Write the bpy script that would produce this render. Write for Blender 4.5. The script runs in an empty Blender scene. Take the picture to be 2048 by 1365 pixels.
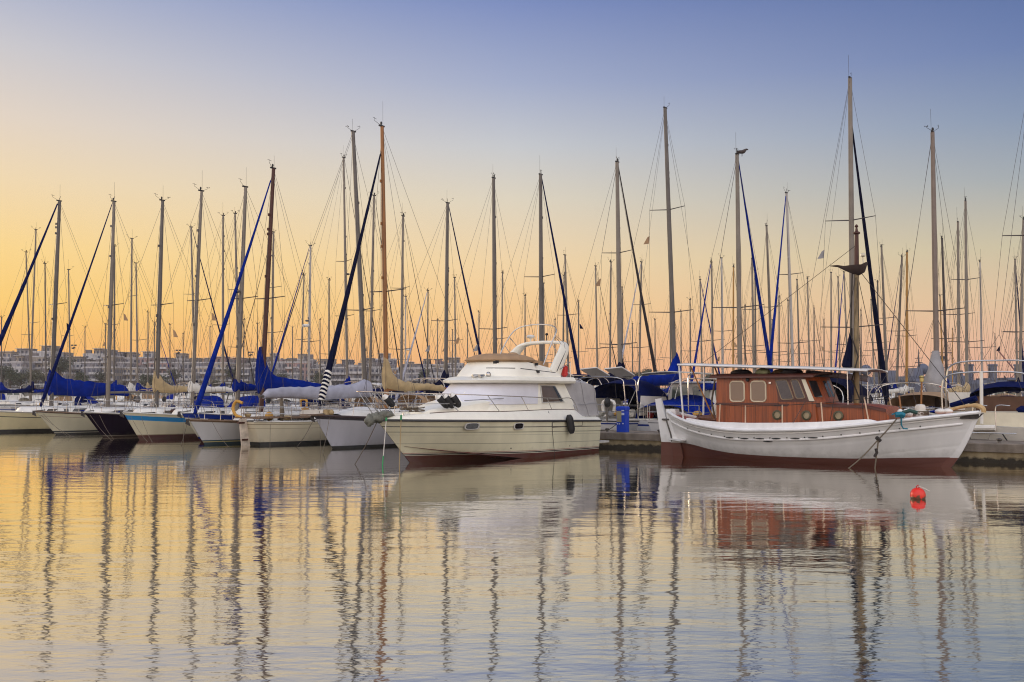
BACK_GAIN = 2.55; SUN_E = 1.4; HAZE = 0.00018; EXPO = 0.0; WAVE = (0.018, 0.0046, 0.0030); WATER_F = (0.60, 0.99); WATER_T = (0.97, 0.935, 0.88)
import bpy, math, random
from mathutils import Vector, Matrix
rnd = random.Random(7)
SC = bpy.context.scene
COL = SC.collection
PI = math.pi
# ------------------------------------------------------------------ camera geometry (2048 x 1365 photograph)
F = 1990.0
CH = 2.2
PITCH = math.atan((785 - 682.5) / F)

def ray(px, py):
    x = (px - 1024) / F
    v = (682.5 - py) / F
    return (x, math.cos(PITCH) - v * math.sin(PITCH), math.sin(PITCH) + v * math.cos(PITCH))

def W(px, py, Y):
    r = ray(px, py)
    k = Y / r[1]
    return Vector((r[0] * k, Y, CH + r[2] * k))

def G(px, py, z=0.0):
    r = ray(px, py)
    k = (z - CH) / r[2]
    return (r[0] * k, r[1] * k)

class Frame:
    """a boat's own frame: origin under the bow tip at the waterline, x forward, y to port"""
    def __init__(s, pos, head):
        n = math.hypot(*head)
        s.p = pos
        s.h = (head[0] / n, head[1] / n)
        s.l = (-s.h[1], s.h[0])
        s.rz = math.atan2(s.h[1], s.h[0])

    def loc(s, px, py, b):
        r = ray(px, py)
        k = (b + s.p[0] * s.l[0] + s.p[1] * s.l[1]) / (r[0] * s.l[0] + r[1] * s.l[1])
        X = r[0] * k - s.p[0]
        Y = r[1] * k - s.p[1]
        return (X * s.h[0] + Y * s.h[1], b, CH + r[2] * k)

    def to(s, w):
        X = w[0] - s.p[0]
        Y = w[1] - s.p[1]
        return Vector((X * s.h[0] + Y * s.h[1], X * s.l[0] + Y * s.l[1], w[2]))

    def world(s, x, y):
        return (s.p[0] + x * s.h[0] + y * s.l[0], s.p[1] + x * s.h[1] + y * s.l[1])

def lin(c):
    return tuple(((x / 255.0) / 12.92 if x <= 10 else ((x / 255.0 + 0.055) / 1.055) ** 2.4) for x in c)

# ------------------------------------------------------------------ materials
MATS = {}

def nodes_of(m):
    m.use_nodes = True
    return m.node_tree.nodes, m.node_tree.links

def mat(name, rgb, rough=0.5, metal=0.0, var=0.12, scale=3.0, bump=0.0, bscale=30.0, spec=0.5, stretch=None):
    """plain paint / cloth / metal with an uneven procedural tone"""
    if name in MATS:
        return MATS[name]
    m = bpy.data.materials.new(name)
    N, Lk = nodes_of(m)
    b = N['Principled BSDF']
    c = lin(rgb)
    tc = N.new('ShaderNodeTexCoord')
    vec = tc.outputs['Object']
    if stretch:
        mp = N.new('ShaderNodeMapping')
        mp.inputs['Scale'].default_value = stretch
        Lk.new(vec, mp.inputs['Vector'])
        vec = mp.outputs['Vector']
    no = N.new('ShaderNodeTexNoise')
    no.inputs['Scale'].default_value = scale
    no.inputs['Detail'].default_value = 5
    Lk.new(vec, no.inputs['Vector'])
    rp = N.new('ShaderNodeValToRGB')
    rp.color_ramp.elements[0].position = 0.3
    rp.color_ramp.elements[1].position = 0.7
    rp.color_ramp.elements[0].color = tuple(x * (1 - var) for x in c) + (1,)
    rp.color_ramp.elements[1].color = tuple(min(1, x * (1 + var * 0.6)) for x in c) + (1,)
    Lk.new(no.outputs['Fac'], rp.inputs['Fac'])
    Lk.new(rp.outputs['Color'], b.inputs['Base Color'])
    b.inputs['Roughness'].default_value = rough
    b.inputs['Metallic'].default_value = metal
    b.inputs['Specular IOR Level'].default_value = spec
    if bump > 0:
        n2 = N.new('ShaderNodeTexNoise')
        n2.inputs['Scale'].default_value = bscale
        n2.inputs['Detail'].default_value = 4
        Lk.new(vec, n2.inputs['Vector'])
        bp = N.new('ShaderNodeBump')
        bp.inputs['Strength'].default_value = bump
        bp.inputs['Distance'].default_value = 0.03
        Lk.new(n2.outputs['Fac'], bp.inputs['Height'])
        Lk.new(bp.outputs['Normal'], b.inputs['Normal'])
    MATS[name] = m
    return m

def hull_mat(name, top, below=(), up=(), rough=0.3, var=0.07, plank=0.0, spec=0.4):
    """hull paint: bands measured down from the sheer ('below') and up from the waterline paint ('up')"""
    if name in MATS:
        return MATS[name]
    m = bpy.data.materials.new(name)
    N, Lk = nodes_of(m)
    b = N['Principled BSDF']
    tc = N.new('ShaderNodeTexCoord')
    no = N.new('ShaderNodeTexNoise')
    no.inputs['Scale'].default_value = 1.6
    no.inputs['Detail'].default_value = 6
    mp = N.new('ShaderNodeMapping')
    mp.inputs['Scale'].default_value = (1.2, 1.2, 0.35)
    Lk.new(tc.outputs['Object'], mp.inputs['Vector'])
    Lk.new(mp.outputs['Vector'], no.inputs['Vector'])
    c = lin(top)
    rp = N.new('ShaderNodeValToRGB')
    rp.color_ramp.elements[0].position = 0.32
    rp.color_ramp.elements[1].position = 0.72
    rp.color_ramp.elements[0].color = tuple(x * (1 - 2.0 * var) for x in c) + (1,)
    rp.color_ramp.elements[1].color = c + (1,)
    Lk.new(no.outputs['Fac'], rp.inputs['Fac'])
    cur = rp.outputs['Color']

    def band(att, lo, hi, col, cur):
        a = N.new('ShaderNodeAttribute')
        a.attribute_name = att
        g = N.new('ShaderNodeMath'); g.operation = 'GREATER_THAN'
        g.inputs[1].default_value = lo
        l = N.new('ShaderNodeMath'); l.operation = 'LESS_THAN'
        l.inputs[1].default_value = hi
        mu = N.new('ShaderNodeMath'); mu.operation = 'MULTIPLY'
        Lk.new(a.outputs['Fac'], g.inputs[0]); Lk.new(a.outputs['Fac'], l.inputs[0])
        Lk.new(g.outputs[0], mu.inputs[0]); Lk.new(l.outputs[0], mu.inputs[1])
        mx = N.new('ShaderNodeMix'); mx.data_type = 'RGBA'
        Lk.new(mu.outputs[0], mx.inputs[0])
        Lk.new(cur, mx.inputs[6])
        mx.inputs[7].default_value = lin(col) + (1,)
        return mx.outputs[2]
    for lo, hi, col in below:
        cur = band('below', lo, hi, col, cur)
    for lo, hi, col in up:
        cur = band('up', lo, hi, col, cur)
    # grime just over the waterline, with an uneven edge
    a = N.new('ShaderNodeAttribute'); a.attribute_name = 'up'
    n3 = N.new('ShaderNodeTexNoise'); n3.inputs['Scale'].default_value = 5.0; n3.inputs['Detail'].default_value = 5
    Lk.new(tc.outputs['Object'], n3.inputs['Vector'])
    ma = N.new('ShaderNodeMath'); ma.operation = 'MULTIPLY_ADD'; ma.inputs[1].default_value = -0.5; ma.inputs[2].default_value = 0.30
    Lk.new(n3.outputs['Fac'], ma.inputs[0])
    ad = N.new('ShaderNodeMath'); ad.operation = 'ADD'
    Lk.new(a.outputs['Fac'], ad.inputs[0]); Lk.new(ma.outputs[0], ad.inputs[1])
    mr = N.new('ShaderNodeMapRange'); mr.inputs['From Min'].default_value = 0.02; mr.inputs['From Max'].default_value = 0.30
    mr.inputs['To Min'].default_value = 0.30; mr.inputs['To Max'].default_value = 0.0
    Lk.new(ad.outputs[0], mr.inputs['Value'])
    mx = N.new('ShaderNodeMix'); mx.data_type = 'RGBA'
    Lk.new(mr.outputs[0], mx.inputs[0]); Lk.new(cur, mx.inputs[6])
    mx.inputs[7].default_value = (0.10, 0.095, 0.06, 1)
    Lk.new(mx.outputs[2], b.inputs['Base Color'])
    b.inputs['Roughness'].default_value = rough
    b.inputs['Specular IOR Level'].default_value = spec
    bp = N.new('ShaderNodeBump')
    if plank > 0:
        a2 = N.new('ShaderNodeAttribute'); a2.attribute_name = 'below'
        wv = N.new('ShaderNodeMath'); wv.operation = 'PINGPONG'; wv.inputs[1].default_value = plank
        Lk.new(a2.outputs['Fac'], wv.inputs[0])
        pw = N.new('ShaderNodeMapRange'); pw.inputs['From Min'].default_value = 0.0; pw.inputs['From Max'].default_value = plank * 0.3
        Lk.new(wv.outputs[0], pw.inputs['Value'])
        adn = N.new('ShaderNodeMath'); adn.operation = 'MULTIPLY_ADD'; adn.inputs[1].default_value = 0.7
        Lk.new(no.outputs['Fac'], adn.inputs[0]); Lk.new(pw.outputs[0], adn.inputs[2])
        Lk.new(adn.outputs[0], bp.inputs['Height'])
        bp.inputs['Strength'].default_value = 0.35; bp.inputs['Distance'].default_value = 0.012
    else:
        Lk.new(no.outputs['Fac'], bp.inputs['Height'])
        bp.inputs['Strength'].default_value = 0.25; bp.inputs['Distance'].default_value = 0.02
    Lk.new(bp.outputs['Normal'], b.inputs['Normal'])
    MATS[name] = m
    return m

M_WHITE = mat('white_gelcoat', (226, 222, 212), 0.35, var=0.10)
M_CREAM = mat('cream_gelcoat', (222, 212, 186), 0.35, var=0.10)
M_DECK = mat('grey_white_deck', (198, 194, 184), 0.6, var=0.18, scale=6)
M_TEAK = mat('weathered_teak', (120, 96, 74), 0.7, var=0.35, scale=5, stretch=(0.4, 6, 6))
M_ALU = mat('mast_aluminium', (120, 111, 100), 0.5, 0.1, var=0.2, scale=1.5)
M_ALUD = mat('dull_grey_aluminium', (92, 86, 80), 0.5, 0.1, var=0.2, scale=1.5)
M_STEEL = mat('stainless_steel', (190, 186, 180), 0.25, 0.9, var=0.1)
M_WIRE = mat('rigging_wire', (66, 60, 58), 0.5, 0.4, var=0.1)
M_BLUE = mat('royal_blue_canvas', (2, 34, 122), 0.9, var=0.30, scale=2.2, bump=0.6, bscale=9, spec=0.1)
M_NAVY = mat('navy_canvas', (14, 18, 44), 0.9, var=0.30, scale=2.2, bump=0.6, bscale=9, spec=0.1)
M_NAVYB = mat('dark_blue_canvas', (6, 20, 70), 0.9, var=0.25, scale=2.2, bump=0.5, bscale=9, spec=0.1)
M_TAN = mat('tan_canvas', (182, 158, 116), 0.85, var=0.22, scale=3, bump=0.7, bscale=9)
M_LAV = mat('pale_grey_canvas', (164, 164, 176), 0.85, var=0.16, scale=3, bump=0.6, bscale=8)
M_GREYC = mat('grey_canvas', (150, 148, 148), 0.9, var=0.15, scale=3, bump=0.6, bscale=8)
M_BROWNC = mat('brown_canvas', (166, 134, 100), 0.9, var=0.18, scale=3, bump=0.5, bscale=8)
M_SAILW = mat('white_sailcloth', (222, 216, 204), 0.8, var=0.12, scale=3, bump=0.4, bscale=8)
M_BLACK = mat('black_rubber', (22, 21, 22), 0.6, var=0.3, scale=8)
M_DARKV = mat('dark_vinyl_cover', (38, 30, 34), 0.7, var=0.3, scale=6, bump=0.5, bscale=8)
M_GLASS = mat('smoked_glass', (30, 30, 34), 0.08, var=0.15, spec=0.8)
M_BRONZE = mat('bronze_glass', (92, 72, 56), 0.08, var=0.15, spec=0.8)
M_WOODM = mat('varnished_mast_wood', (142, 92, 42), 0.5, var=0.25, scale=2, stretch=(6, 6, 0.5))
M_WOODR = mat('red_brown_mast_wood', (70, 34, 20), 0.6, var=0.3, scale=2, stretch=(6, 6, 0.5))
M_YELW = mat('yellow_mast_paint', (160, 116, 46), 0.5, var=0.2, scale=2)
M_ROPE = mat('weathered_rope', (104, 92, 76), 0.9, var=0.3, scale=20)
M_ROPED = mat('dark_rope', (52, 46, 42), 0.9, var=0.3, scale=20)
M_YELLOW = mat('yellow_foam', (196, 146, 62), 0.7, var=0.15)
M_ORANGE = mat('orange_plastic', (214, 78, 34), 0.5, var=0.15)
M_RED = mat('red_plastic', (190, 34, 26), 0.5, var=0.15)
M_TEAL = mat('teal_rope', (24, 110, 130), 0.8, var=0.2)
M_GREEN = mat('green_rope', (54, 150, 90), 0.8, var=0.2)
M_SOLAR = mat('solar_underside', (206, 202, 196), 0.5, var=0.1)

# ------------------------------------------------------------------ mesh builder
class MB:
    def __init__(s):
        s.v = []; s.f = []; s.mi = []; s.at = {}

    def add(s, vs, fs, mi=0, **at):
        o = len(s.v)
        s.v += [tuple(p) for p in vs]
        s.f += [tuple(i + o for i in f) for f in fs]
        s.mi += [mi] * len(fs)
        for k, vals in at.items():
            s.at.setdefault(k, {}).update({o + i: x for i, x in enumerate(vals)})
        return s

    def box(s, c, d, mi=0, rot=None, taper=1.0):
        x, y, z = (q / 2 for q in d)
        P = []
        for zz, t in ((-z, 1.0), (z, taper)):
            P += [Vector((-x * t, -y * t, zz)), Vector((x * t, -y * t, zz)), Vector((x * t, y * t, zz)), Vector((-x * t, y * t, zz))]
        if rot is not None:
            P = [rot @ p for p in P]
        c = Vector(c)
        return s.add([p + c for p in P], [(0, 3, 2, 1), (4, 5, 6, 7), (0, 1, 5, 4), (1, 2, 6, 5), (2, 3, 7, 6), (3, 0, 4, 7)], mi)

    def tube(s, pts, r, n=6, mi=0, caps=True, flat=1.0):
        pts = [Vector(p) for p in pts]
        m = len(pts)
        rs = r if isinstance(r, (list, tuple)) else [r] * m
        rings = []
        prev = None
        for i, p in enumerate(pts):
            t = (pts[min(i + 1, m - 1)] - pts[max(i - 1, 0)])
            if t.length < 1e-9:
                t = Vector((0, 0, 1))
            t.normalize()
            if prev is None:
                a = Vector((1, 0, 0)) if abs(t.x) < 0.8 else Vector((0, 1, 0))
            else:
                a = prev
            a = (a - t * a.dot(t)).normalized()
            prev = a
            bb = t.cross(a)
            rings.append([p + a * (rs[i] * math.cos(2 * PI * k / n)) + bb * (rs[i] * flat * math.sin(2 * PI * k / n)) for k in range(n)])
        return s.loft(rings, mi, caps=caps)

    def loft(s, rings, mi=0, caps=True, closed=True, **at):
        n = len(rings[0])
        vs = [p for r in rings for p in r]
        fs = []
        for i in range(len(rings) - 1):
            for k in range(n if closed else n - 1):
                a = i * n + k; b = i * n + (k + 1) % n
                fs.append((a, b, b + n, a + n))
        if caps and closed:
            fs.append(tuple(reversed(range(n))))
            fs.append(tuple((len(rings) - 1) * n + k for k in range(n)))
        return s.add(vs, fs, mi, **at)

    def slab(s, poly, off, mi=0):
        """polygon (3D points) given a thickness vector"""
        n = len(poly); off = Vector(off)
        vs = [Vector(p) for p in poly] + [Vector(p) + off for p in poly]
        fs = [tuple(reversed(range(n))), tuple(range(n, 2 * n))]
        fs += [(k, (k + 1) % n, n + (k + 1) % n, n + k) for k in range(n)]
        return s.add(vs, fs, mi)

    def ell(s, c, r, nu=12, nv=8, mi=0, fn=None):
        c = Vector(c)
        if not isinstance(r, (tuple, list)):
            r = (r, r, r)
        rings = []
        for j in range(nv + 1):
            th = -PI / 2 + PI * j / nv
            th = max(-PI / 2 + 0.03, min(PI / 2 - 0.03, th))
            ring = []
            for i in range(nu):
                ph = 2 * PI * i / nu
                d = Vector((math.cos(th) * math.cos(ph), math.cos(th) * math.sin(ph), math.sin(th)))
                k = fn(d) if fn else 1.0
                ring.append(c + Vector((d.x * r[0] * k, d.y * r[1] * k, d.z * r[2] * k)))
            rings.append(ring)
        return s.loft(rings, mi)

    def lathe(s, prof, c=(0, 0, 0), n=16, mi=0):
        c = Vector(c)
        rings = [[c + Vector((r * math.cos(2 * PI * k / n), r * math.sin(2 * PI * k / n), z)) for k in range(n)] for r, z in prof]
        return s.loft(rings, mi)

    def build(s, name, mats, parent=None, smooth=35, loc=None, rz=0.0):
        me = bpy.data.meshes.new(name)
        me.from_pydata(s.v, [], s.f)
        if not isinstance(mats, (list, tuple)):
            mats = [mats]
        for m in mats:
            me.materials.append(m)
        me.polygons.foreach_set('material_index', s.mi)
        for k, d in s.at.items():
            a = me.attributes.new(k, 'FLOAT', 'POINT')
            a.data.foreach_set('value', [float(d.get(i, 0.0)) for i in range(len(s.v))])
        if smooth:
            me.polygons.foreach_set('use_smooth', [True] * len(me.polygons))
            me.set_sharp_from_angle(angle=math.radians(smooth))
        me.update()
        o = bpy.data.objects.new(name, me)
        COL.objects.link(o)
        if parent is not None:
            o.parent = parent
        if loc is not None:
            o.location = loc
        o.rotation_euler[2] = rz
        return o

def tag(o, label=None, cat=None, group=None, kind=None):
    if label: o['label'] = label
    if cat: o['category'] = cat
    if group: o['group'] = group
    if kind: o['kind'] = kind
    return o

def thing(name, label, cat, loc, rz=0.0, group=None):
    o = bpy.data.objects.new(name, None)
    o.empty_display_size = 0.3
    COL.objects.link(o)
    o.location = loc
    o.rotation_euler = (0, 0, rz)
    return tag(o, label, cat, group)

def children_of(o):
    return list(o.children)

def copy_tree(o, parent=None):
    c = o.copy()
    COL.objects.link(c)
    if parent is not None:
        c.parent = parent
    for ch in children_of(o):
        copy_tree(ch, c)
    return c

def lerp(a, b, t):
    return a + (b - a) * t

def interp(tab, x):
    if x <= tab[0][0]:
        return tab[0][1]
    for (x0, y0), (x1, y1) in zip(tab, tab[1:]):
        if x <= x1:
            return lerp(y0, y1, (x - x0) / (x1 - x0))
    return tab[-1][1]

def smooth_tab(tab, x):
    """monotone-ish cubic through a table"""
    n = len(tab)
    if x <= tab[0][0]: return tab[0][1]
    if x >= tab[-1][0]: return tab[-1][1]
    for i in range(n - 1):
        x0, y0 = tab[i]; x1, y1 = tab[i + 1]
        if x <= x1:
            t = (x - x0) / (x1 - x0)
            m0 = (tab[i + 1][1] - tab[max(i - 1, 0)][1]) / (tab[i + 1][0] - tab[max(i - 1, 0)][0]) * (x1 - x0)
            j = min(i + 2, n - 1)
            m1 = (tab[j][1] - tab[i][1]) / (tab[j][0] - tab[i][0]) * (x1 - x0)
            return (2 * t**3 - 3 * t**2 + 1) * y0 + (t**3 - 2 * t**2 + t) * m0 + (-2 * t**3 + 3 * t**2) * y1 + (t**3 - t**2) * m1

def chaikin(pts, it=2):
    pts = [Vector(p) for p in pts]
    for _ in range(it):
        q = []
        for i in range(len(pts)):
            a = pts[i]; b = pts[(i + 1) % len(pts)]
            q += [a * 0.75 + b * 0.25, a * 0.25 + b * 0.75]
        pts = q
    return pts

def bez(pts, n=10):
    """open smooth curve through points"""
    pts = [Vector(p) for p in pts]
    out = []
    for i in range(len(pts) - 1):
        p0 = pts[max(i - 1, 0)]; p1 = pts[i]; p2 = pts[i + 1]; p3 = pts[min(i + 2, len(pts) - 1)]
        for k in range(n):
            t = k / n
            out.append(0.5 * ((2 * p1) + (p2 - p0) * t + (2 * p0 - 5 * p1 + 4 * p2 - p3) * t * t + (-p0 + 3 * p1 - 3 * p2 + p3) * t**3))
    out.append(pts[-1])
    return out
# ------------------------------------------------------------------ camera, sky, light
cam_d = bpy.data.cameras.new('camera')
cam = bpy.data.objects.new('camera', cam_d)
COL.objects.link(cam)
cam.location = (0, 0, CH)
cam.rotation_euler = (PI / 2 + PITCH, 0, 0)
cam_d.sensor_width = 36.0
cam_d.lens = 36.0 * F / 2048.0
cam_d.clip_start = 0.1
cam_d.clip_end = 9000
SC.camera = cam

SUN_EL = math.radians(4.0)
SUN_AZ = math.radians(-52.0)      # left of the view, beyond the frame
wd = bpy.data.worlds.new('World')
SC.world = wd
wd.use_nodes = True
N = wd.node_tree.nodes; Lk = wd.node_tree.links
bg = N['Background']
tc = N.new('ShaderNodeTexCoord')
sep = N.new('ShaderNodeSeparateXYZ'); Lk.new(tc.outputs['Generated'], sep.inputs[0])

def mth(op, a, b=None, c=None):
    n = N.new('ShaderNodeMath'); n.operation = op
    for i, q in enumerate((a, b, c)):
        if q is None: continue
        if hasattr(q, 'is_linked'): Lk.new(q, n.inputs[i])
        else: n.inputs[i].default_value = q
    return n.outputs[0]

def mrange(v, a, b, c=0.0, d=1.0, smooth=True):
    n = N.new('ShaderNodeMapRange')
    if smooth: n.interpolation_type = 'SMOOTHSTEP'
    Lk.new(v, n.inputs['Value'])
    for k, q in zip(('From Min', 'From Max', 'To Min', 'To Max'), (a, b, c, d)): n.inputs[k].default_value = q
    return n.outputs[0]

def cmix(f, a, b):
    n = N.new('ShaderNodeMix'); n.data_type = 'RGBA'
    if hasattr(f, 'is_linked'): Lk.new(f, n.inputs[0])
    else: n.inputs[0].default_value = f
    Lk.new(a, n.inputs[6]); Lk.new(b, n.inputs[7])
    return n.outputs[2]

elev = mth('MULTIPLY', mth('ARCSINE', sep.outputs['Z']), 180 / PI / 40.0)      # 0..1 over 0..40 degrees
hor = mth('SQRT', mth('ADD', mth('MULTIPLY', sep.outputs['X'], sep.outputs['X']), mth('MULTIPLY', sep.outputs['Y'], sep.outputs['Y'])))
sx = mth('DIVIDE', sep.outputs['X'], mth('MAXIMUM', hor, 0.001))
sy = mth('DIVIDE', sep.outputs['Y'], mth('MAXIMUM', hor, 0.001))

def ramp(stops):
    n = N.new('ShaderNodeValToRGB')
    n.color_ramp.interpolation = 'B_SPLINE' if False else 'LINEAR'
    els = n.color_ramp.elements
    while len(els) < len(stops): els.new(0.5)
    for e, (deg, c) in zip(els, stops):
        e.position = deg / 40.0
        e.color = lin(c) + (1,)
    Lk.new(elev, n.inputs['Fac'])
    return n.outputs['Color']

LEFT = ramp([(0, (250, 166, 88)), (2.4, (255, 190, 96)), (4.8, (255, 208, 113)), (7.5, (254, 217, 141)), (11, (244, 219, 178)), (14, (231, 215, 198)), (17.5, (208, 205, 208)), (22, (160, 173, 208)), (29, (108, 126, 172)), (40, (82, 98, 144))])
MID = ramp([(0, (244, 174, 126)), (2.4, (251, 191, 130)), (4.8, (251, 207, 148)), (7.5, (246, 216, 170)), (11, (226, 215, 194)), (14, (202, 204, 208)), (17.5, (166, 176, 205)), (22, (124, 142, 193)), (29, (80, 100, 150)), (40, (66, 82, 128))])
RIGHT = ramp([(0, (224, 168, 146)), (2.4, (235, 186, 154)), (4.8, (228, 197, 162)), (7.5, (208, 197, 168)), (11, (168, 175, 180)), (14, (140, 156, 182)), (17.5, (112, 132, 178)), (22, (85, 109, 163)), (28, (56, 76, 118)), (40, (46, 60, 100))])
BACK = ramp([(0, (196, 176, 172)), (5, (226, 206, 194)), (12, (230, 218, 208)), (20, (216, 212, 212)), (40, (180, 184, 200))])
front = cmix(mrange(sx, -0.50, 0.0, smooth=False), LEFT, MID)
front = cmix(mrange(sx, 0.0, 0.46, smooth=False), front, RIGHT)
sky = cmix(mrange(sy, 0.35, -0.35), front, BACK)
nis = N.new('ShaderNodeTexSky')
nis.sky_type = 'NISHITA'
nis.sun_disc = False
nis.sun_elevation = SUN_EL
nis.sun_rotation = SUN_AZ
nis.dust_density = 2.0
nm = N.new('ShaderNodeVectorMath'); nm.operation = 'SCALE'
Lk.new(nis.outputs['Color'], nm.inputs[0]); nm.inputs['Scale'].default_value = 0.10
sky = cmix(0.04, sky, nm.outputs[0])
# added gain: the sky behind the viewer is brightened to light the boats
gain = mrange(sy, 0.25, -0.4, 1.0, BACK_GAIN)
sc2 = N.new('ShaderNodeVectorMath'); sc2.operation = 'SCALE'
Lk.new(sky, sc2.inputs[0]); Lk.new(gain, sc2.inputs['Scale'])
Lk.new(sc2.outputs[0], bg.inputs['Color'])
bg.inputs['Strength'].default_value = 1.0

sd = bpy.data.lights.new('sun', 'SUN')
sd.energy = SUN_E
sd.angle = math.radians(14)
sd.color = (1.0, 0.80, 0.56)
so = bpy.data.objects.new('sun', sd)
COL.objects.link(so)
el = math.radians(9)
dv = Vector((math.sin(SUN_AZ) * math.cos(el), math.cos(SUN_AZ) * math.cos(el), math.sin(el)))
so.rotation_euler = (-dv).to_track_quat('-Z', 'Y').to_euler()

SC.view_settings.view_transform = 'Standard'
SC.view_settings.look = 'None'
SC.view_settings.gamma = 1.0
SC.view_settings.exposure = EXPO
cy = SC.cycles
cy.max_bounces = 6
cy.diffuse_bounces = 3
cy.glossy_bounces = 4
cy.caustics_reflective = False
cy.caustics_refractive = False
cy.use_denoising = True
cy.volume_bounces = 0
cy.filter_width = 1.1

# ------------------------------------------------------------------ water
def make_water():
    m = bpy.data.materials.new('harbour_water')
    NN, LL = nodes_of(m)
    NN.remove(NN['Principled BSDF'])
    out = [n for n in NN if n.type == 'OUTPUT_MATERIAL'][0]
    geo = NN.new('ShaderNodeNewGeometry')
    def noise(scale, det, sc3, rotz=0.0):
        mp = NN.new('ShaderNodeMapping'); mp.inputs['Scale'].default_value = sc3
        mp.inputs['Rotation'].default_value = (0, 0, rotz)
        LL.new(geo.outputs['Position'], mp.inputs['Vector'])
        n = NN.new('ShaderNodeTexNoise'); n.inputs['Scale'].default_value = scale; n.inputs['Detail'].default_value = det
        n.inputs['Roughness'].default_value = 0.5
        LL.new(mp.outputs['Vector'], n.inputs['Vector'])
        return n.outputs['Fac']
    def ma(op, a, b):
        n = NN.new('ShaderNodeMath'); n.operation = op
        for i, q in enumerate((a, b)):
            if hasattr(q, 'is_linked'): LL.new(q, n.inputs[i])
            else: n.inputs[i].default_value = q
        return n.outputs[0]
    swell = noise(1.0, 1.0, (0.35, 1.3, 1), 0.12)
    rip = noise(1.0, 2.0, (1.7, 4.2, 1), -0.2)
    fine = noise(1.0, 2.0, (4.6, 9.0, 1), 0.25)
    h = ma('ADD', ma('ADD', ma('MULTIPLY', swell, WAVE[0]), ma('MULTIPLY', rip, WAVE[1])), ma('MULTIPLY', fine, WAVE[2]))
    # calmer in the lee of the moored boats, and in drifting patches
    patch = noise(1.0, 2.0, (0.10, 0.22, 1))
    sepn = NN.new('ShaderNodeSeparateXYZ'); LL.new(geo.outputs['Position'], sepn.inputs[0])
    along = ma('ADD', ma('MULTIPLY', sepn.outputs['X'], 0.609), ma('MULTIPLY', sepn.outputs['Y'], 0.793))   # distance towards the pier
    mr = NN.new('ShaderNodeMapRange'); mr.interpolation_type = 'SMOOTHSTEP'
    LL.new(along, mr.inputs['Value'])
    mr.inputs['From Min'].default_value = 2.0; mr.inputs['From Max'].default_value = 21.0
    mr.inputs['To Min'].default_value = 1.0; mr.inputs['To Max'].default_value = 0.42
    k = ma('MULTIPLY', mr.outputs[0], ma('ADD', ma('MULTIPLY', patch, 0.9), 0.55))
    bp = NN.new('ShaderNodeBump'); bp.inputs['Strength'].default_value = 1.0; bp.inputs['Distance'].default_value = 1.0
    LL.new(ma('MULTIPLY', h, k), bp.inputs['Height'])
    gl = NN.new('ShaderNodeBsdfGlossy'); gl.inputs['Roughness'].default_value = 0.05
    gl.inputs['Color'].default_value = WATER_T + (1,)
    di = NN.new('ShaderNodeBsdfDiffuse'); di.inputs['Color'].default_value = (0.018, 0.03, 0.028, 1)
    LL.new(bp.outputs['Normal'], gl.inputs['Normal'])
    fr = NN.new('ShaderNodeFresnel'); fr.inputs['IOR'].default_value = 1.33
    LL.new(bp.outputs['Normal'], fr.inputs['Normal'])
    mr2 = NN.new('ShaderNodeMapRange'); LL.new(fr.outputs[0], mr2.inputs['Value'])
    mr2.inputs['From Min'].default_value = 0.02; mr2.inputs['From Max'].default_value = 0.7
    mr2.inputs['To Min'].default_value = WATER_F[0]; mr2.inputs['To Max'].default_value = WATER_F[1]
    mx = NN.new('ShaderNodeMixShader')
    LL.new(mr2.outputs[0], mx.inputs[0]); LL.new(di.outputs[0], mx.inputs[1]); LL.new(gl.outputs[0], mx.inputs[2])
    LL.new(mx.outputs[0], out.inputs['Surface'])
    b = MB()
    b.add([(-3500, -60, 0), (3500, -60, 0), (3500, 5200, 0), (-3500, 5200, 0)], [(0, 1, 2, 3)])
    w = b.build('water', m, smooth=0)
    tag(w, kind='structure')
make_water()
# ------------------------------------------------------------------ sailing boats
H_WHITE = hull_mat('hull_white', (214, 212, 210), below=[(0.10, 0.13, (40, 44, 60))], up=[(-1, 0.10, (30, 32, 40))])
H_FAR1 = hull_mat('hull_white_blue_line', (206, 204, 202), below=[(0.16, 0.24, (26, 50, 120))], up=[(-1, 0.08, (26, 40, 80))])
H_FAR2 = hull_mat('hull_cream_red_foot', (212, 202, 178), below=[(0.18, 0.21, (110, 60, 40))], up=[(-1, 0.10, (96, 32, 28))])
H_FAR3 = hull_mat('hull_dark_blue', (28, 38, 70), below=[(0.06, 0.10, (220, 216, 206))], up=[(-1, 0.08, (90, 30, 28))])

def hull_fn(L, B, zb, zs, o, os_, tr, tm=0.58, sag=0.06, draft=0.5, e_bow=0.95, e_mid=0.38):
    ob = o * (zb + draft) / zb
    os2 = os_ * (zs + draft) / zs
    def hb(t):
        if t < tm:
            return B / 2 * max(0.0, math.sin(PI / 2 * t / tm)) ** 0.85
        k = (t - tm) / (1 - tm)
        return B / 2 * (1 - (1 - tr) * k * k)
    def sh(t):
        return zs + (zb - zs) * (1 - t) ** 1.8 - sag * math.sin(PI * t)
    def pt(t, v, side):
        z = -draft + (sh(t) + draft) * v
        x = lerp(-(ob + t * (L - ob - os2)), -t * L, v)
        e = lerp(e_bow, e_mid, min(1, t / 0.45))
        return Vector((x, side * max(hb(t), 0.012) * (v ** e), z))
    return hb, sh, pt

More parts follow.
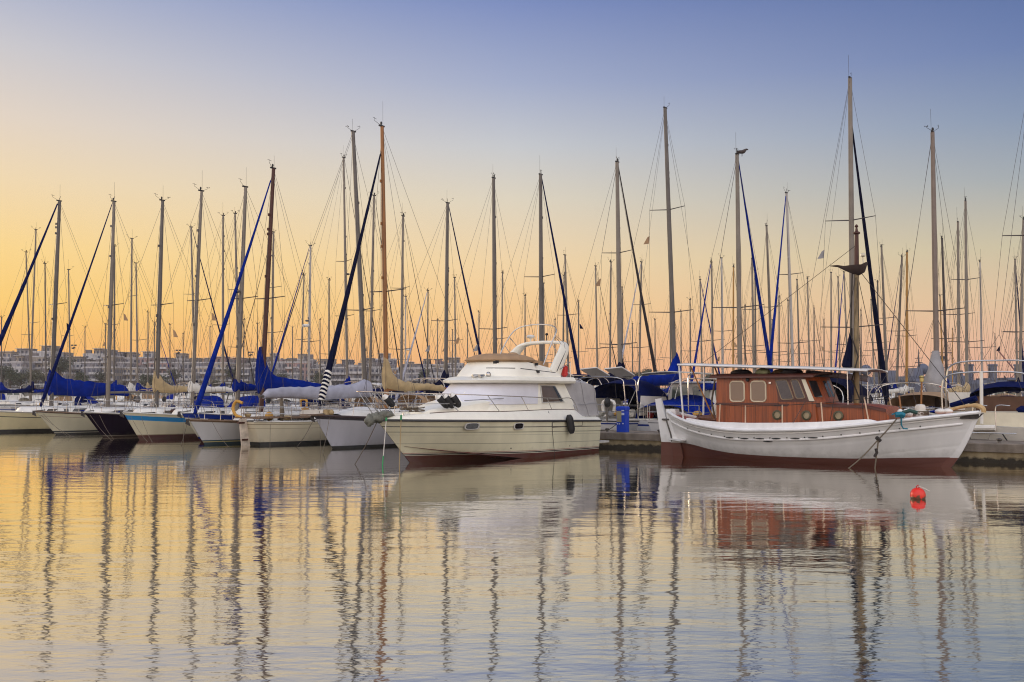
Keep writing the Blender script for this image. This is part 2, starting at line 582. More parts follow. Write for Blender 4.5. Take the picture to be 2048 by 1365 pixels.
def make_hull(parent, m, L, B, zb, zs, o=0.9, os_=0.3, tr=0.7, nt=22, nv=12, **k):
    hb, sh, pt = hull_fn(L, B, zb, zs, o, os_, tr, **k)
    mb = MB()
    ts = [(i / nt) ** 1.25 for i in range(nt + 1)]
    rows = []; bl = []; up = []
    for t in ts:
        r = [pt(t, j / nv, 1) for j in range(nv, 0, -1)] + [pt(t, 0, 1)] + [pt(t, j / nv, -1) for j in range(1, nv + 1)]
        rows.append(r)
        bl += [sh(t) - p.z for p in r]; up += [p.z for p in r]
    mb.loft(rows, closed=False, below=bl, up=up)
    # transom
    n = 2 * nv + 1
    last = rows[-1]
    for j in range(nv):
        a, b2, c, d = last[j], last[j + 1], last[n - 2 - j], last[n - 1 - j]
        q = [a, b2, c, d]
        mb.add(q, [(0, 1, 2, 3)], below=[sh(1) - p.z for p in q], up=[p.z for p in q])
    h = mb.build('hull', m, parent, smooth=50)
    return h, hb, sh, pt

def make_deck(parent, m, hb, sh, pt, drop=0.04, nt=18, name='deck'):
    mb = MB(); rows = []
    for i in range(nt + 1):
        t = (i / nt) ** 1.25
        e = pt(t, 1, 1)
        w = max(e.y - 0.01, 0.004)
        rows.append([Vector((e.x, w * u, sh(t) - drop + 0.06 * (1 - u * u))) for u in (-1, -0.6, 0, 0.6, 1)])
    mb.loft(rows, closed=False)
    return mb.build(name, m, parent, smooth=40)

def rim(parent, m, pt, r=0.03, dz=0.0, name='toe_rail', t0=0.0, flat=1.0):
    P = [pt(t0 + (1 - t0) * i / 20, 1, 1) + Vector((0, 0, dz)) for i in range(20, -1, -1)]
    P += [Vector((p.x, -p.y, p.z)) for p in P[::-1]]
    return MB().tube(P, r, 6).build(name, m, parent)

def plan_ring(s0, s1, w0, w1, z, n=3):
    """closed outline of a cabin: rounded front at s0, square aft at s1"""
    P = [(-s1, w1), (-lerp(s0, s1, 0.45), lerp(w0, w1, 0.75)), (-s0 - 0.05, w0 * 0.8), (-s0, 0), (-s0 - 0.05, -w0 * 0.8), (-lerp(s0, s1, 0.45), -lerp(w0, w1, 0.75)), (-s1, -w1)]
    return [Vector((x, y, z)) for x, y in P]

def cabin(parent, s0, s1, w0, w1, z0, h, m, wins=2, wm=None, rake=0.35):
    mb = MB()
    R = [plan_ring(s0, s1, w0, w1, z0), plan_ring(s0 + rake * 0.75, s1, w0 * 0.92, w1 * 0.94, z0 + h * 0.78),
         plan_ring(s0 + rake, s1, w0 * 0.80, w1 * 0.84, z0 + h * 0.95), plan_ring(s0 + rake * 1.2, s1, w0 * 0.4, w1 * 0.45, z0 + h * 1.03)]
    mb.loft(R)
    mb.build('cabin', m, parent, smooth=50)
    ln = (s1 - s0)
    for k in range(wins):
        a = s0 + ln * (0.30 + 0.66 * k / max(1, wins))
        b = a + ln * 0.56 / max(1, wins)
        for sd in (1, -1):
            q = []
            for s, zf in ((a, 0.32), (b, 0.30), (b, 0.70), (a + 0.12, 0.68)):
                f = (s - s0) / ln
                w = lerp(lerp(w0 * 0.8, lerp(w0, w1, 0.75), min(1, f / 0.45)), w1, max(0, (f - 0.45) / 0.55)) if f > 0.45 else lerp(w0 * 0.8, lerp(w0, w1, 0.75), f / 0.45)
                w *= lerp(1.0, 0.93, zf / 0.78)
                q.append(Vector((-s, sd * (w + 0.012), z0 + h * zf)))
            MB().slab(q if sd > 0 else q[::-1], (0, sd * 0.012, 0)).build('window', wm or M_GLASS, parent, smooth=0)

def sail_cover(parent, m, x0, zb, ln, hump=0.9, h=0.34, w=0.17, seed=0, sagz=0.0, name='sail_cover', wrap=0.16):
    rr = random.Random(seed)
    rings = []
    n = 26
    for i in range(n + 1):
        u = i / n
        x = x0 + wrap - (ln + wrap) * u
        hh = h * (1 - 0.45 * u)
        top = hh + hump * (math.exp(-(max(0, u - 0.03) / 0.085) ** 1.5) + 0.22 * math.exp(-u / 0.22) - 0.05)
        if i == 0: top *= 0.92
        if i == n: top *= 0.5
        lo = -0.10 + 0.03 * math.sin(u * 9 + seed)
        ww = w * (1 - 0.5 * u) * (0.9 + 0.2 * rr.random())
        sg = -sagz * math.sin(PI * u)
        top += 0.04 * rr.uniform(-1, 1)
        ring = []
        for k in range(12):
            a = 2 * PI * k / 12
            zz = lerp(lo, top, 0.5 - 0.5 * math.cos(a))
            narrow = 1.0 if zz < hh else max(0.45, 1 - 0.55 * (zz - hh) / max(0.01, hump))
            ring.append(Vector((x + 0.02 * rr.uniform(-1, 1), ww * narrow * math.sin(a) + 0.012 * rr.uniform(-1, 1), zb + zz + sg)))
        rings.append(ring)
    return MB().loft(rings).build(name, m, parent, smooth=60)

def furled(parent, m, top, bot, r=0.085, seed=0, name='furled_sail', r_top=0.24, wraps=None):
    rr = random.Random(seed)
    n = 30
    pts = []; rs = []
    top = Vector(top); bot = Vector(bot)
    for i in range(n + 1):
        u = i / n
        p = bot.lerp(top, u)
        p.z -= 0.10 * math.sin(PI * u)
        pts.append(p)
        k = lerp(1.0, r_top, max(0.0, (u - 0.12) / 0.88) ** 0.85)
        if u < 0.05: k = 0.55 + 9 * u
        rs.append(r * k * (0.93 + 0.14 * rr.random()))
    return MB().tube(pts, rs, 8).build(name, m, parent, smooth=60)

def masthead(mb, p, seed, tall=0.7):
    rr = random.Random(seed)
    p = Vector(p)
    mb.box(p + Vector((0.02, 0, 0.03)), (0.30, 0.07, 0.06))
    a = rr.uniform(-0.2, 0.2)
    mb.tube([p + Vector((0, 0.05, 0)), p + Vector((0.02, 0.06, tall))], 0.006, 4)
    e = p + Vector((0.34, a, 0.22))
    mb.tube([p + Vector((0.1, 0, 0.05)), e], 0.009, 4)
    mb.tube([e + Vector((-0.12, 0, 0.08)), e + Vector((0.12, 0.04, 0.10))], 0.008, 4)
    mb.tube([e, e + Vector((0, 0, 0.14))], 0.007, 4)
    g = p + Vector((-0.30, -a, 0.16))
    if rr.random() < 0.7:
        mb.tube([p + Vector((-0.1, 0, 0.05)), g], 0.009, 4)
        for k in range(3):
            c = g + Vector((0.06 * math.cos(k * 2.1), 0.06 * math.sin(k * 2.1), 0.05))
            mb.ell(c, 0.025, 6, 4)
    if rr.random() < 0.6:
        mb.ell(p + Vector((0.05, 0, 0.14)), (0.05, 0.05, 0.08), 6, 4)

def pennant(parent, p, m, s=0.35, name='flag'):
    p = Vector(p)
    q = [p, p + Vector((-0.10 * s, 0.25 * s, -0.15 * s)), p + Vector((-0.25 * s, 0.7 * s, -0.95 * s)), p + Vector((0, 0.05, -0.9 * s))]
    mb = MB().slab(q, (0.01, 0.004, 0))
    return mb.build(name, m, parent, smooth=0)

def sailboat(name, label, fr, L, B, zb, zs, hm, mast_s, mast_top, cat='sailboat', group=None, mm=None, mr=0.095, mtaper=0.75,
             o=0.9, os_=0.3, tr=0.7, spread=(0.5,), spw=1.0, fore=None, cover=None, boom=4.0, boom_z=0.95, cab=(2.6, 6.6, 0.55, 0.95, 0.42),
             deckm=None, railm=None, rail_r=0.03, detail=1, seed=0, sprayhood=None, lines=None, wires=True, base_z=None, cover_kw={}, pulpit=True, stern_rail=True,
             wins=2, cabm=None, deck_drop=0.04, mast_lo=None, hullkw={}, fore_from=0.985, fore_to=None, fore_r=0.085, flags=0, lamp=False, radar=False, extra=None, mastbase=None, rand=True):
    root = thing(name, label, cat, (fr.p[0], fr.p[1], 0), fr.rz, group)
    rr = random.Random(seed * 31 + 5)
    mm = mm or M_ALU
    nt, nv = (22, 12) if detail else (12, 6)
    hull, hb, sh, pt = make_hull(root, hm, L, B, zb, zs, o, os_, tr, nt, nv, **hullkw)
    make_deck(root, deckm or M_DECK, hb, sh, pt, deck_drop)
    rim(root, railm or M_WHITE, pt, rail_r, 0.015)
    if cab:
        z0 = sh((cab[0] + cab[1]) / 2 / L) - deck_drop - 0.02
        cabin(root, cab[0], cab[1], cab[2], cab[3], z0, cab[4] + 0.04, cabm or M_WHITE, wins if detail else 1)
        cz = z0 + cab[4]
    else:
        cz = sh(mast_s / L)
    base = Vector(mastbase) if mastbase is not None else Vector((-mast_s, 0, cz - 0.1 if base_z is None else base_z))
    top = fr.to(mast_top) if not isinstance(mast_top, Vector) or True else mast_top
    # mast
    mb = MB()
    n = 10
    pts = [base.lerp(top, i / n) for i in range(n + 1)]
    mb.tube(pts, [mr * lerp(1.0, mtaper, max(0, (i / n - 0.55) / 0.45)) for i in range(n + 1)], 10 if detail else 6)
    axis = (top - base).normalized()
    ln = (top - base).length
    if detail:
        for k in range(4):
            f = rr.uniform(0.2, 0.9)
            mb.box(base + axis * (ln * f) + Vector((mr + 0.03, 0, 0)), (0.07, 0.05, 0.12))
    mast = mb.build('mast', mm, root)
    mh = MB(); masthead(mh, top, seed, 0.5 + 0.6 * rr.random())
    mh.build('wind_vane', M_BLACK, mast)
    tips = []
    for f in spread:
        c = base + axis * (ln * f)
        w = spw * (1.0 if f == min(spread) else 0.8)
        mb = MB()
        pr = []
        for s in (1, -1):
            e = c + Vector((-0.16, s * w, 0.06))
            mb.tube([c, e], [0.028, 0.018], 5)
            pr.append(e)
        mb.build('spreader', M_WIRE if detail else M_ALUD, mast)
        tips.append((f, pr))
    if wires:
        mb = MB()
        R = 0.0075
        hs = Vector((0, 0, 0))
        chx = base.x - 0.15
        tch = min(0.98, max(0.05, -chx / L))
        for s in (0, 1):
            dk = pt(tch, 1, 1 - 2 * s)
            path = [dk] + [pr[s] for f, pr in sorted(tips, key=lambda q: q[0])] + [top - axis * 0.1]
            mb.tube(path, R, 3)
            if tips:
                low = base + axis * (ln * min(f for f, _ in tips)) - axis * 0.1
                mb.tube([pt(min(0.98, tch + 0.05), 1, 1 - 2 * s), low], R, 3)
                if detail: mb.tube([pt(max(0.02, tch - 0.05), 1, 1 - 2 * s), low], R, 3)
        st = pt(1, 1, 1); st.y = 0
        if detail:
            sp = st.lerp(top, 0.22)
            mb.tube([top, sp], R, 3)
            mb.tube([sp, pt(1, 1, 1)], R, 3); mb.tube([sp, pt(1, 1, -1)], R, 3)
        else:
            mb.tube([top, st], R, 3)
        bw = Vector((-0.05, 0, zb))
        if fore is None:
            mb.tube([top - axis * (ln * (1 - fore_from)), bw], R, 3)
        if detail:   # halyards beside the mast
            for k in range(3):
                d = Vector((0.16 + 0.05 * k, rr.uniform(-0.22, 0.22), 0))
                mb.tube([base + d + Vector((0, 0, 0.2)), top - axis * 0.2 + Vector((0.05, 0, 0))], 0.006, 3)
            # topping lift / lazy jacks
            if boom:
                be = Vector((base.x - boom, 0, base.z + boom_z))
                mb.tube([be, top - axis * 0.15], 0.006, 3)
        mb.build('rigging', M_WIRE, root)
    if fore is not None:
        ft = base + axis * (ln * fore_from) + Vector((0.12, 0, 0))
        fb = Vector((-0.25, 0, zb + 0.25)) if fore_to is None else Vector(fore_to)
        fs = furled(root, fore, ft, fb, fore_r, seed)
        MB().tube([ft - (ft - fb).normalized() * 0.02, ft + (ft - fb).normalized() * 0.5], 0.014, 4).build('halyard', M_WIRE, fs)
    if boom:
        bz = base.z + boom_z
        MB().tube([(base.x - 0.05, 0, bz), (base.x - boom, 0, bz + 0.06)], 0.06, 8).build('boom', mm, root)
        if cover is not None:
            kw = dict(hump=0.75, h=0.32, w=0.17, seed=seed); kw.update(cover_kw)
            sail_cover(root, cover, base.x, bz + 0.06, boom * 0.96, **kw)
    if detail and pulpit:
        mb = MB()
        zt = zb + 0.58
        a = pt(0.13, 1, 1); b = pt(0.13, 1, -1)
        path = [a + Vector((0, 0, 0.0)), a + Vector((0.05, 0, 0.55)), Vector((-0.45, 0.16, zt)), Vector((-0.05, 0.13, zt + 0.03)), Vector((-0.05, -0.13, zt + 0.03)), Vector((-0.45, -0.16, zt)), b + Vector((0.05, 0, 0.55)), b]
        mb.tube(bez(path, 3), 0.014, 5)
        for s in (1, -1):
            mb.tube([Vector((-0.42, s * 0.12, zb)), Vector((-0.22, s * 0.14, zt))], 0.012, 5)
            mb.tube([pt(0.13, 1, s) + Vector((0, 0, 0.28)), Vector((-0.35, s * 0.13, zb + 0.3))], 0.010, 5)
        mb.build('pulpit', M_STEEL, root)
        mb = MB()
        N_ = max(4, int(L / 1.9))
        for s in (1, -1):
            tops = []
            for i in range(N_ + 1):
                t = lerp(0.13, 0.98, i / N_)
                p = pt(t, 1, s) + Vector((0, -s * 0.05, 0))
                if i > 0: mb.tube([p, p + Vector((0, 0, 0.58))], 0.012, 5)
                tops.append(p)
            mb.tube([p + Vector((0, 0, 0.57)) for p in tops], 0.006, 3)
            mb.tube([p + Vector((0, 0, 0.30)) for p in tops], 0.005, 3)
        mb.build('guard_rail', M_STEEL, root)
    if detail and stern_rail:
        mb = MB()
        for z in (0.34, 0.62):
            P = [pt(0.86, 1, 1), pt(0.99, 1, 1), pt(0.99, 1, -1), pt(0.86, 1, -1)]
            mb.tube([p + Vector((0, 0, z)) for p in P], 0.013, 5)
        for t, s in ((0.86, 1), (0.99, 1), (0.86, -1), (0.99, -1)):
            mb.tube([pt(t, 1, s), pt(t, 1, s) + Vector((0, 0, 0.62))], 0.013, 5)
        mb.build('stern_rail', M_STEEL, root)
    if sprayhood is not None and cab:
        s0 = cab[1] - 0.3; w = cab[3] * 1.02
        rings = []
        for i, (ds, hh) in enumerate(((0, 0.02), (0.25, 0.42), (0.6, 0.62), (1.0, 0.66), (1.05, 0.60))):
            ring = []
            for k in range(9):
                a = PI * k / 8
                ring.append(Vector((-(s0 + ds), -w * math.cos(a) * 1.0, cz + hh * (math.sin(a) ** 0.5 if hh > 0.1 else 0.02) - (0.25 if k in (0, 8) else 0))))
            rings.append(ring)
        MB().loft(rings, closed=False, caps=False).build('sprayhood', sprayhood, root, smooth=50)
    if detail:
        # deck gear: hatch, vents, winches, rope coils, anchor on the bow roller
        if cab:
            MB().box((-(cab[0] + 0.95), 0, cz + 0.06), (0.5, 0.5, 0.05)).build('deck_hatch', M_GLASS, root, smooth=0)
        MB().box((-1.3, 0, sh(0.13) + 0.05), (0.5, 0.46, 0.06)).build('deck_hatch', M_GLASS, root, smooth=0)
        tz = sh(0.8)
        for s in (1, -1):
            MB().lathe([(0.085, 0), (0.07, 0.06), (0.05, 0.1), (0.08, 0.17), (0.06, 0.19)], (-(L * 0.74), s * hb(0.74) * 0.8, tz + 0.1), 10).build('winch', M_STEEL, root)
        mb = MB()
        mb.tube([(0.12, 0, zb + 0.02), (-0.5, 0, zb + 0.07)], 0.03, 6)
        mb.add([(0.16, 0, zb + 0.06), (0.10, 0.14, zb - 0.16), (-0.06, 0, zb - 0.26), (0.10, -0.14, zb - 0.16), (0.02, 0, zb - 0.02)], [(0, 1, 4), (0, 4, 3), (1, 2, 4), (2, 3, 4), (0, 3, 2, 1)])
        mb.build('anchor', M_ALUD, root)
        for k in range(3):
            a = rr.uniform(0.3, 0.75)
            s = rr.choice((1, -1))
            c = pt(a, 1, s) + Vector((0, -s * 0.25, 0.12))
            mb = MB()
            mb.tube([c + Vector((0.16 * math.cos(q * 0.7), 0.16 * math.sin(q * 0.7), 0.012 * (q % 5))) for q in range(26)], 0.018, 4)
            mb.build('rope_coil', rr.choice((M_ROPE, M_ROPE, M_BLUE)), root)
    # gear lying about the deck and cockpit
    q0 = 0.45
    for k in range(5 if detail else 3):
        t = rr.uniform(q0, 0.97); sd = rr.choice((1, -1))
        c = pt(t, 1, sd); c.y *= rr.uniform(0.2, 0.85); c.z += rr.uniform(0.12, 0.3)
        MB().ell(c, (rr.uniform(0.15, 0.34), rr.uniform(0.1, 0.22), rr.uniform(0.1, 0.2)), 8, 5, fn=lambda dd: 0.92 + 0.16 * rr.random()).build('deck_bag', rr.choice((M_SAILW, M_SAILW, M_TAN, M_DECK, M_NAVY, M_WOODR, M_YELLOW, M_BLUE, M_GREYC)), root)
    for k in range(rr.choice((1, 2, 2, 3))):
        t = rr.uniform(0.35, 0.9); sd = rr.choice((1, -1))
        c = pt(t, 1, sd) + Vector((0, sd * 0.10, 0.05))
        MB().tube([c, c - Vector((0, 0, 0.1)), c - Vector((0, 0, 0.5)), c - Vector((0, 0, 0.58))], [0.03, 0.10, 0.10, 0.03], 8).build('side_fender', rr.choice((M_SAILW, M_SAILW, M_NAVY)), root)
    if rr.random() < 0.55 and stern_rail and rand:
        xg = -L * rr.uniform(0.72, 0.97); wg = hb(min(1, -xg / L)) * 0.92; zg = sh(0.9); hg = rr.uniform(1.3, 1.9)
        for dx in (0, 0.7):
            MB().tube(bez([(xg + dx * 0.3, wg, zg), (xg + dx, wg, zg + hg * 0.7), (xg + dx, wg * 0.75, zg + hg), (xg + dx, 0, zg + hg + 0.1), (xg + dx, -wg * 0.75, zg + hg), (xg + dx, -wg, zg + hg * 0.7), (xg + dx * 0.3, -wg, zg)], 3), 0.022, 5).build('canopy_hoop', M_STEEL, root)
        if rr.random() < 0.5:
            cm = rr.choice((M_BLUE, M_NAVYB, M_SAILW, M_BROWNC))
            MB().loft([[Vector((xg + dx, wg * 0.8 * u, zg + hg + 0.12 * (1 - u * u) + dz)) for dz, us in ((0, (-1, -0.5, 0, 0.5, 1)), (0.04, (1, 0.5, 0, -0.5, -1))) for u in us] for dx in (-0.1, 0.4, 0.9, 1.5)]).build('canopy', cm, root, smooth=50)
    if rr.random() < 0.35 and rand:
        c = pt(0.99, 1, rr.choice((1, -1))); c.y *= 0.6
        MB().ell(c + Vector((-0.1, 0, 0.75)), (0.18, 0.13, 0.22), 8, 6).build('outboard_motor', rr.choice((M_BLACK, M_DECK, M_ALUD)), root)
    if rr.random() < 0.25 and rand:
        c = pt(0.98, 1, 1); c.y *= rr.uniform(-0.7, 0.7)
        MB().tube(bez([c + Vector((0, -0.25, 0.3)), c + Vector((0, -0.25, 0.75)), c + Vector((0, 0.25, 0.75)), c + Vector((0, 0.25, 0.3))], 4), 0.07, 6).build('horseshoe_buoy', rr.choice((M_YELLOW, M_YELLOW, M_SAILW)), root)
    if lines:
        for p0, px, py in lines:
            e = fr.to(Vector((*G(px, py), -0.05)))
            p0 = Vector(p0)
            pts = [p0.lerp(e, i / 8) - Vector((0, 0, 0.10 * math.sin(PI * i / 8))) for i in range(9)]
            MB().tube(pts, 0.010, 4).build('mooring_line', M_ROPE, root)
    for k in range(flags):
        f, pr = tips[0]
        p = pr[k % 2].lerp(pt(min(0.98, max(0.05, -base.x / L)), 1, 1 - 2 * (k % 2)), rr.uniform(0.08, 0.3))
        pennant(root, p, rr.choice((M_GREYC, M_NAVY, M_BROWNC)), 0.42)
    if lamp:
        c = base + axis * ln * 0.53 + Vector((0.22, 0, 0))
        MB().ell(c, (0.14, 0.14, 0.07), 8, 6).build('deck_lamp', M_ALUD, mast)
    if radar:
        c = base + axis * ln * 0.50 + Vector((0.30, 0, 0))
        MB().lathe([(0.05, -0.11), (0.24, -0.09), (0.27, 0), (0.22, 0.09), (0.02, 0.11)], c, 14).build('radar_dome', M_WHITE, mast)
    root_info = dict(root=root, pt=pt, sh=sh, hb=hb, base=base, top=top, axis=axis, ln=ln, cz=cz, fr=fr, L=L)
    if extra: extra(root_info)
    return root_info

U = Vector((0.609, 0.793, 0))            # from the open basin in towards the pier
PIER0 = Vector((14.9, 31.05, 0)); PIERD = Vector((-0.793, 0.609, 0))
HEAD_OUT = (-0.609, -0.793)              # bow towards the basin
HEAD_IN = (0.609, 0.793)                 # bow away from it

def bow_frame(px, py, o):
    x, y = G(px, py)
    return Frame((x - U.x * o, y - U.y * o), HEAD_OUT)

def mast_on_axis(fr, px):
    """distance aft of the bow at which a point on the centre line is seen at column px"""
    m = (px - 1024) / F
    x0, y0 = fr.p; hx, hy = fr.h
    # x0 - s*hx = m*(y0 - s*hy)
    return (x0 - m * y0) / (hx - m * hy)

def mast_top(fr, s, px, py):
    y = fr.p[1] - s * fr.h[1]
    return W(px, py, y)

FRONT = []
# (name, bow waterline px,py, overhang, mast px, masthead px,py ...)
H_CREAM0 = hull_mat('hull_cream_black_line', (240, 226, 180), below=[(0.0, 0.06, (206, 198, 182)), (0.27, 0.31, (40, 34, 30))], up=[(-1, 0.16, (40, 36, 34))])
H_CREAM1 = hull_mat('hull_pale_cream_red_line', (222, 214, 184), below=[(0.0, 0.05, (70, 58, 46)), (0.22, 0.235, (120, 60, 56))], up=[(-1, 0.09, (34, 32, 34)), (0.09, 0.12, (206, 198, 176)), (0.12, 0.20, (34, 32, 34))])
H_PURP = hull_mat('hull_aubergine', (24, 8, 28), below=[(0.0, 0.04, (150, 140, 130))], up=[(-1, 0.06, (64, 46, 44)), (0.06, 0.085, (150, 136, 120))], var=0.15, spec=0.06, rough=0.4)
H_CREAM3 = hull_mat('hull_cream_sky_blue_band', (226, 216, 184), below=[(0.13, 0.34, (36, 132, 190))], up=[(-1, 0.20, (84, 40, 36)), (0.20, 0.235, (160, 140, 110))])
H_BLUEG = hull_mat('hull_cream_royal_blue_band', (222, 212, 186), below=[(0.0, 0.22, (24, 52, 140)), (0.22, 0.26, (206, 200, 190))], up=[(-1, 0.14, (84, 36, 32)), (0.14, 0.24, (24, 40, 120))])
H_WHT5 = hull_mat('hull_white_teal_foot', (206, 204, 202), below=[(0.0, 0.06, (126, 100, 76))], up=[(-1, 0.10, (22, 56, 72)), (0.10, 0.14, (190, 176, 120)), (0.14, 0.19, (40, 66, 80))])
H_WHT6 = hull_mat('hull_white_black_foot', (204, 202, 208), below=[(0.0, 0.12, (40, 28, 30))], up=[(-1, 0.10, (22, 22, 28))])
H_CRS = hull_mat('hull_cream_stern', (230, 218, 188), below=[(0.10, 0.12, (120, 96, 66)), (0.27, 0.285, (160, 140, 104))], up=[(-1, 0.13, (28, 28, 30))])

def front_boat(label, wl, o, mpx, mtop, L, B, zb, zs, hm, seed, back=0.0, **kw):
    fr = bow_frame(*wl, o)
    if back: fr = Frame((fr.p[0] + U.x * back, fr.p[1] + U.y * back), HEAD_OUT)
    s = mast_on_axis(fr, mpx)
    return sailboat('sailboat', label, fr, L, B, zb, zs, hm, s, mast_top(fr, s, *mtop), seed=seed, o=o, group='sailboats moored bow out along the pier', rand=False, **kw)

# cream boat cut by the left edge of the photograph
m0 = W(103, 780, 57.0)
fr0 = Frame((m0.x - U.x * 4.6, m0.y - U.y * 4.6), HEAD_OUT)
FRONT.append(sailboat('sailboat', 'cream sailboat with thin black line, its bow outside the photo, thick navy furled sail', fr0, 10.5, 3.2, 1.25, 1.0, H_CREAM0, 4.6, W(119, 403, 57.0), seed=1,
    group='sailboats moored bow out along the pier', fore=M_NAVYB, fore_r=0.17, cover=M_BLUE, boom=5.0, boom_z=0.75, cover_kw=dict(hump=0.45, h=0.98, w=0.24), mr=0.12, mm=M_ALUD, cab=(2.6, 7, 0.6, 1.0, 0.4), flags=1, sprayhood=None))
FRONT.append(front_boat('pale cream sailboat with dark wooden rail and thin red line, beside the aubergine hull', (112, 870), 1.1, 217, (228, 404), 9.8, 3.1, 1.22, 0.95, H_CREAM1, 2,
    fore=M_NAVYB, fore_r=0.10, mr=0.105, boom=4.2, railm=M_TEAK, rail_r=0.04, lines=[((-0.3, 0.2, 1.1), 140, 874), ((-0.3, -0.2, 1.1), 153, 876)], flags=1))
FRONT.append(front_boat('sailboat with dark aubergine hull and tan sail cover, grey mast', (206, 875), 1.0, 314, (325, 402), 9.6, 3.1, 1.24, 1.0, H_PURP, 3,
    mr=0.11, mm=M_ALUD, boom=4.4, cover=M_TAN, cover_kw=dict(hump=0.65, h=0.3), lines=[((-0.2, 0.2, 1.1), 226, 881), ((-0.5, 0.5, 1.1), 229, 879)], sprayhood=M_BLUE, flags=1))
FRONT.append(front_boat('cream sailboat with sky blue band under the rail and red brown foot', (279, 880), 0.85, 385, (403, 383), 9.6, 3.1, 1.28, 1.0, H_CREAM3, 4,
    mr=0.09, boom=4.0, cover=M_SAILW, cover_kw=dict(hump=0.25, h=0.22), lines=[((-0.2, 0.3, 1.1), 297, 884), ((-0.6, 0.5, 1.1), 306, 885)], sprayhood=M_BLUE, flags=1))
FRONT.append(front_boat('cream sailboat with broad royal blue band at the rail, right behind white teal-footed boat', (371, 886), 1.05, 475, (491, 375), 9.4, 2.9, 1.32, 1.05, H_BLUEG, 5, back=0.8,
    mr=0.105, boom=3.8, cover=M_BLUE, cover_kw=dict(hump=0.2, h=0.25), lines=[((-0.2, 0.3, 1.2), 361, 889), ((-0.3, -0.2, 1.2), 366, 891)], lamp=True))
FRONT.append(front_boat('white sailboat with red brown wooden mast, bright blue furled sail and teal foot', (409, 890), 0.75, 523, (547, 338), 8.6, 2.7, 1.05, 0.9, H_WHT5, 6,
    mr=0.105, mm=M_WOODR, fore=M_BLUE, fore_r=0.12, fore_from=0.95, boom=3.8, cover=M_BLUE, cover_kw=dict(hump=1.15, h=0.75, w=0.22), railm=M_TEAK, rail_r=0.045, deckm=M_TEAK, cab=(2.3, 5.6, 0.5, 0.85, 0.45), spread=(0.47,), spw=1.05,
    lines=[((-0.8, 0.4, 1.0), 459, 894)], boom_z=1.0))

# cream double-ended stern turned to the water, mast raked aft, boom under a pale grey cover
sx_, sy_ = G(507, 891)
LS = 10.6
frS = Frame((sx_ + U.x * (LS - 0.35), sy_ + U.y * (LS - 0.35)), HEAD_IN)
sS = LS - 0.35 - 6.8
sS = mast_on_axis(frS, 733)
def stern_gear(I):
    root = I['root']; pt = I['pt']
    # transom-hung rudder with its white blade, and the yellow horseshoe buoy over it
    MB().slab([(-LS - 0.02, 0, 1.12), (-LS - 0.36, 0, 1.10), (-LS - 0.20, 0, -0.2), (-LS + 0.22, 0, -0.2)], (0, 0.07, 0)).build('rudder', mat('worn_white_rudder', (206, 190, 170), 0.6, var=0.35, scale=4), root, smooth=0)
    MB().box((-LS - 0.28, 0.035, 0.95), (0.3, 0.14, 0.07)).box((-LS - 0.1, 0.035, 0.25), (0.3, 0.14, 0.07)).build('rudder_hinge', M_WOODR, root, smooth=0)
    pts = bez([(-LS + 0.15, 0.5, 1.75), (-LS + 0.02, 0.75, 1.82), (-LS - 0.06, 0.85, 1.55), (-LS - 0.02, 0.72, 1.25), (-LS + 0.12, 0.5, 1.15)], 5)
    MB().tube(pts, 0.065, 8).build('horseshoe_buoy', M_YELLOW, root)
    MB().tube([(-LS + 1.3, -0.6, 1.95), (-LS + 1.32, -0.62, 1.35), (-LS + 1.28, -0.66, 0.95)], [0.05, 0.10, 0.05], 8).build('boom_crutch', M_ROPE, root)
    for k in range(14):
        pass
    q = MB()
    for k in range(9):
        t = 0.98 - k * 0.05
        q.box(pt(t, 1, 1).lerp(pt(t, 1, -1), 0.5) + Vector((0, 0, 0.16 + 0.012 * (k % 3))), (0.46, 1.7, 0.05))
    q.build('cockpit_slat', M_TEAK, root, smooth=0)
FRONT.append(sailboat('sailboat', 'cream sailboat moored stern out, rudder hung on its rounded stern, pale grey boom cover', frS, LS, 3.0, 1.25, 0.98, H_CRS, sS, mast_top(frS, sS, 706, 264), seed=7,
    group='sailboats moored stern out along the pier', rand=False, o=1.0, os_=0.45, tr=0.30, mm=M_ALUD, mr=0.115, boom=6.2, boom_z=0.70, cover=M_LAV, cover_kw=dict(hump=0.15, h=0.62, w=0.26, sagz=0.04), cab=(2.6, 7.0, 0.55, 0.95, 0.42), spread=(0.36,),
    lines=[((-LS + 0.4, -1.0, 0.9), 540, 896), ((-LS + 2.4, -1.3, 0.95), 590, 896)], extra=stern_gear, hullkw=dict(e_mid=0.42)))

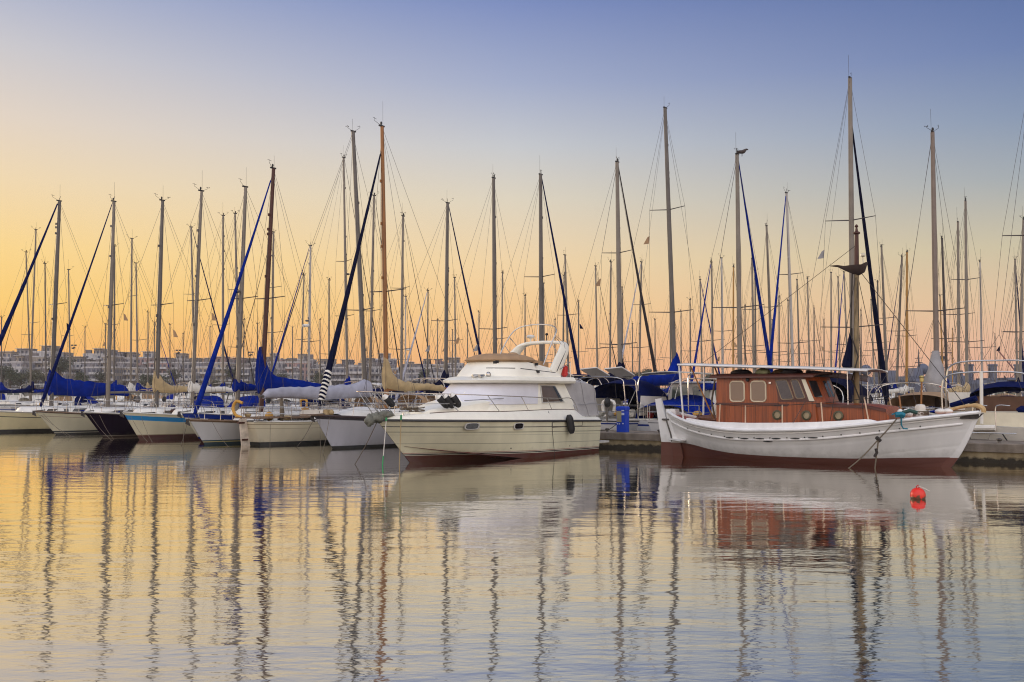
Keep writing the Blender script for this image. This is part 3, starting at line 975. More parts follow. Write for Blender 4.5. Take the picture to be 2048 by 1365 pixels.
def striped_wrap(I):
    pass
fr6 = bow_frame(665, 898, 0.95)
s6 = mast_on_axis(fr6, 774)
def boat6_gear(I):
    root = I['root']; fr = I['fr']
    fs = [c for c in root.children if c.name.startswith('furled_sail')][0]
    fb = Vector((-0.3, 0, 1.75)); ft = I['base'] + I['axis'] * I['ln'] * 0.90 + Vector((0.12, 0, 0))
    rings = MB()
    for k in range(15):
        u = 0.015 + 0.0075 * k
        c = fb.lerp(ft, u); d = (ft - fb).normalized()
        c.z -= 0.10 * math.sin(PI * u)
        rings.tube([c - d * 0.05 + Vector((0.012, 0, 0.01)), c + d * 0.05 - Vector((0.012, 0, 0.01))], 0.142 if k > 1 else 0.12, 10, mi=k % 2)
    rings.build('striped_sheet', [M_SAILW, M_NAVY], fs)
    # inflatable dinghy upside down on the foredeck, bow windlass and pulpit seat
    rg = []
    for i in range(9):
        u = i / 8
        w = 0.62 * math.sin(PI * min(1, 0.18 + u * 0.6)) ** 0.6
        rg.append([Vector((-1.1 - 2.0 * u, w * math.cos(q * PI / 8), I['sh'](0.2) + 0.02 + 0.42 * math.sin(PI * (0.12 + 0.55 * u)) * math.sin(q * PI / 8))) for q in range(9)])
    MB().loft(rg, closed=False).build('upturned_dinghy', M_WHITE, root, smooth=60)
    MB().box((-0.7, 0, 1.42), (0.3, 0.26, 0.22)).ell((-0.7, 0.2, 1.42), 0.1).build('windlass', M_TAN, root)
    MB().box((0.1, 0, 1.34), (0.9, 0.42, 0.05)).build('bow_platform', M_TEAK, root, smooth=0)
FRONT.append(sailboat('sailboat', 'white sailboat with varnished wooden mast, black furled sail striped at its foot', fr6, 10.6, 3.2, 1.30, 1.05, H_WHT6, s6, mast_top(fr6, s6, 764, 254), seed=8,
    group='sailboats moored bow out along the pier', rand=False, o=0.95, mm=M_WOODM, mr=0.10, fore=M_NAVY, fore_r=0.135, fore_from=0.90, fore_to=(-0.3, 0, 1.75), boom=3.7, boom_z=0.95, cover=M_TAN, cover_kw=dict(hump=0.85, h=0.36, w=0.2), railm=mat('dark_brown_rail', (54, 36, 32), 0.5),
    rail_r=0.055, cab=(3.0, 7.2, 0.6, 1.0, 0.45), spread=(0.42,), spw=1.05, extra=boat6_gear,
    lines=[((-0.2, 0.1, 1.2), 641, 906), ((-0.5, 0.3, 1.25), 645, 905)]))
# ------------------------------------------------------------------ motor yacht with a flybridge
def make_yacht():
    fr = Frame((-4.08, 30.13), (-0.6, -0.8))
    root = thing('motor_yacht', 'white motor yacht with flybridge and radar arch, red foot, black fenders on its bow rail', 'motor yacht', (fr.p[0], fr.p[1], 0), fr.rz)
    L = 10.2
    hm = hull_mat('yacht_hull', (234, 227, 194), below=[(0.19, 0.215, (36, 36, 46)), (0.36, 0.385, (150, 146, 124)), (0.46, 0.47, (176, 170, 146)), (0.74, 0.755, (150, 146, 124))],
                  up=[(-1, 0.10, (92, 40, 34)), (0.10, 0.118, (226, 218, 196)), (0.118, 0.15, (34, 30, 36)), (0.15, 0.17, (226, 218, 196)), (0.17, 0.185, (140, 44, 44))], rough=0.22, var=0.075)
    def shz(s): return lerp(1.36, 1.14, min(1, s / L))
    def hbw(s):
        t = max(0.0, s / L)
        return 1.80 * (math.sin(PI / 2 * min(1, t / 0.55)) ** 0.80 if t < 0.55 else 1 - 0.10 * ((t - 0.55) / 0.45) ** 2)
    DR = 0.5
    def pl(s): return lerp(0.22, 0.10, s / L)
    def pt(t, v, side):
        s = t * L
        zt = shz(s)
        # sections: hard chine; bottom deadrise below, nearly upright topsides above
        chz = lerp(0.58, -0.06, min(1, t / 0.52) ** 0.8)
        hb = hbw(s)
        chb = hb * lerp(0.55, 0.92, min(1, t / 0.5))
        if v < 0.4:
            k = v / 0.4
            z = lerp(-DR, chz, k); y = chb * k ** lerp(1.0, 0.9, t)
        else:
            k = (v - 0.4) / 0.6
            z = lerp(chz, zt, k); y = lerp(chb, hb, k ** 0.85)
        zz = (z + DR) / (zt + DR)
        ob = 1.46 * (1.36 + DR) / 1.36
        x = lerp(-(ob + t * (L - ob)), -s, zz)
        return Vector((x, side * max(y, 0.01), z))
    mb = MB(); rows = []; bl = []; up = []
    nv = 20
    for i in range(41):
        t = (i / 40) ** 1.25
        r = [pt(t, j / nv, 1) for j in range(nv, 0, -1)] + [pt(t, 0, 1)] + [pt(t, j / nv, -1) for j in range(1, nv + 1)]
        rows.append(r)
        bl += [shz(t * L) - p.z for p in r]; up += [p.z - pl(t * L) + 0.10 for p in r]
    mb.loft(rows, closed=False, below=bl, up=up)
    last = rows[-1]; n = len(last)
    for j in range(nv):
        q = [last[j], last[j + 1], last[n - 2 - j], last[n - 1 - j]]
        mb.add(q, [(0, 1, 2, 3)], below=[0.6] * 4, up=[p.z for p in q])
    mb.build('hull', hm, root, smooth=28)
    # rubbing strake
    M_RUB = mat('dark_rub_strake', (58, 56, 54), 0.5)
    mb = MB()
    mb.tube([pt((i / 40) ** 1.2, 1, 1) + Vector((0, 0.012, 0)) for i in range(41)] , 0.036, 8)
    mb.tube([pt((i / 40) ** 1.2, 1, -1) - Vector((0, 0.012, 0)) for i in range(41)] , 0.036, 8)
    mb.tube([pt(1, 1, -1), pt(1, 1, 1)], 0.036, 8)
    mb.build('rub_strake', M_RUB, root)
    # spray rails under the bow
    for sd in (1, -1):
        MB().tube([pt((i / 24) * 0.62 + 0.02, 0.40, sd) + Vector((0, sd * 0.012, 0)) for i in range(25)], [0.004 + 0.014 * min(1, i / 5) for i in range(25)], 6).build('spray_rail', hm, root)
    # upper topsides and side decks
    gz = [(0, 1.43), (1.2, 1.52), (2.7, 1.58), (4, 1.56), (8.6, 1.56), (9.1, 1.34), (10.2, 1.30)]
    rows = []
    for i in range(45):
        s = L * (i / 44) ** 1.15
        w = hbw(s); g = smooth_tab(gz, s)
        wi = max(0.01, w - 0.07 - 0.16 * min(1, s / 2.0))
        prof = [(w, shz(s) + 0.02), (w * 0.5 + wi * 0.5 + 0.03 * min(1, s), lerp(shz(s), g, 0.65)), (wi, g), (max(0.005, wi - 0.10), g - 0.005), (max(0.004, wi - 0.13), g - 0.07)]
        ring = [Vector((-s, y, z)) for y, z in prof] + [Vector((-s, 0, g - 0.03))] + [Vector((-s, -y, z)) for y, z in reversed(prof)]
        rows.append(ring)
    b = MB().loft(rows, closed=False)
    e = rows[-1]
    b.add(e, [tuple(range(len(e)))])
    MY = mat('yacht_white', (242, 237, 220), 0.28, var=0.05)
    b.build('deck', MY, root, smooth=32)
    MB().tube([Vector((-s, max(0.02, hbw(s) - 0.085 - 0.16 * min(1, s / 2.0)), smooth_tab(gz, s) + 0.012)) for s in [1.6 + 7.1 * i / 30 for i in range(31)]], 0.014, 5).build('toe_rail', mat('teak_toe_rail', (92, 70, 60), 0.6), root)
    # coachroof rising to the windscreen
    rg = []
    for s, w, z in ((1.75, 0.30, 1.56), (1.95, 0.45, 1.64), (2.5, 0.70, 1.74), (3.2, 0.98, 1.86), (3.9, 1.18, 1.95), (4.6, 1.25, 1.98)):
        rg.append([Vector((-s, w, 1.5)), Vector((-s, w * 0.97, z - 0.08)), Vector((-s, w * 0.85, z)), Vector((-s, 0, z + 0.04)), Vector((-s, -w * 0.85, z)), Vector((-s, -w * 0.97, z - 0.08)), Vector((-s, -w, 1.5))])
    MB().loft(rg).build('coachroof', MY, root, smooth=40)
    # deckhouse
    def plan(z, f, c, cw, aft, aw, it=2):
        P = [(-aft, aw), (-(c + aft) / 2, (cw + aw) / 2 + 0.03), (-c, cw), (-(f + 0.28 * (c - f)), cw * 0.62), (-f, 0.0), (-(f + 0.28 * (c - f)), -cw * 0.62), (-c, -cw), (-(c + aft) / 2, -(cw + aw) / 2 - 0.03), (-aft, -aw)]
        return [Vector((x, y, z)) for x, y in P]
    A = plan(1.50, 2.75, 4.0, 1.30, 8.95, 1.36)
    Bq = plan(1.85, 3.05, 4.25, 1.28, 8.72, 1.33)
    Cq = plan(2.52, 3.95, 5.1, 1.14, 8.35, 1.20)
    def dense(P):
        out = []
        for i in range(len(P) - 1):
            for k in range(4):
                out.append(P[i].lerp(P[i + 1], k / 4))
        out.append(P[-1])
        q = out[:]
        for _ in range(2):
            q = [q[0]] + [(q[i - 1] + q[i] * 2 + q[i + 1]) / 4 for i in range(1, len(q) - 1)] + [q[-1]]
        return q
    R = [dense(A), dense(Bq), dense(Cq)]
    MB().loft(R).build('deckhouse', MY, root, smooth=40)
    # white cloth over the windscreen and the forward side windows
    def outset(P, d):
        out = []
        for i, p in enumerate(P):
            t = (P[min(i + 1, len(P) - 1)] - P[max(i - 1, 0)]); t.z = 0; t.normalize()
            nrm = Vector((t.y, -t.x, 0))
            if nrm.dot(p - Vector((-6, 0, p.z))) < 0: nrm = -nrm
            out.append(p + nrm * d)
        return out
    lo = [a.lerp(bq, 0.85) for a, bq in zip(R[0], R[1])]
    hi = [a.lerp(bq, 0.97) for a, bq in zip(R[1], R[2])]
    sel = [i for i, p in enumerate(lo) if p.x > -6.9]
    rr = random.Random(3)
    rows = []
    for k in range(6):
        u = k / 5
        rw = outset([a.lerp(b2, u) for a, b2 in zip(lo, hi)], 0.02)
        rows.append([rw[i] + Vector((0, 0, 0.01 * math.sin(i * 1.7))) + Vector((rr.uniform(0, 0.012), 0, 0)) for i in sel])
    MB().loft(rows, closed=False).build('windscreen_cover', mat('windscreen_cloth', (218, 216, 220), 0.9, var=0.10, scale=1.5, bump=0.5, bscale=3), root, smooth=50)
    # aft side windows
    for sd in (1, -1):
        def onw(s, z):
            f = (z - 1.85) / 0.67
            y = lerp(1.325, 1.185, f) + 0.012
            return Vector((-s, sd * y, z))
        fq = [onw(6.80, 2.47), onw(7.74, 2.45), onw(8.16, 1.84), onw(6.74, 1.82)]
        MB().slab(fq, (0, sd * 0.014, 0)).build('window_frame', M_DECK, root, smooth=0)
        gq = [onw(6.87, 2.43), onw(7.70, 2.41), onw(8.04, 1.88), onw(6.81, 1.86)]
        gp = MB().slab([p + Vector((0, sd * 0.016, 0)) for p in gq], (0, sd * 0.008, 0)).build('side_window', M_BRONZE, root, smooth=0)
        MB().slab([p + Vector((0, sd * 0.026, 0)) for p in (onw(7.55, 2.42), onw(7.70, 2.41), onw(8.04, 1.88), onw(7.86, 1.87))], (0, sd * 0.006, 0)).build('window_tint', M_GLASS, gp, smooth=0)
    # flybridge floor with its overhanging lip
    def fp(z, f, c, cw, aft, aw): return dense(plan(z, f, c, cw, aft, aw))
    rings = [fp(2.50, 3.85, 5.0, 1.16, 8.7, 1.24), fp(2.525, 3.62, 4.85, 1.36, 8.72, 1.42), fp(2.60, 3.60, 4.82, 1.40, 8.75, 1.46), fp(2.70, 3.95, 5.0, 1.36, 8.72, 1.43), fp(2.745, 4.3, 5.3, 1.24, 8.68, 1.38)]
    MB().loft(rings).build('flybridge_floor', MY, root, smooth=40)
    rings = [fp(2.74, 4.32, 5.25, 1.20, 8.0, 1.30), fp(2.80, 4.36, 5.27, 1.19, 8.0, 1.29), fp(3.02, 4.60, 5.45, 1.14, 7.9, 1.22), fp(3.28, 4.90, 5.75, 1.06, 7.0, 1.16)]
    # the coaming drops towards its aft end
    def drop(P, z):
        out = []
        for p in P:
            s = -p.x
            k = max(0, (s - 6.0) / 1.9)
            out.append(Vector((p.x if z < 3.2 else p.x, p.y, z - (z - 2.80) / 0.48 * 0.26 * min(1, k) if z > 2.9 else z)))
        return out
    rings[3] = fp(3.28, 4.90, 5.75, 1.06, 7.85, 1.14)
    rings = [drop(r, r[0].z) for r in rings]
    co = MB().loft(rings).build('flybridge_coaming', MY, root, smooth=40)
    # dark pin stripe and grab rail along the coaming
    def stripe(s0, s1):
        pts = []
        for i in range(16):
            s = lerp(s0, s1, i / 15)
            z = 3.02 - 0.13 * max(0, (s - 5.6) / 2.3)
            P = outset(drop(fp(3.02, 4.60, 5.45, 1.14, 7.9, 1.22), 3.02), 0.004)
            best = min((p for p in P if p.y > 0), key=lambda p: abs(-p.x - s))
            # interpolate y on the outline
            Q = sorted([p for p in P if p.y > 0], key=lambda p: -p.x)
            y = interp([(-p.x, p.y) for p in Q], s)
            pts.append(Vector((-s, y, z)))
        return pts
    MB().tube(stripe(5.75, 7.75), 0.014, 6).build('pin_stripe', M_NAVY, co)
    MB().tube(stripe(4.75, 5.5), 0.014, 6).build('pin_stripe', M_NAVY, co)
    # tan cover over the helm and seats
    rg = []
    for z, f, c, cw, aft, aw in ((3.25, 4.78, 5.68, 1.10, 6.55, 1.10), (3.31, 4.68, 5.6, 1.14, 6.7, 1.12), (3.40, 4.78, 5.7, 1.04, 6.65, 1.02), (3.50, 5.1, 5.9, 0.75, 6.5, 0.75), (3.54, 5.35, 6.0, 0.4, 6.3, 0.4)):
        rg.append(fp(z, f, c, cw, aft, aw))
    MB().loft(rg).build('helm_cover', M_BROWNC, root, smooth=50)
    for s, y in ((6.35, 0.35), (6.75, -0.3)):
        MB().ell((-s, y, 3.48), (0.22, 0.26, 0.13), 10, 6).build('seat_cover', M_BROWNC, root)
    MB().slab([(-6.7, 0.98, 3.12), (-7.7, 0.96, 3.02), (-7.7, 0.96, 3.28), (-6.7, 0.98, 3.34)], (0, -0.3, 0)).build('side_seat', M_BROWNC, root)
    # radar arch
    path = bez([(-7.72, 1.18, 2.80), (-8.12, 1.14, 3.30), (-8.62, 1.03, 3.82), (-8.80, 0.78, 4.02), (-8.82, 0.2, 4.06), (-8.82, -0.2, 4.06), (-8.80, -0.78, 4.02), (-8.62, -1.03, 3.82), (-8.12, -1.14, 3.30), (-7.72, -1.18, 2.80)], 6)
    rings = []
    m = len(path)
    for i, p in enumerate(path):
        u = abs(i / (m - 1) - 0.5) * 2
        wd_ = lerp(0.17, 0.33, max(0, (u - 0.4) / 0.6))
        t = (path[min(i + 1, m - 1)] - path[max(i - 1, 0)]).normalized()
        fwd = Vector((1, 0, 0.0)); fwd = (fwd - t * fwd.dot(t)).normalized()
        nr = t.cross(fwd)
        th = 0.055
        rings.append([p + fwd * (wd_ * a) + nr * (th * b) for a, b in ((-1, -0.5), (-0.85, -1), (0.85, -1), (1, -0.5), (1, 0.5), (0.85, 1), (-0.85, 1), (-1, 0.5))])
    ar = MB().loft(rings).build('radar_arch', MY, root, smooth=45)
    st = [(-7.66 - 0.1, 1.245, 2.95), (-8.10, 1.205, 3.32), (-8.52, 1.12, 3.72)]
    MB().tube([Vector(p) + Vector((-0.06, 0, 0)) for p in st], 0.012, 5).build('pin_stripe', M_NAVY, ar)
    MB().tube([(-8.8, 0.12, 4.1), (-8.8, 0.12, 4.32)], 0.02, 6).ell((-8.8, 0.12, 4.36), (0.06, 0.06, 0.05), 8, 6).build('anchor_light', M_BLACK, ar)
    MB().tube([(-8.8, -0.3, 4.1), (-8.85, -0.3, 5.4)], [0.012, 0.004], 5).build('whip_aerial', M_WHITE, ar)
    MB().lathe([(0.02, 0), (0.03, 0.16), (0.14, 0.20), (0.17, 0.24), (0.12, 0.29), (0.02, 0.31)], (-8.8, -0.62, 4.06), 12).build('satellite_dome', M_WHITE, ar)
    # folded bimini hoops over the flybridge
    mb = MB()
    mb.tube(bez([(-7.22, 1.08, 3.18), (-7.75, 1.06, 3.95), (-8.15, 1.0, 4.42), (-8.28, 0.75, 4.62), (-8.32, 0.25, 4.70), (-8.32, -0.25, 4.70), (-8.28, -0.75, 4.62), (-8.15, -1.0, 4.42), (-7.75, -1.06, 3.95), (-7.22, -1.08, 3.18)], 5), 0.024, 6)
    for s in (1, -1):
        mb.tube([(-7.75, s * 1.06, 3.95), (-8.35, s * 1.08, 3.45)], 0.014, 5)
        mb.tube([(-7.98, s * 1.03, 4.25), (-8.62, s * 1.0, 3.85)], 0.010, 5)
        mb.tube([(-8.0, s * 1.03, 4.28), (-8.5, s * 1.1, 4.0), (-8.75, s * 1.1, 3.2)], 0.010, 5)
    mb.build('bimini_frame', M_STEEL, root)
    mb = MB()
    mb.tube([(-8.0, 1.25, 3.0), (-8.0, 1.25, 3.02), (-8.62, 1.3, 3.3), (-8.62, -1.3, 3.3), (-8.0, -1.25, 3.02)], 0.014, 5)
    for s in (1, -1):
        mb.tube([(-8.62, s * 1.3, 3.3), (-8.62, s * 1.3, 2.74)], 0.014, 5)
    mb.tube([(-8.62, 0.3, 3.3), (-8.62, 0.3, 2.74)], 0.014, 5)
    mb.build('flybridge_rail', M_STEEL, root)
    MB().lathe([(0.05, 0), (0.12, 0.06), (0.12, 0.36), (0.04, 0.42)], (-8.45, 1.15, 2.76), 10).build('liferaft', M_RED, root)
    # grey canvas over the after cockpit
    rg = []
    rr = random.Random(8)
    for s, w, z in ((8.36, 1.20, 2.64), (8.7, 1.25, 2.68), (9.3, 1.28, 2.66), (9.9, 1.29, 2.60), (10.22, 1.28, 2.50), (10.34, 1.27, 2.38)):
        bs = 8.9 + (s - 8.36) * 0.74
        ring = []
        for k in range(8):
            u = k / 7
            ring.append(Vector((-lerp(bs, s, u) - 0.02 * math.sin(u * 9), lerp(1.44, w, u) - 0.05 * math.sin(PI * u) * rr.uniform(0.2, 1.0), lerp(1.33, z - 0.10, u))))
        ring += [Vector((-s, w * 0.85, z)), Vector((-s, w * 0.4, z + 0.06)), Vector((-s, 0, z + 0.08)), Vector((-s, -w * 0.4, z + 0.06)), Vector((-s, -w * 0.85, z))]
        for k in range(7, -1, -1):
            q = ring[k]; ring.append(Vector((q.x, -q.y, q.z)))
        rg.append(ring)
    cv = MB().loft(rg)
    can = cv.build('cockpit_canvas', mat('canvas_enclosure', (168, 164, 162), 0.9, var=0.14, scale=2.5, bump=0.6, bscale=4), root, smooth=50)
    for j in (2, 4):
        MB().tube([p + Vector((0, 0.012, 0.004)) for p in rg[j][:9]], 0.012, 4).build('canvas_seam', M_GREYC, can)
    MB().tube([Vector((-9.0 - 0.2 * i, 1.40 + 0.01 * i, 1.78 - 0.03 * math.sin(i))) for i in range(7)], 0.012, 4).build('canvas_seam', M_GREYC, can)
    # swimming platform
    MB().box((-10.62, 0, 0.33), (0.86, 2.9, 0.07)).build('swim_platform', M_DECK, root, smooth=0)
    # port lights
    def side(s, z, out=0.0):
        # point on the port topside
        t = s / L
        bv = 0.7
        for v in [0.4 + 0.6 * i / 60 for i in range(61)]:
            if pt(t, v, 1).z >= z: bv = v; break
        p = pt(t, bv, 1)
        return Vector((-s, p.y + out, z))
    for s, a in ((2.89, 0.27), (4.84, 0.24)):
        for sd in (1, -1):
            def ringp(ra, rb, out, s=s, sd=sd):
                P = []
                for k in range(20):
                    an = 2 * PI * k / 20
                    cx = math.copysign(abs(math.cos(an)) ** 0.6, math.cos(an)); sz = math.copysign(abs(math.sin(an)) ** 0.6, math.sin(an))
                    q = side(s + ra * cx, (1.125 if s < 4 else 1.085) + rb * sz, out)
                    P.append(Vector((q.x, sd * q.y, q.z)))
                return P
            pf = MB().loft([ringp(a, 0.115, 0.0), ringp(a, 0.115, 0.022), ringp(a * 0.86, 0.092, 0.026), ringp(a * 0.84, 0.088, 0.006)], caps=False).build('porthole', M_DECK, root)
            MB().add(ringp(a * 0.85, 0.09, 0.010), [tuple(range(20))]).build('porthole_glass', M_GLASS, pf)
    # engine vent and skin fittings
    q = [side(6.75, 1.17, 0.008), side(8.75, 1.17, 0.008), side(8.75, 0.99, 0.008), side(6.75, 0.99, 0.008)]
    MB().tube(q + [q[0]], 0.012, 4).build('engine_vent', M_ALUD, root)
    for s, z in ((8.0, 0.30), (4.6, 0.36), (9.4, 1.19)):
        MB().ell(side(s, z), (0.025, 0.02, 0.025), 8, 6).build('skin_fitting', M_BLACK, root)
    # guard rail
    def gr(s, b, z): return Vector((-s, b, z))
    def rail_b(s): return max(0.12, hbw(max(0, s)) - 0.12 - 0.12 * min(1, max(0, s) / 2.0))
    def railz(s): return interp([(-0.7, 2.22), (2, 2.15), (5, 2.06), (8.4, 1.96)], s)
    mb = MB()
    up_ = []
    for s in [8.85, 8.4, 7.5, 6.0, 4.5, 3.0, 2.0, 1.0, 0.3, -0.2]:
        up_.append(gr(s, rail_b(max(0.3, s)) if s > 0.3 else lerp(0.30, 0.42, max(0, (s + 0.2) / 0.5)), railz(s) if s < 8.6 else 1.5))
    path = up_ + [gr(-0.62, 0.22, 2.22)] + [Vector((p.x, -p.y, p.z)) for p in ([gr(-0.62, 0.22, 2.22)] + up_[::-1])]
    mb.tube(bez(path, 4), 0.015, 6)
    mid = []
    for s in (2.55, 1.6, 0.9, 0.2, -0.15):
        mid.append(gr(s, rail_b(max(0.3, s)) if s > 0.3 else 0.33, 1.84))
    path = mid + [gr(-0.42, 0.2, 1.86)] + [Vector((p.x, -p.y, p.z)) for p in ([gr(-0.42, 0.2, 1.86)] + mid[::-1])]
    mb.tube(bez(path, 4), 0.011, 5)
    for s0, s1 in ((-0.15, 0.55), (2.0, 2.62), (3.68, 4.22), (5.25, 5.67), (6.76, 7.08)):
        for sd in (1, -1):
            bt = rail_b(max(0.3, s0)); bb = rail_b(max(0.3, s1))
            mb.tube([gr(s0, sd * bt, railz(s0)), gr(s1, sd * bb, smooth_tab(gz, s1) - 0.02)], 0.014, 6)
    for sd in (1, -1):
        mb.tube([gr(-0.55, sd * 0.22, 2.2), gr(0.02, sd * 0.12, 1.46)], 0.014, 6)
        mb.tube([gr(-0.4, sd * 0.22, 2.2), gr(0.35, sd * 0.22, 1.5)], 0.012, 6)
    mb.build('guard_rail', M_STEEL, root)
    MB().tube([(-2.9, 1.02, 1.93), (-4.6, 1.30, 2.0)], 0.012, 5).build('grab_rail', M_STEEL, root)
    # wrapped anchor on the bow
    rr = random.Random(4)
    MB().ell((-0.02, 0.02, 1.44), (0.34, 0.17, 0.16), 12, 8, fn=lambda d: 0.82 + 0.36 * rr.random()).ell((0.30, 0.0, 1.36), (0.18, 0.12, 0.18), 10, 7, fn=lambda d: 0.8 + 0.4 * rr.random()).ell((-0.30, 0.10, 1.52), (0.30, 0.16, 0.12), 10, 7, fn=lambda d: 0.8 + 0.4 * rr.random()).build('wrapped_anchor', mat('grey_green_cloth', (124, 124, 112), 0.9, var=0.35, scale=7, bump=0.8), root, smooth=60)
    mb = MB()
    for k in range(3):
        mb.tube([(-1.0 - 0.3 * k + 0.18 * math.cos(a * 0.8), 0.25 + 0.18 * math.sin(a * 0.8), 1.60 + 0.012 * a) for a in range(12)], 0.02, 4)
    mb.build('rope_coil', M_ROPE, root)
    for sd in (1, -1):
        MB().tube([(-0.75, sd * 0.38, 1.5), (-0.75, sd * 0.38, 1.6), (-0.6, sd * 0.36, 1.62), (-0.95, sd * 0.42, 1.62)], 0.025, 6).build('cleat', M_STEEL, root)
    # searchlight, horns, camera
    mb = MB()
    hx, hy, hz = fr.loc(962, 751, 0.55)
    c = Vector((hx, hy, hz))
    for k in range(2):
        mb.lathe([(0.02, -0.08), (0.04, 0.0), (0.085, 0.13)], c + Vector((0.05, 0.18 * k, 0)), 10)
    MB().ell(c + Vector((-0.12, 0.22, 0.02)), (0.09, 0.09, 0.10), 10, 8).build('searchlight', M_STEEL, root)
    o = MB().tube([c + Vector((0.32, -0.1, -0.05)), c + Vector((0.05, 0.0, 0.0))], [0.075, 0.03], 10).build('horn', M_STEEL, root)
    o = MB().tube([c + Vector((0.24, 0.12, -0.05)), c + Vector((0.0, 0.14, 0.0))], [0.075, 0.03], 10).build('horn', M_STEEL, root)
    for px, py, b in ((1076, 743.5, 1.26), (1073, 729, 1.2), (990, 725, 1.06), (994, 724, 1.07)):
        p = Vector(fr.loc(px, py, b))
        MB().box(p, (0.09, 0.09, 0.09)).build('navigation_light', M_BLACK, root, smooth=0)
    return fr, root, pt, side, rail_b
YF, YR, Y_pt, Y_side, Y_rb = make_yacht()

def fender(name, label, p0, p1, r, group, m=M_BLACK, cap=M_WHITE):
    p0 = Vector(p0); p1 = Vector(p1)
    d = (p1 - p0)
    root = thing(name, label, 'fender', p1, 0, group)
    n = 14
    pts = [p0.lerp(p1, i / n) - p1 for i in range(n + 1)]
    rs = [r * (0.55 + 0.45 * math.sin(PI * min(1, max(0, (i / n) / 0.24)) / 2)) if i / n < 0.24 else (r * (0.55 + 0.45 * math.sin(PI * min(1, (1 - i / n) / 0.24) / 2)) if i / n > 0.76 else r) for i in range(n + 1)]
    MB().tube(pts, rs, 14).build('fender_body', m, root, smooth=60)
    if cap is not None:
        u = d.normalized()
        MB().tube([p0 - p1 - u * 0.06, p0 - p1 + u * 0.025], [r * 0.5, r * 0.97], 14).build('fender_cap', cap, root, smooth=60)
    return root
def yw(s, b, z):
    x, y = YF.world(-s, b)
    return Vector((x, y, z))
def c4(px, py, b): 
    q = YF.loc(740 + px / 4.096, 630 + py / 4.096, b)
    x, y = YF.world(q[0], q[1])
    return Vector((x, y, q[2]))
fender('fender', 'black fender with white end cap, nearest the bow on the yacht rail', c4(125, 672, 0.5), c4(192, 748, 0.55), 0.105, 'black fenders on the motor yacht')
fender('fender', 'black fender in the yacht rail rack, bowmost of the three together', c4(555, 668, 0.75), c4(638, 756, 0.8), 0.115, 'black fenders on the motor yacht')
fender('fender', 'black fender in the middle of the three racked on the yacht rail', c4(612, 664, 0.85), c4(680, 758, 0.9), 0.115, 'black fenders on the motor yacht')
fender('fender', 'black fender in the yacht rail rack, closest to the windscreen', c4(672, 656, 0.95), c4(732, 752, 1.0), 0.115, 'black fenders on the motor yacht')
fender('fender', 'black fender hanging down the side of the motor yacht hull', yw(7.60, 1.90, 1.40), yw(7.76, 1.92, 0.76), 0.135, 'black fenders on the motor yacht', cap=None)

def rope(name, label, pts, r, m, group=None, cat='rope', k=4, parts=()):
    pts = [Vector(p) for p in pts]
    o0 = pts[-1].copy(); o0.z = 0
    mb = MB().tube([p - o0 for p in pts], r, k + 1)
    o = mb.build(name, m, None, loc=o0)
    tag(o, label, cat, group)
    for sub, mm, P, rr_ in parts:
        MB().tube([Vector(p) - o0 for p in P], rr_, 6).build(sub, mm, o)
    return o
a = c4(135, 842, 0.35); g1 = Vector((*G(764.5, 932), -0.1))
rope('mooring_rope', 'white mooring rope with green whipping, from the yacht bow into the water', [a, a.lerp(g1, 0.5), g1], 0.014, M_SAILW, 'mooring ropes of the motor yacht',
     parts=(('green_whipping', M_GREEN, [a, a.lerp(g1, 0.06)], 0.03), ('green_whipping', M_GREEN, [a.lerp(g1, 0.74), a.lerp(g1, 0.98)], 0.019)))
a = c4(255, 836, 0.55); g1 = Vector((*G(798.5, 930), -0.1))
rope('mooring_rope', 'straight tan mooring rope just aft of the yacht stem', [a, a.lerp(g1, 0.5), g1], 0.015, M_TAN, 'mooring ropes of the motor yacht', parts=(('green_whipping', M_GREEN, [a + Vector((0, 0, 0.05)), a.lerp(g1, 0.06)], 0.028),))
a = yw(-0.05, 0.05, 1.30); g1 = Vector((*G(706, 929), -0.1))
rope('mooring_rope', 'slanting mooring rope from the yacht stem across the white sailboat hull', [a.lerp(g1, i / 8) - Vector((0, 0, 0.06 * math.sin(PI * i / 8))) for i in range(9)], 0.013, M_ROPE, 'mooring ropes of the motor yacht')
a = c4(1462, 792, 1.66); b_ = Y_side(6.9, 0.15, 0.02); bw = YF.world(b_.x, b_.y); g1 = Vector((bw[0], bw[1], -0.1))
rope('mooring_rope', 'thin dark rope hanging straight down the yacht side amidships', [a, Vector((a.x * 0.98 + g1.x * 0.02 + 0.10, a.y - 0.06, 1.2)), g1 + Vector((0.06, -0.05, 0.1)), g1 + Vector((0.06, -0.05, 0))], 0.009, M_ROPED, 'mooring ropes of the motor yacht')
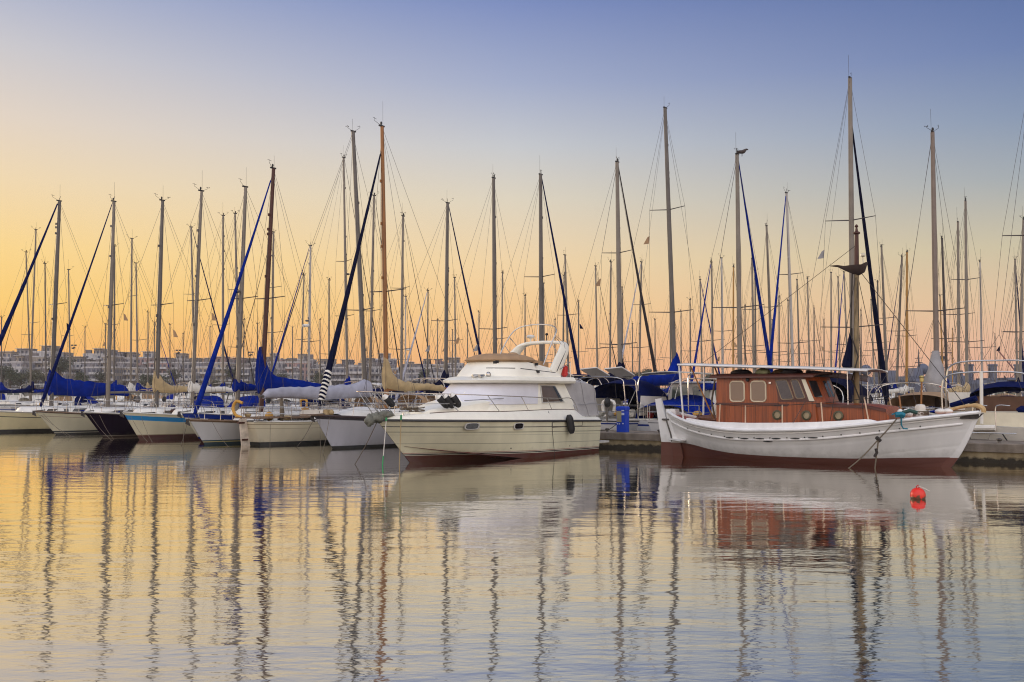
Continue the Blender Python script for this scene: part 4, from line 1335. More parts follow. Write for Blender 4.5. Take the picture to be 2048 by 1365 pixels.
# ------------------------------------------------------------------ wooden double-ended motor boat
def make_caique():
    fr = Frame((13.455, 28.79), (0.789, -0.614))
    root = thing('wooden_boat', 'white wooden double ended boat with varnished red brown wheelhouse, short mast and white awning', 'wooden boat', (fr.p[0], fr.p[1], 0), fr.rz)
    LW = 10.08
    shT = [(0, 1.62), (1.0, 1.49), (1.94, 1.37), (3.07, 1.22), (4.41, 1.08), (5.71, 1.02), (7.05, 1.0), (8.18, 1.10), (9.04, 1.24), (10.08, 1.52)]
    hbT = [(0, 0.05), (0.5, 0.42), (1.0, 0.72), (1.94, 1.08), (3.07, 1.36), (4.41, 1.54), (5.71, 1.58), (7.05, 1.46), (8.18, 1.16), (9.04, 0.80), (9.7, 0.40), (10.08, 0.07)]
    redT = [(0, 0.30), (0.64, 0.29), (1.65, 0.26), (3.6, 0.20), (6.8, 0.21), (8.16, 0.30), (9.2, 0.44), (10.1, 0.46)]
    DR = 0.6
    def sh(s): return smooth_tab(shT, s)
    def hb(s): return max(0.03, smooth_tab(hbT, s))
    def xst(s, z):
        # stem curves aft below, sternpost rakes in
        k = max(0.0, (sh(s) - z)) / 1.62
        f = max(0, 1 - s / 4.0)
        a = s + f * (0.62 * k ** 0.8 * 1.0 + 0.25 * k ** 3)
        g = max(0, (s - 6.0) / 4.08)
        return a - g * 0.34 * k
    def pt(s, v, side):
        z = -DR + (sh(s) + DR) * v
        e = interp([(0, 1.0), (1.0, 0.85), (2.5, 0.60), (5.5, 0.42), (7.5, 0.55), (9.0, 1.0), (10.1, 1.4)], s)
        y = hb(s) * (v ** e)
        return Vector((-xst(s, z), side * max(y, 0.03), z))
    def at_z(s, z, side):
        return pt(s, max(0, (z + DR) / (sh(s) + DR)), side)
    hm = hull_mat('caique_hull', (230, 228, 224), up=[(-2, 0.0, (92, 22, 18))], rough=0.42, var=0.07, plank=0.24)
    mb = MB(); rows = []; bl = []; up = []
    nv = 16
    for i in range(49):
        s = LW * i / 48
        r = [pt(s, j / nv, 1) for j in range(nv, 0, -1)] + [pt(s, 0, 1)] + [pt(s, j / nv, -1) for j in range(1, nv + 1)]
        rows.append(r)
        bl += [sh(s) - p.z for p in r]; up += [p.z - smooth_tab(redT, s) for p in r]
    mb.loft(rows, closed=False, below=bl, up=up)
    for r in (rows[0], rows[-1]):
        n = len(r)
        for j in range(nv):
            mb.add([r[j], r[j + 1], r[n - 2 - j], r[n - 1 - j]], [(0, 1, 2, 3)], below=[0.3] * 4, up=[q.z - 0.35 for q in (r[j], r[j + 1], r[n - 2 - j], r[n - 1 - j])])
    mb.build('hull', hm, root, smooth=60)
    WP = mat('white_boat_paint', (232, 230, 226), 0.45, var=0.12, scale=3)
    # stem post and sternpost
    P = [Vector((-xst(0, z) + 0.05, 0, z)) for z in [1.66 - 0.2 * i for i in range(12)]]
    mbk = MB(); rgs = []
    for p in P:
        rgs.append([p + Vector((0.06, 0.025, 0)), p + Vector((-0.22, 0.085, 0)), p + Vector((-0.22, -0.085, 0)), p + Vector((0.06, -0.025, 0))])
    upv = [p.z - 0.29 for r in rgs for p in r]
    mbk.loft(rgs, below=[0.3] * len(upv), up=upv)
    mbk.build('stem_post', hm, root, smooth=30)
    rgs = []
    for i in range(12):
        z = 1.62 - 0.2 * i
        x = -xst(10.08, z) - 0.02
        w = 0.10 if z > 0.5 else 0.16
        rgs.append([Vector((x + 0.35, w + 0.04, z)), Vector((x - 0.05, w, z)), Vector((x - 0.05, -w, z)), Vector((x + 0.35, -w - 0.04, z))])
    upv = [p.z - 0.46 for r in rgs for p in r]
    MB().loft(rgs, below=[0.3] * len(upv), up=upv).build('stern_post', hm, root, smooth=30)
    MB().slab([(-9.25, -0.70, 0.53), (-10.0, -0.14, 0.55), (-10.0, 0.14, 0.55), (-9.25, 0.70, 0.53)], (0, 0, 0.05)).build('stern_ledge', WP, root, smooth=0)
    # rudder
    A = Vector((-10.60, 0, 1.96)); B2 = Vector((-10.38, 0, 1.99)); C = Vector((-9.92, 0, 0.46)); D = Vector((-10.36, 0, 0.46)); E1 = Vector((-10.40, 0, -0.5)); F1 = Vector((-9.80, 0, -0.5))
    P = [A, B2, C, F1, E1, D]
    mbr = MB()
    r0 = [p + Vector((0, -0.05, 0)) for p in (A, B2, C, D)]; r1 = [p + Vector((0, 0.05, 0)) for p in (A, B2, C, D)]
    mbr.loft([r0, r1], below=[0.3] * 8, up=[p.z - 0.46 for p in r0 + r1])
    r0 = [p + Vector((0, -0.05, 0)) for p in (D, C, F1, E1)]; r1 = [p + Vector((0, 0.05, 0)) for p in (D, C, F1, E1)]
    mbr.loft([r0, r1], below=[0.3] * 8, up=[-0.1] * 8)
    mbr.build('rudder', hm, root, smooth=0)
    mb = MB()
    mb.tube([(-10.30, -0.07, 1.25), (-10.02, -0.12, 1.25)], 0.035, 6)
    mb.tube([(-10.15, -0.09, 1.28), (-9.95, -0.12, 0.75), (-9.86, -0.12, 0.30)], 0.03, 6)
    mb.build('rudder_hinge', M_ALUD, root)
    # cap rail, rubbing rails
    def rail(zoff, r, name, m, s0=0.0, s1=LW, flat=1.0, out=0.0):
        P = []
        for i in range(61):
            s = lerp(s1, s0, i / 60)
            q = at_z(s, sh(s) - zoff, 1); q.y += out
            P.append(q)
        Q = P + [Vector((p.x, -p.y, p.z)) for p in P[::-1]]
        return MB().tube(Q, r, 8).build(name, m, root)
    rail(0.0, 0.055, 'cap_rail', WP, out=0.01)
    rail(0.30, 0.038, 'rub_rail', WP, s0=0.25, s1=9.95)
    rail(0.10, 0.022, 'rub_rail', WP, s0=0.1, s1=10.0)
    for s in (4.35, 4.9, 5.5, 6.05, 6.6, 7.15):
        for sd in (-1, 1):
            a = at_z(s - 0.14, sh(s) - 0.26, sd); b = at_z(s + 0.14, sh(s) - 0.26, sd)
            o = Vector((0, sd * 0.036, 0))
            MB().tube([a + o, a.lerp(b, 0.5) + o, b + o], [0.012, 0.022, 0.012], 6).build('scupper', M_BLACK, root)
    for i in range(15):
        s = 1.3 + 0.55 * i
        p = at_z(s, sh(s) - 0.24, -1) + Vector((0, -0.03, 0))
        MB().ell(p, 0.022, 6, 4).build('bolt_hole', M_BLACK, root)
    # anchor-chain stain fitting amidships
    MB().tube([at_z(5.8, 0.66, -1) + Vector((0.15, -0.01, 0)), at_z(5.8, 0.66, -1) + Vector((0, -0.02, 0)), at_z(5.8, 0.66, -1) + Vector((-0.15, -0.01, 0))], [0.008, 0.02, 0.008], 6).build('skin_fitting', M_BLACK, root)
    # deck and washboards
    rows = []
    for i in range(41):
        s = 0.15 + (LW - 0.3) * i / 40
        w = hb(s) - 0.03
        rows.append([Vector((-s, w * u, sh(s) - 0.05 + 0.05 * (1 - u * u))) for u in (-1, -0.5, 0, 0.5, 1)])
    TER = mat('terracotta_deck_paint', (178, 92, 70), 0.6, var=0.2, scale=4)
    MB().loft(rows, closed=False).build('deck', TER, root)
    for sd in (-1, 1):
        r0 = []
        for i in range(41):
            s = lerp(2.35, 9.0, i / 40)
            p = at_z(s, sh(s), sd)
            h = interp([(2.35, 0.0), (2.75, 0.15), (4.5, 0.22), (7, 0.24), (8.85, 0.13), (9.0, 0.10)], s)
            y = p.y - sd * 0.03; t = sd * 0.035
            r0.append([Vector((-s, y, p.z)), Vector((-s, y - sd * 0.05, p.z + h)), Vector((-s, y - sd * 0.05 - t, p.z + h)), Vector((-s, y - t, p.z))])
        MB().loft(r0).build('washboard', WP, root, smooth=30)
    # wheelhouse
    MW = mat('mahogany_planking', (144, 70, 28), 0.4, var=0.5, scale=2.2, stretch=(9, 9, 0.3), bump=0.25, bscale=4)
    # planking seams
    N_, L_ = MW.node_tree.nodes, MW.node_tree.links
    MD = mat('dark_mahogany_trim', (78, 36, 24), 0.45, var=0.3, scale=2.5, stretch=(1, 6, 6))
    WB = 1.02
    rings = []
    for z, s0, w in ((0.95, 4.30, WB + 0.02), (1.86, 4.38, WB), (2.0, 4.44, WB), (2.68, 4.70, WB - 0.03)):
        rings.append([Vector((-7.75, w, z)), Vector((-s0 - 0.05, w, z)), Vector((-s0 + 0.14, w * 0.6, z)), Vector((-s0 + 0.2, 0, z)), Vector((-s0 + 0.14, -w * 0.6, z)), Vector((-s0 - 0.05, -w, z)), Vector((-7.75, -w, z))])
    MB().loft(rings).build('wheelhouse', MW, root, smooth=25)
    # darker fore part with raked windows
    for sd in (-1, 1):
        y = sd * (WB + 0.004)
        MB().slab([(-5.72, y, 2.66), (-4.78, y, 2.66), (-4.46, y, 1.90), (-5.60, y, 1.90)], (0, sd * 0.014, 0)).build('side_panel', MD, root, smooth=0)
        MB().slab([(-4.84, y, 2.60), (-4.72, y, 2.60), (-4.44, y, 1.93), (-4.60, y, 1.93)], (0, sd * 0.030, 0)).build('corner_post', M_CREAM, root, smooth=0)
        for Q in (((-5.70, 2.58), (-5.32, 2.59), (-5.10, 1.99), (-5.50, 1.97)), ((-5.20, 2.59), (-4.96, 2.59), (-4.73, 2.02), (-5.02, 2.0))):
            q3 = [Vector((x, y + sd * 0.014, z)) for x, z in Q]
            fq = []
            for i in range(4):
                pa, pb_, pc = q3[i - 1], q3[i], q3[(i + 1) % 4]
                da = (pa - pb_).normalized() * 0.06; dc = (pc - pb_).normalized() * 0.06
                fq += [pb_ + da, pb_ + (da + dc) * 0.28, pb_ + dc]
            pf = MB().tube(fq + [fq[0], fq[1]], 0.020, 6).build('window_frame', mat('worn_brass_frame', (140, 118, 92), 0.5, var=0.3), root)
            MB().slab(fq, (0, sd * 0.006, 0)).build('window_glass', M_GLASS, pf, smooth=0)
        for x0, x1 in ((-7.25, -6.76), (-6.53, -6.03)):
            q3 = []
            for cx, cz, sgx, sgz in ((x0, 2.55, 1, -1), (x1, 2.55, -1, -1), (x1, 1.905, -1, 1), (x0, 1.905, 1, 1)):
                q3 += ([Vector((cx, y, cz + sgz * 0.09)), Vector((cx + sgx * 0.03, y, cz + sgz * 0.03)), Vector((cx + sgx * 0.09, y, cz))] if (cx, sgz) in ((x0, -1), (x1, 1)) else [Vector((cx + sgx * 0.09, y, cz)), Vector((cx + sgx * 0.03, y, cz + sgz * 0.03)), Vector((cx, y, cz + sgz * 0.09))])
            pf = MB().tube(q3 + [q3[0], q3[1]], 0.028, 6).build('window_frame', mat('cream_window_frame', (212, 196, 166), 0.5, var=0.15), root)
            MB().slab([p + Vector((0, sd * 0.006, 0)) for p in q3], (0, sd * 0.006, 0)).build('window_glass', mat('curtained_glass', (118, 94, 70), 0.12, var=0.12, scale=1.2, spec=0.8), pf, smooth=0)
        MB().ell((-6.64, y + sd * 0.02, 2.60), (0.06, 0.05, 0.06), 8, 6).build('deck_light', M_BLACK, root)
        MB().box((-5.87, y + sd * 0.02, 2.50), (0.08, 0.04, 0.05)).build('vent_plate', M_STEEL, root, smooth=0)
        MB().slab([(-7.76, y, 1.80), (-5.60, y, 1.80), (-5.60, y, 1.86), (-7.76, y, 1.86)], (0, sd * 0.02, 0)).build('belt_moulding', MD, root, smooth=0)
    # front windows
    for yy in (-0.62, 0.0, 0.62):
        xx = 0.22 if yy == 0 else 0.13
        def fw(y, z):
            s0 = interp([(1.86, 4.38), (2.0, 4.44), (2.68, 4.70)], z)
            return Vector((-s0 + interp([(0, 0.2), (0.61, 0.14), (1.02, -0.05)], abs(y)) + 0.006, y, z))
        ya, yb_ = (yy - 0.24, yy + 0.24) if yy == 0 else ((0.66, 0.94) if yy > 0 else (-0.94, -0.66))
        MB().slab([fw(ya, 2.05), fw(yb_, 2.05), fw(yb_, 2.56), fw(ya, 2.56)], (0.012, 0, 0.004)).build('window_glass', M_GLASS, root, smooth=0)
    rg = []
    for u, z in ((1.0, 0), (0.9, 0.04), (0.5, 0.09), (0, 0.11), (-0.5, 0.09), (-0.9, 0.04), (-1, 0)):
        y = 1.16 * u
        rg.append([Vector((-7.92, y, 2.66 + z)), Vector((-4.42, y, 2.66 + z)), Vector((-4.42, y, 2.72 + z)), Vector((-7.92, y, 2.72 + z))])
    MB().loft(rg).build('wheelhouse_roof', MD, root, smooth=30)
    # low trunk cabin ahead of it
    rg = []
    for s, w, zt in ((2.30, 0.72, 1.50), (2.42, 0.80, 1.72), (2.9, 0.86, 1.78), (4.0, 0.94, 1.81), (5.7, 0.99, 1.82)):
        rg.append([Vector((-s, w, 0.95)), Vector((-s, w, zt - 0.02)), Vector((-s, w * 0.6, zt + 0.05)), Vector((-s, 0, zt + 0.07)), Vector((-s, -w * 0.6, zt + 0.05)), Vector((-s, -w, zt - 0.02)), Vector((-s, -w, 0.95))])
    MB().loft(rg).build('trunk_cabin', MW, root, smooth=30)
    for sd in (-1, 1):
        rg = []
        for s, w, zt in ((2.36, 0.80, 1.66), (2.9, 0.875, 1.77), (4.0, 0.955, 1.80), (5.75, 1.005, 1.81)):
            rg.append([Vector((-s, sd * (w - 0.02), zt - 0.05)), Vector((-s, sd * (w + 0.03), zt - 0.05)), Vector((-s, sd * (w + 0.03), zt + 0.035)), Vector((-s, sd * (w - 0.02), zt + 0.045))])
        MB().loft(rg).build('cabin_moulding', MD, root, smooth=20)
        for s in (5.65, 4.70, 3.74):
            w = interp([(2.3, 0.76), (2.9, 0.86), (4.0, 0.94), (5.7, 0.99)], s)
            if s > 4.38: w = WB + 0.012
            c = Vector((-s, sd * w, 1.485))
            def ring(r, o): return [c + Vector((r * math.cos(2 * PI * k / 20), sd * o, r * math.sin(2 * PI * k / 20))) for k in range(20)]
            pf = MB().loft([ring(0.155, -0.01), ring(0.155, 0.035), ring(0.105, 0.045), ring(0.10, 0.005)], caps=False).build('porthole', mat('tarnished_bronze', (84, 82, 62), 0.45, 0.5, var=0.3, scale=6), root)
            MB().add(ring(0.104, 0.012), [tuple(range(20))]).build('porthole_glass', mat('pale_port_glass', (150, 136, 104), 0.1, var=0.3, scale=5), pf)
    # mast with its bowl-shaped look-out and lantern arm
    base = Vector((-3.50, 0, 1.7)); top = Vector((-3.40, 0.0, 7.30))
    def mp(z): return base.lerp(top, (z - 1.7) / 5.6)
    mast = MB().tube([mp(z) for z in (1.7, 3, 4.5, 6.0)], [0.088, 0.084, 0.078, 0.07], 12).build('mast', mat('flaking_cream_mast', (136, 116, 82), 0.6, var=0.7, scale=3, stretch=(4, 4, 0.8)), root)
    MB().tube([mp(z) for z in (6.0, 6.6, 7.15)], [0.075, 0.07, 0.06], 10).lathe([(0.06, 0), (0.11, 0.03), (0.11, 0.07), (0.05, 0.1), (0.03, 0.22), (0.06, 0.26), (0.02, 0.32)], mp(7.12), 10).build('topmast', M_WOODR, mast)
    rg = []
    c = mp(6.05)
    for x, w, d in ((-1.35, 0.02, 0.02), (-0.95, 0.05, 0.07), (-0.55, 0.14, 0.15), (-0.2, 0.24, 0.26), (0.1, 0.27, 0.32), (0.35, 0.22, 0.24), (0.52, 0.08, 0.06)):
        px = c.x + x * 0.62
        zt = c.z + 0.10 + (0.06 if x < -0.8 else 0) + (0.08 if x > 0.4 else 0)
        rg.append([Vector((px, w * math.cos(a), zt - d * max(0, math.sin(a)) - (0 if math.sin(a) > 0 else 0))) for a in [PI * k / 8 for k in range(9)]])
    MB().loft(rg).build('lookout_bowl', mat('dark_lookout_wood', (44, 26, 18), 0.7), mast, smooth=50)
    MB().tube([c + Vector((0.22, -0.05, 0.1)), c + Vector((0.22, -0.05, 0.34))], 0.02, 6).lathe([(0.02, 0), (0.08, 0.04), (0.08, 0.10), (0.03, 0.13)], c + Vector((0.22, -0.05, 0.34)), 10).build('masthead_light', M_CREAM, mast)
    mb = MB()
    for z, w in ((5.9, 0.0),):
        for s, x in ((1, 0), (-1, 0)):
            mb.tube([mp(6.0), Vector((-3.9, s * 1.25, 1.25))], 0.010, 4)
            mb.tube([mp(6.0), Vector((-2.9, s * 1.2, 1.3))], 0.010, 4)
        mb.tube([mp(6.1), Vector((-0.3, 0, 1.75))], 0.010, 4)
        mb.tube([mp(6.8), Vector((-8.9, 0, 3.1))], 0.008, 4)
    mb.tube([mp(6.0) + Vector((-0.12, -0.05, 0)), mp(4.0) + Vector((-0.16, -0.06, 0)), mp(3.3) + Vector((0.1, -0.16, 0)), mp(2.6) + Vector((-0.12, -0.08, 0)), mp(1.9) + Vector((0.2, -0.2, 0))], 0.022, 5)
    mb.build('rigging', M_ROPED, root)
    # navy bundle of sail along the mast
    MB().tube([mp(4.2) + Vector((-0.16, 0, 0)), mp(3.6) + Vector((-0.22, 0, 0)), mp(3.02) + Vector((-0.30, 0, 0)), mp(2.96) + Vector((-0.30, 0, 0))], [0.03, 0.10, 0.17, 0.12], 8).build('sail_bundle', M_NAVY, root)
    # awning over the wheelhouse, on posts
    MA = mat('white_awning', (206, 202, 194), 0.7, var=0.12, scale=2)
    def aw(s): return interp([(2.83, 2.84), (5.0, 2.95), (7.0, 3.03), (9.2, 3.13)], s)
    rg = []
    for i in range(15):
        s = lerp(2.86, 9.18, i / 14)
        z = aw(s)
        rg.append([Vector((-s, 0.95 * u, z + 0.06 * (1 - u * u) + (0.02 if q else 0))) for q, us in ((0, (-1, -0.5, 0, 0.5, 1)), (1, (1, 0.5, 0, -0.5, -1))) for u in us])
    MB().loft(rg).build('awning', MA, root, smooth=30)
    for sd in (-1, 1):
        MB().tube([Vector((-s, sd * 0.97, aw(s) + 0.005)) for s in (2.83, 5, 7, 9.2)], 0.032, 8).build('awning_pole', WP, root)
        MB().tube([(-9.12, sd * 0.72, 1.2), (-9.16, sd * 0.93, 3.12)], 0.032, 8).build('awning_post', WP, root)
        MB().tube([(-3.45, sd * 0.90, 1.75), (-3.45, sd * 0.93, aw(3.4))], 0.016, 6).build('awning_post', M_STEEL, root)
        MB().tube([(-7.95, sd * 0.80, 1.3), (-8.75, sd * 0.9, 3.08)], 0.028, 6).build('awning_strut', M_WOODM, root)
    MB().tube([(-9.18, -0.97, 3.13), (-9.18, 0.97, 3.13)], 0.03, 8).build('awning_pole', WP, root)
    # spar with a furled pale sail lashed under the awning
    MB().tube([(-5.3, 0.55, 2.86), (-3.3, 0.55, 2.62)], [0.07, 0.10], 8).build('furled_sail', M_LAV, root)
    # stanchions and rail
    for s, lean in ((7.55, -0.04), (6.55, 0), (5.30, 0.0), (4.05, 0.05), (2.75, 0.12)):
        for sd in (-1, 1):
            zb_ = sh(s) + 0.12
            b = Vector((-s, sd * (hb(s) - 0.10), zb_)); t = Vector((-s + lean * -1.0, sd * (hb(s) - 0.12), zb_ + 0.66))
            MB().tube([b, t], 0.022, 6).build('stanchion', mat('pale_stanchion', (206, 176, 146), 0.5, var=0.2), root)
    for sd in (-1, 1):
        MB().tube([Vector((-s, sd * (hb(s) - 0.12), sh(s) + 0.76)) for s in (7.7, 6.55, 5.3, 4.05, 2.75, 2.2)], 0.010, 5).build('hand_line', M_ROPED, root)
        MB().tube([(-4.95, sd * 1.5, 1.25), (-4.75, sd * 1.03, 1.9)], 0.010, 4).build('stay', M_WIRE, root)
    # things lashed on the roof and round the stern deck
    rr = random.Random(5)
    for s, y, r, m in ((6.35, -0.5, (0.26, 0.18, 0.14), mat('greenish_buoy', (152, 156, 116), 0.6, var=0.3)), (7.2, -0.3, (0.35, 0.3, 0.12), M_DARKV), (5.4, -0.4, (0.35, 0.35, 0.12), M_DARKV), (5.9, 0.3, (0.5, 0.3, 0.13), M_BROWNC)):
        MB().ell((-s, y, 2.84), r, 12, 8, fn=lambda d: 0.9 + 0.2 * rr.random()).build('roof_bundle', m, root)
    for k in range(3):
        c = Vector((-8.3 - 0.25 * k, -0.35 + 0.3 * k, 1.30))
        MB().tube([c + Vector((0.28 * math.cos(q * 0.7), 0.22 * math.sin(q * 0.7), 0.02 * (q % 6))) for q in range(30)], 0.035, 5).build('rope_coil', mat('brown_net_rope', (112, 78, 62), 0.9, var=0.3, scale=12), root)
    MB().ell((-8.25, -0.55, 1.28), (0.55, 0.35, 0.16), 12, 8, fn=lambda d: 0.8 + 0.4 * rr.random()).build('net_heap', mat('net_brown', (126, 88, 72), 0.9, var=0.4, scale=14, bump=0.9), root)
    MB().box((-8.0, 0.2, 1.45), (0.4, 0.4, 0.45)).build('deck_box', M_DECK, root, smooth=0)
    MB().ell((-8.35, 0.3, 1.6), (0.22, 0.22, 0.24), 10, 8, fn=lambda d: 0.85 + 0.3 * rr.random()).build('net_float_bag', M_SAILW, root)
    MB().tube([(-8.1, -0.4, 1.2), (-8.25, -0.35, 1.9), (-8.15, -0.3, 2.6)], 0.035, 6).build('net_roller', M_ROPE, root)
    MB().tube([(-7.9, -0.7, 1.35), (-7.9, -0.7, 1.7), (-7.78, -0.7, 1.75), (-7.74, -0.7, 1.4)], 0.03, 6).build('vent_pipe', M_CREAM, root)
    # bow: jerry cans, coiled lines, lantern post, buoy, bow roller
    for s, y in ((2.02, -0.55), (1.90, -0.42), (1.75, -0.55)):
        MB().ell((-s, y, 1.58), (0.10, 0.10, 0.13), 10, 8).build('plastic_float', M_WHITE, root)
    MB().ell((-1.60, 0.0, 1.72), (0.17, 0.13, 0.14), 12, 8, fn=lambda d: 0.9 / max(abs(d.x), abs(d.y), abs(d.z)) ** 0.5).build('jerry_can', M_SAILW, root)
    MB().tube([(-1.60 + 0.22 * math.cos(q * 0.6), 0.2 * math.sin(q * 0.6), 1.50 + 0.004 * q) for q in range(36)], 0.028, 5).build('rope_coil', M_ROPE, root)
    MB().lathe([(0.22, 0), (0.22, 0.24), (0.17, 0.28)], (-1.60, 0, 1.38), 14).build('rope_tub', M_DECK, root)
    po = MB().tube([(-1.60, 0.05, 1.5), (-1.56, 0.05, 2.52)], 0.028, 6).build('lantern_post', M_WOODM, root)
    MB().lathe([(0.03, 0), (0.06, 0.02), (0.06, 0.13), (0.085, 0.15), (0.05, 0.20)], (-1.56, 0.05, 2.50), 10).build('lantern', mat('brass_lantern', (176, 158, 96), 0.35, 0.4), po)
    MB().tube([(-2.0, -0.4, 1.3), (-2.12, -0.3, 2.1)], 0.026, 6).build('boat_hook', M_WOODM, root)
    MB().ell((-1.05, 0.15, 1.62), (0.35, 0.14, 0.06), 10, 6).build('blue_hose', M_BLUE, root)
    for s, y in ((1.0, -0.15), (0.82, -0.05)):
        MB().ell((-s, y, 1.64), (0.16, 0.12, 0.09), 10, 6).build('white_buoy', M_WHITE, root)
    MB().tube(bez([(-1.0, 0.0, 1.62), (-0.5, 0.02, 1.76), (-0.1, 0.02, 1.82), (0.12, 0.02, 1.74), (0.14, 0.02, 1.62)], 5), [0.05] * 10 + [0.07] * 11, 8).build('bow_bolster', mat('tan_bolster', (190, 158, 110), 0.8, var=0.25, scale=5), root)
    MB().slab([(0.14, 0.08, 1.60), (-0.40, -0.30, 1.50), (-0.42, -0.32, 1.44), (0.0, -0.02, 1.44)], (0, -0.03, 0)).build('anchor_plate', M_ROPED, root, smooth=0)
    return fr, root, at_z, sh, hb
CF, CR, C_atz, C_sh, C_hb = make_caique()

def cw(v):
    x, y = CF.world(v.x, v.y)
    return Vector((x, y, v.z))
kn = cw(C_atz(2.95, 0.82, -1) + Vector((0, -0.30, 0)))
a0 = cw(C_atz(1.95, C_sh(1.95), -1) + Vector((0, -0.05, 0.06)))
g1 = Vector((*G(1690, 937), -0.08)); g2 = Vector((*G(1749, 937), -0.08))
K = cw(Vector(CF.loc(1757, 879, -1.42)))
def sagpath(a, b, d, n=8): return [a.lerp(b, i / n) - Vector((0, 0, d * math.sin(PI * i / n))) for i in range(n + 1)]
rope('mooring_rope', 'knotted brown mooring ropes running from the wooden boat bow rail down to the water', sagpath(a0, K, 0.02) + sagpath(K, g1, 0.06)[1:], 0.02, M_ROPE,
     parts=(('hanging_strand', M_ROPE, sagpath(K, g2, 0.0) , 0.022), ('knot', M_ROPED, [K + Vector((-0.07, -0.02, 0.05)), K, K + Vector((0.06, -0.02, -0.06))], 0.055), ('knot', M_ROPED, [K.lerp(g2, 0.35) + Vector((-0.04, -0.02, 0.05)), K.lerp(g2, 0.42), K.lerp(g2, 0.5) + Vector((-0.06, 0, -0.05))], 0.045)))
b0 = cw(C_atz(1.85, C_sh(1.85), -1) + Vector((0, -0.08, 0.12)))
rope('rope_bundle', 'teal blue rope bundle looped over the white bow rail of the wooden boat', [b0 + Vector((-0.25, 0, 0.05)), b0 + Vector((-0.1, -0.02, 0.1)), b0 + Vector((0.02, -0.02, -0.05)), b0 + Vector((0.02, -0.02, -0.25)), b0 + Vector((0.08, -0.02, -0.36)), b0 + Vector((0.2, -0.02, -0.36))], 0.022, M_TEAL, cat='rope',
     parts=(('wad', M_TEAL, [b0 + Vector((-0.14, 0, 0.04)), b0 + Vector((0, -0.02, 0.06)), b0 + Vector((0.1, 0, 0.02))], 0.09), ('hose_coil', mat('dark_green_hose', (40, 70, 62), 0.8), [b0 + Vector((0.1, 0.1, 0.1)), b0 + Vector((0.3, 0.05, 0.16)), b0 + Vector((0.5, 0, 0.10))], 0.06)))

# ------------------------------------------------------------------ red mooring buoy
def buoy():
    x, y = G(1836, 998)
    root = thing('mooring_buoy', 'round red mooring buoy afloat with weed round its waterline', 'buoy', (x, y, 0), 0.4)
    m = bpy.data.materials.new('red_buoy_plastic')
    N, Lk = nodes_of(m)
    b = N['Principled BSDF']; tc = N.new('ShaderNodeTexCoord'); sp = N.new('ShaderNodeSeparateXYZ'); no = N.new('ShaderNodeTexNoise')
    no.inputs['Scale'].default_value = 14
    Lk.new(tc.outputs['Object'], sp.inputs[0]); Lk.new(tc.outputs['Object'], no.inputs['Vector'])
    ad = N.new('ShaderNodeMath'); ad.operation = 'MULTIPLY_ADD'; ad.inputs[1].default_value = 0.22; Lk.new(no.outputs['Fac'], ad.inputs[0]); 
    ng = N.new('ShaderNodeMath'); ng.operation = 'MULTIPLY'; ng.inputs[1].default_value = -1; Lk.new(sp.outputs['Z'], ng.inputs[0]); Lk.new(ng.outputs[0], ad.inputs[2])
    mr = N.new('ShaderNodeMapRange'); mr.inputs['From Min'].default_value = 0.055; mr.inputs['From Max'].default_value = 0.075; Lk.new(ad.outputs[0], mr.inputs['Value'])
    mx = N.new('ShaderNodeMix'); mx.data_type = 'RGBA'; Lk.new(mr.outputs[0], mx.inputs[0]); mx.inputs[6].default_value = lin((226, 46, 26)) + (1,); mx.inputs[7].default_value = lin((92, 60, 34)) + (1,)
    Lk.new(mx.outputs[2], b.inputs['Base Color']); b.inputs['Roughness'].default_value = 0.4
    MB().lathe([(0.02, -0.09), (0.10, -0.07), (0.145, 0.0), (0.155, 0.07), (0.145, 0.13), (0.115, 0.185), (0.07, 0.215), (0.04, 0.225)], n=20).build('buoy_body', m, root, smooth=60)
    MB().tube([(0.03, 0, 0.21), (0.035, 0, 0.255), (0, 0, 0.275), (-0.035, 0, 0.255), (-0.03, 0, 0.21)], 0.012, 6).build('lifting_eye', M_RED, root)
    MB().tube(bez([(0, 0, 0.265), (0.10, -0.06, 0.22), (0.19, -0.10, 0.17), (0.22, -0.11, 0.16)], 4), 0.007, 4).build('pick_up_line', M_SAILW, root)
buoy()
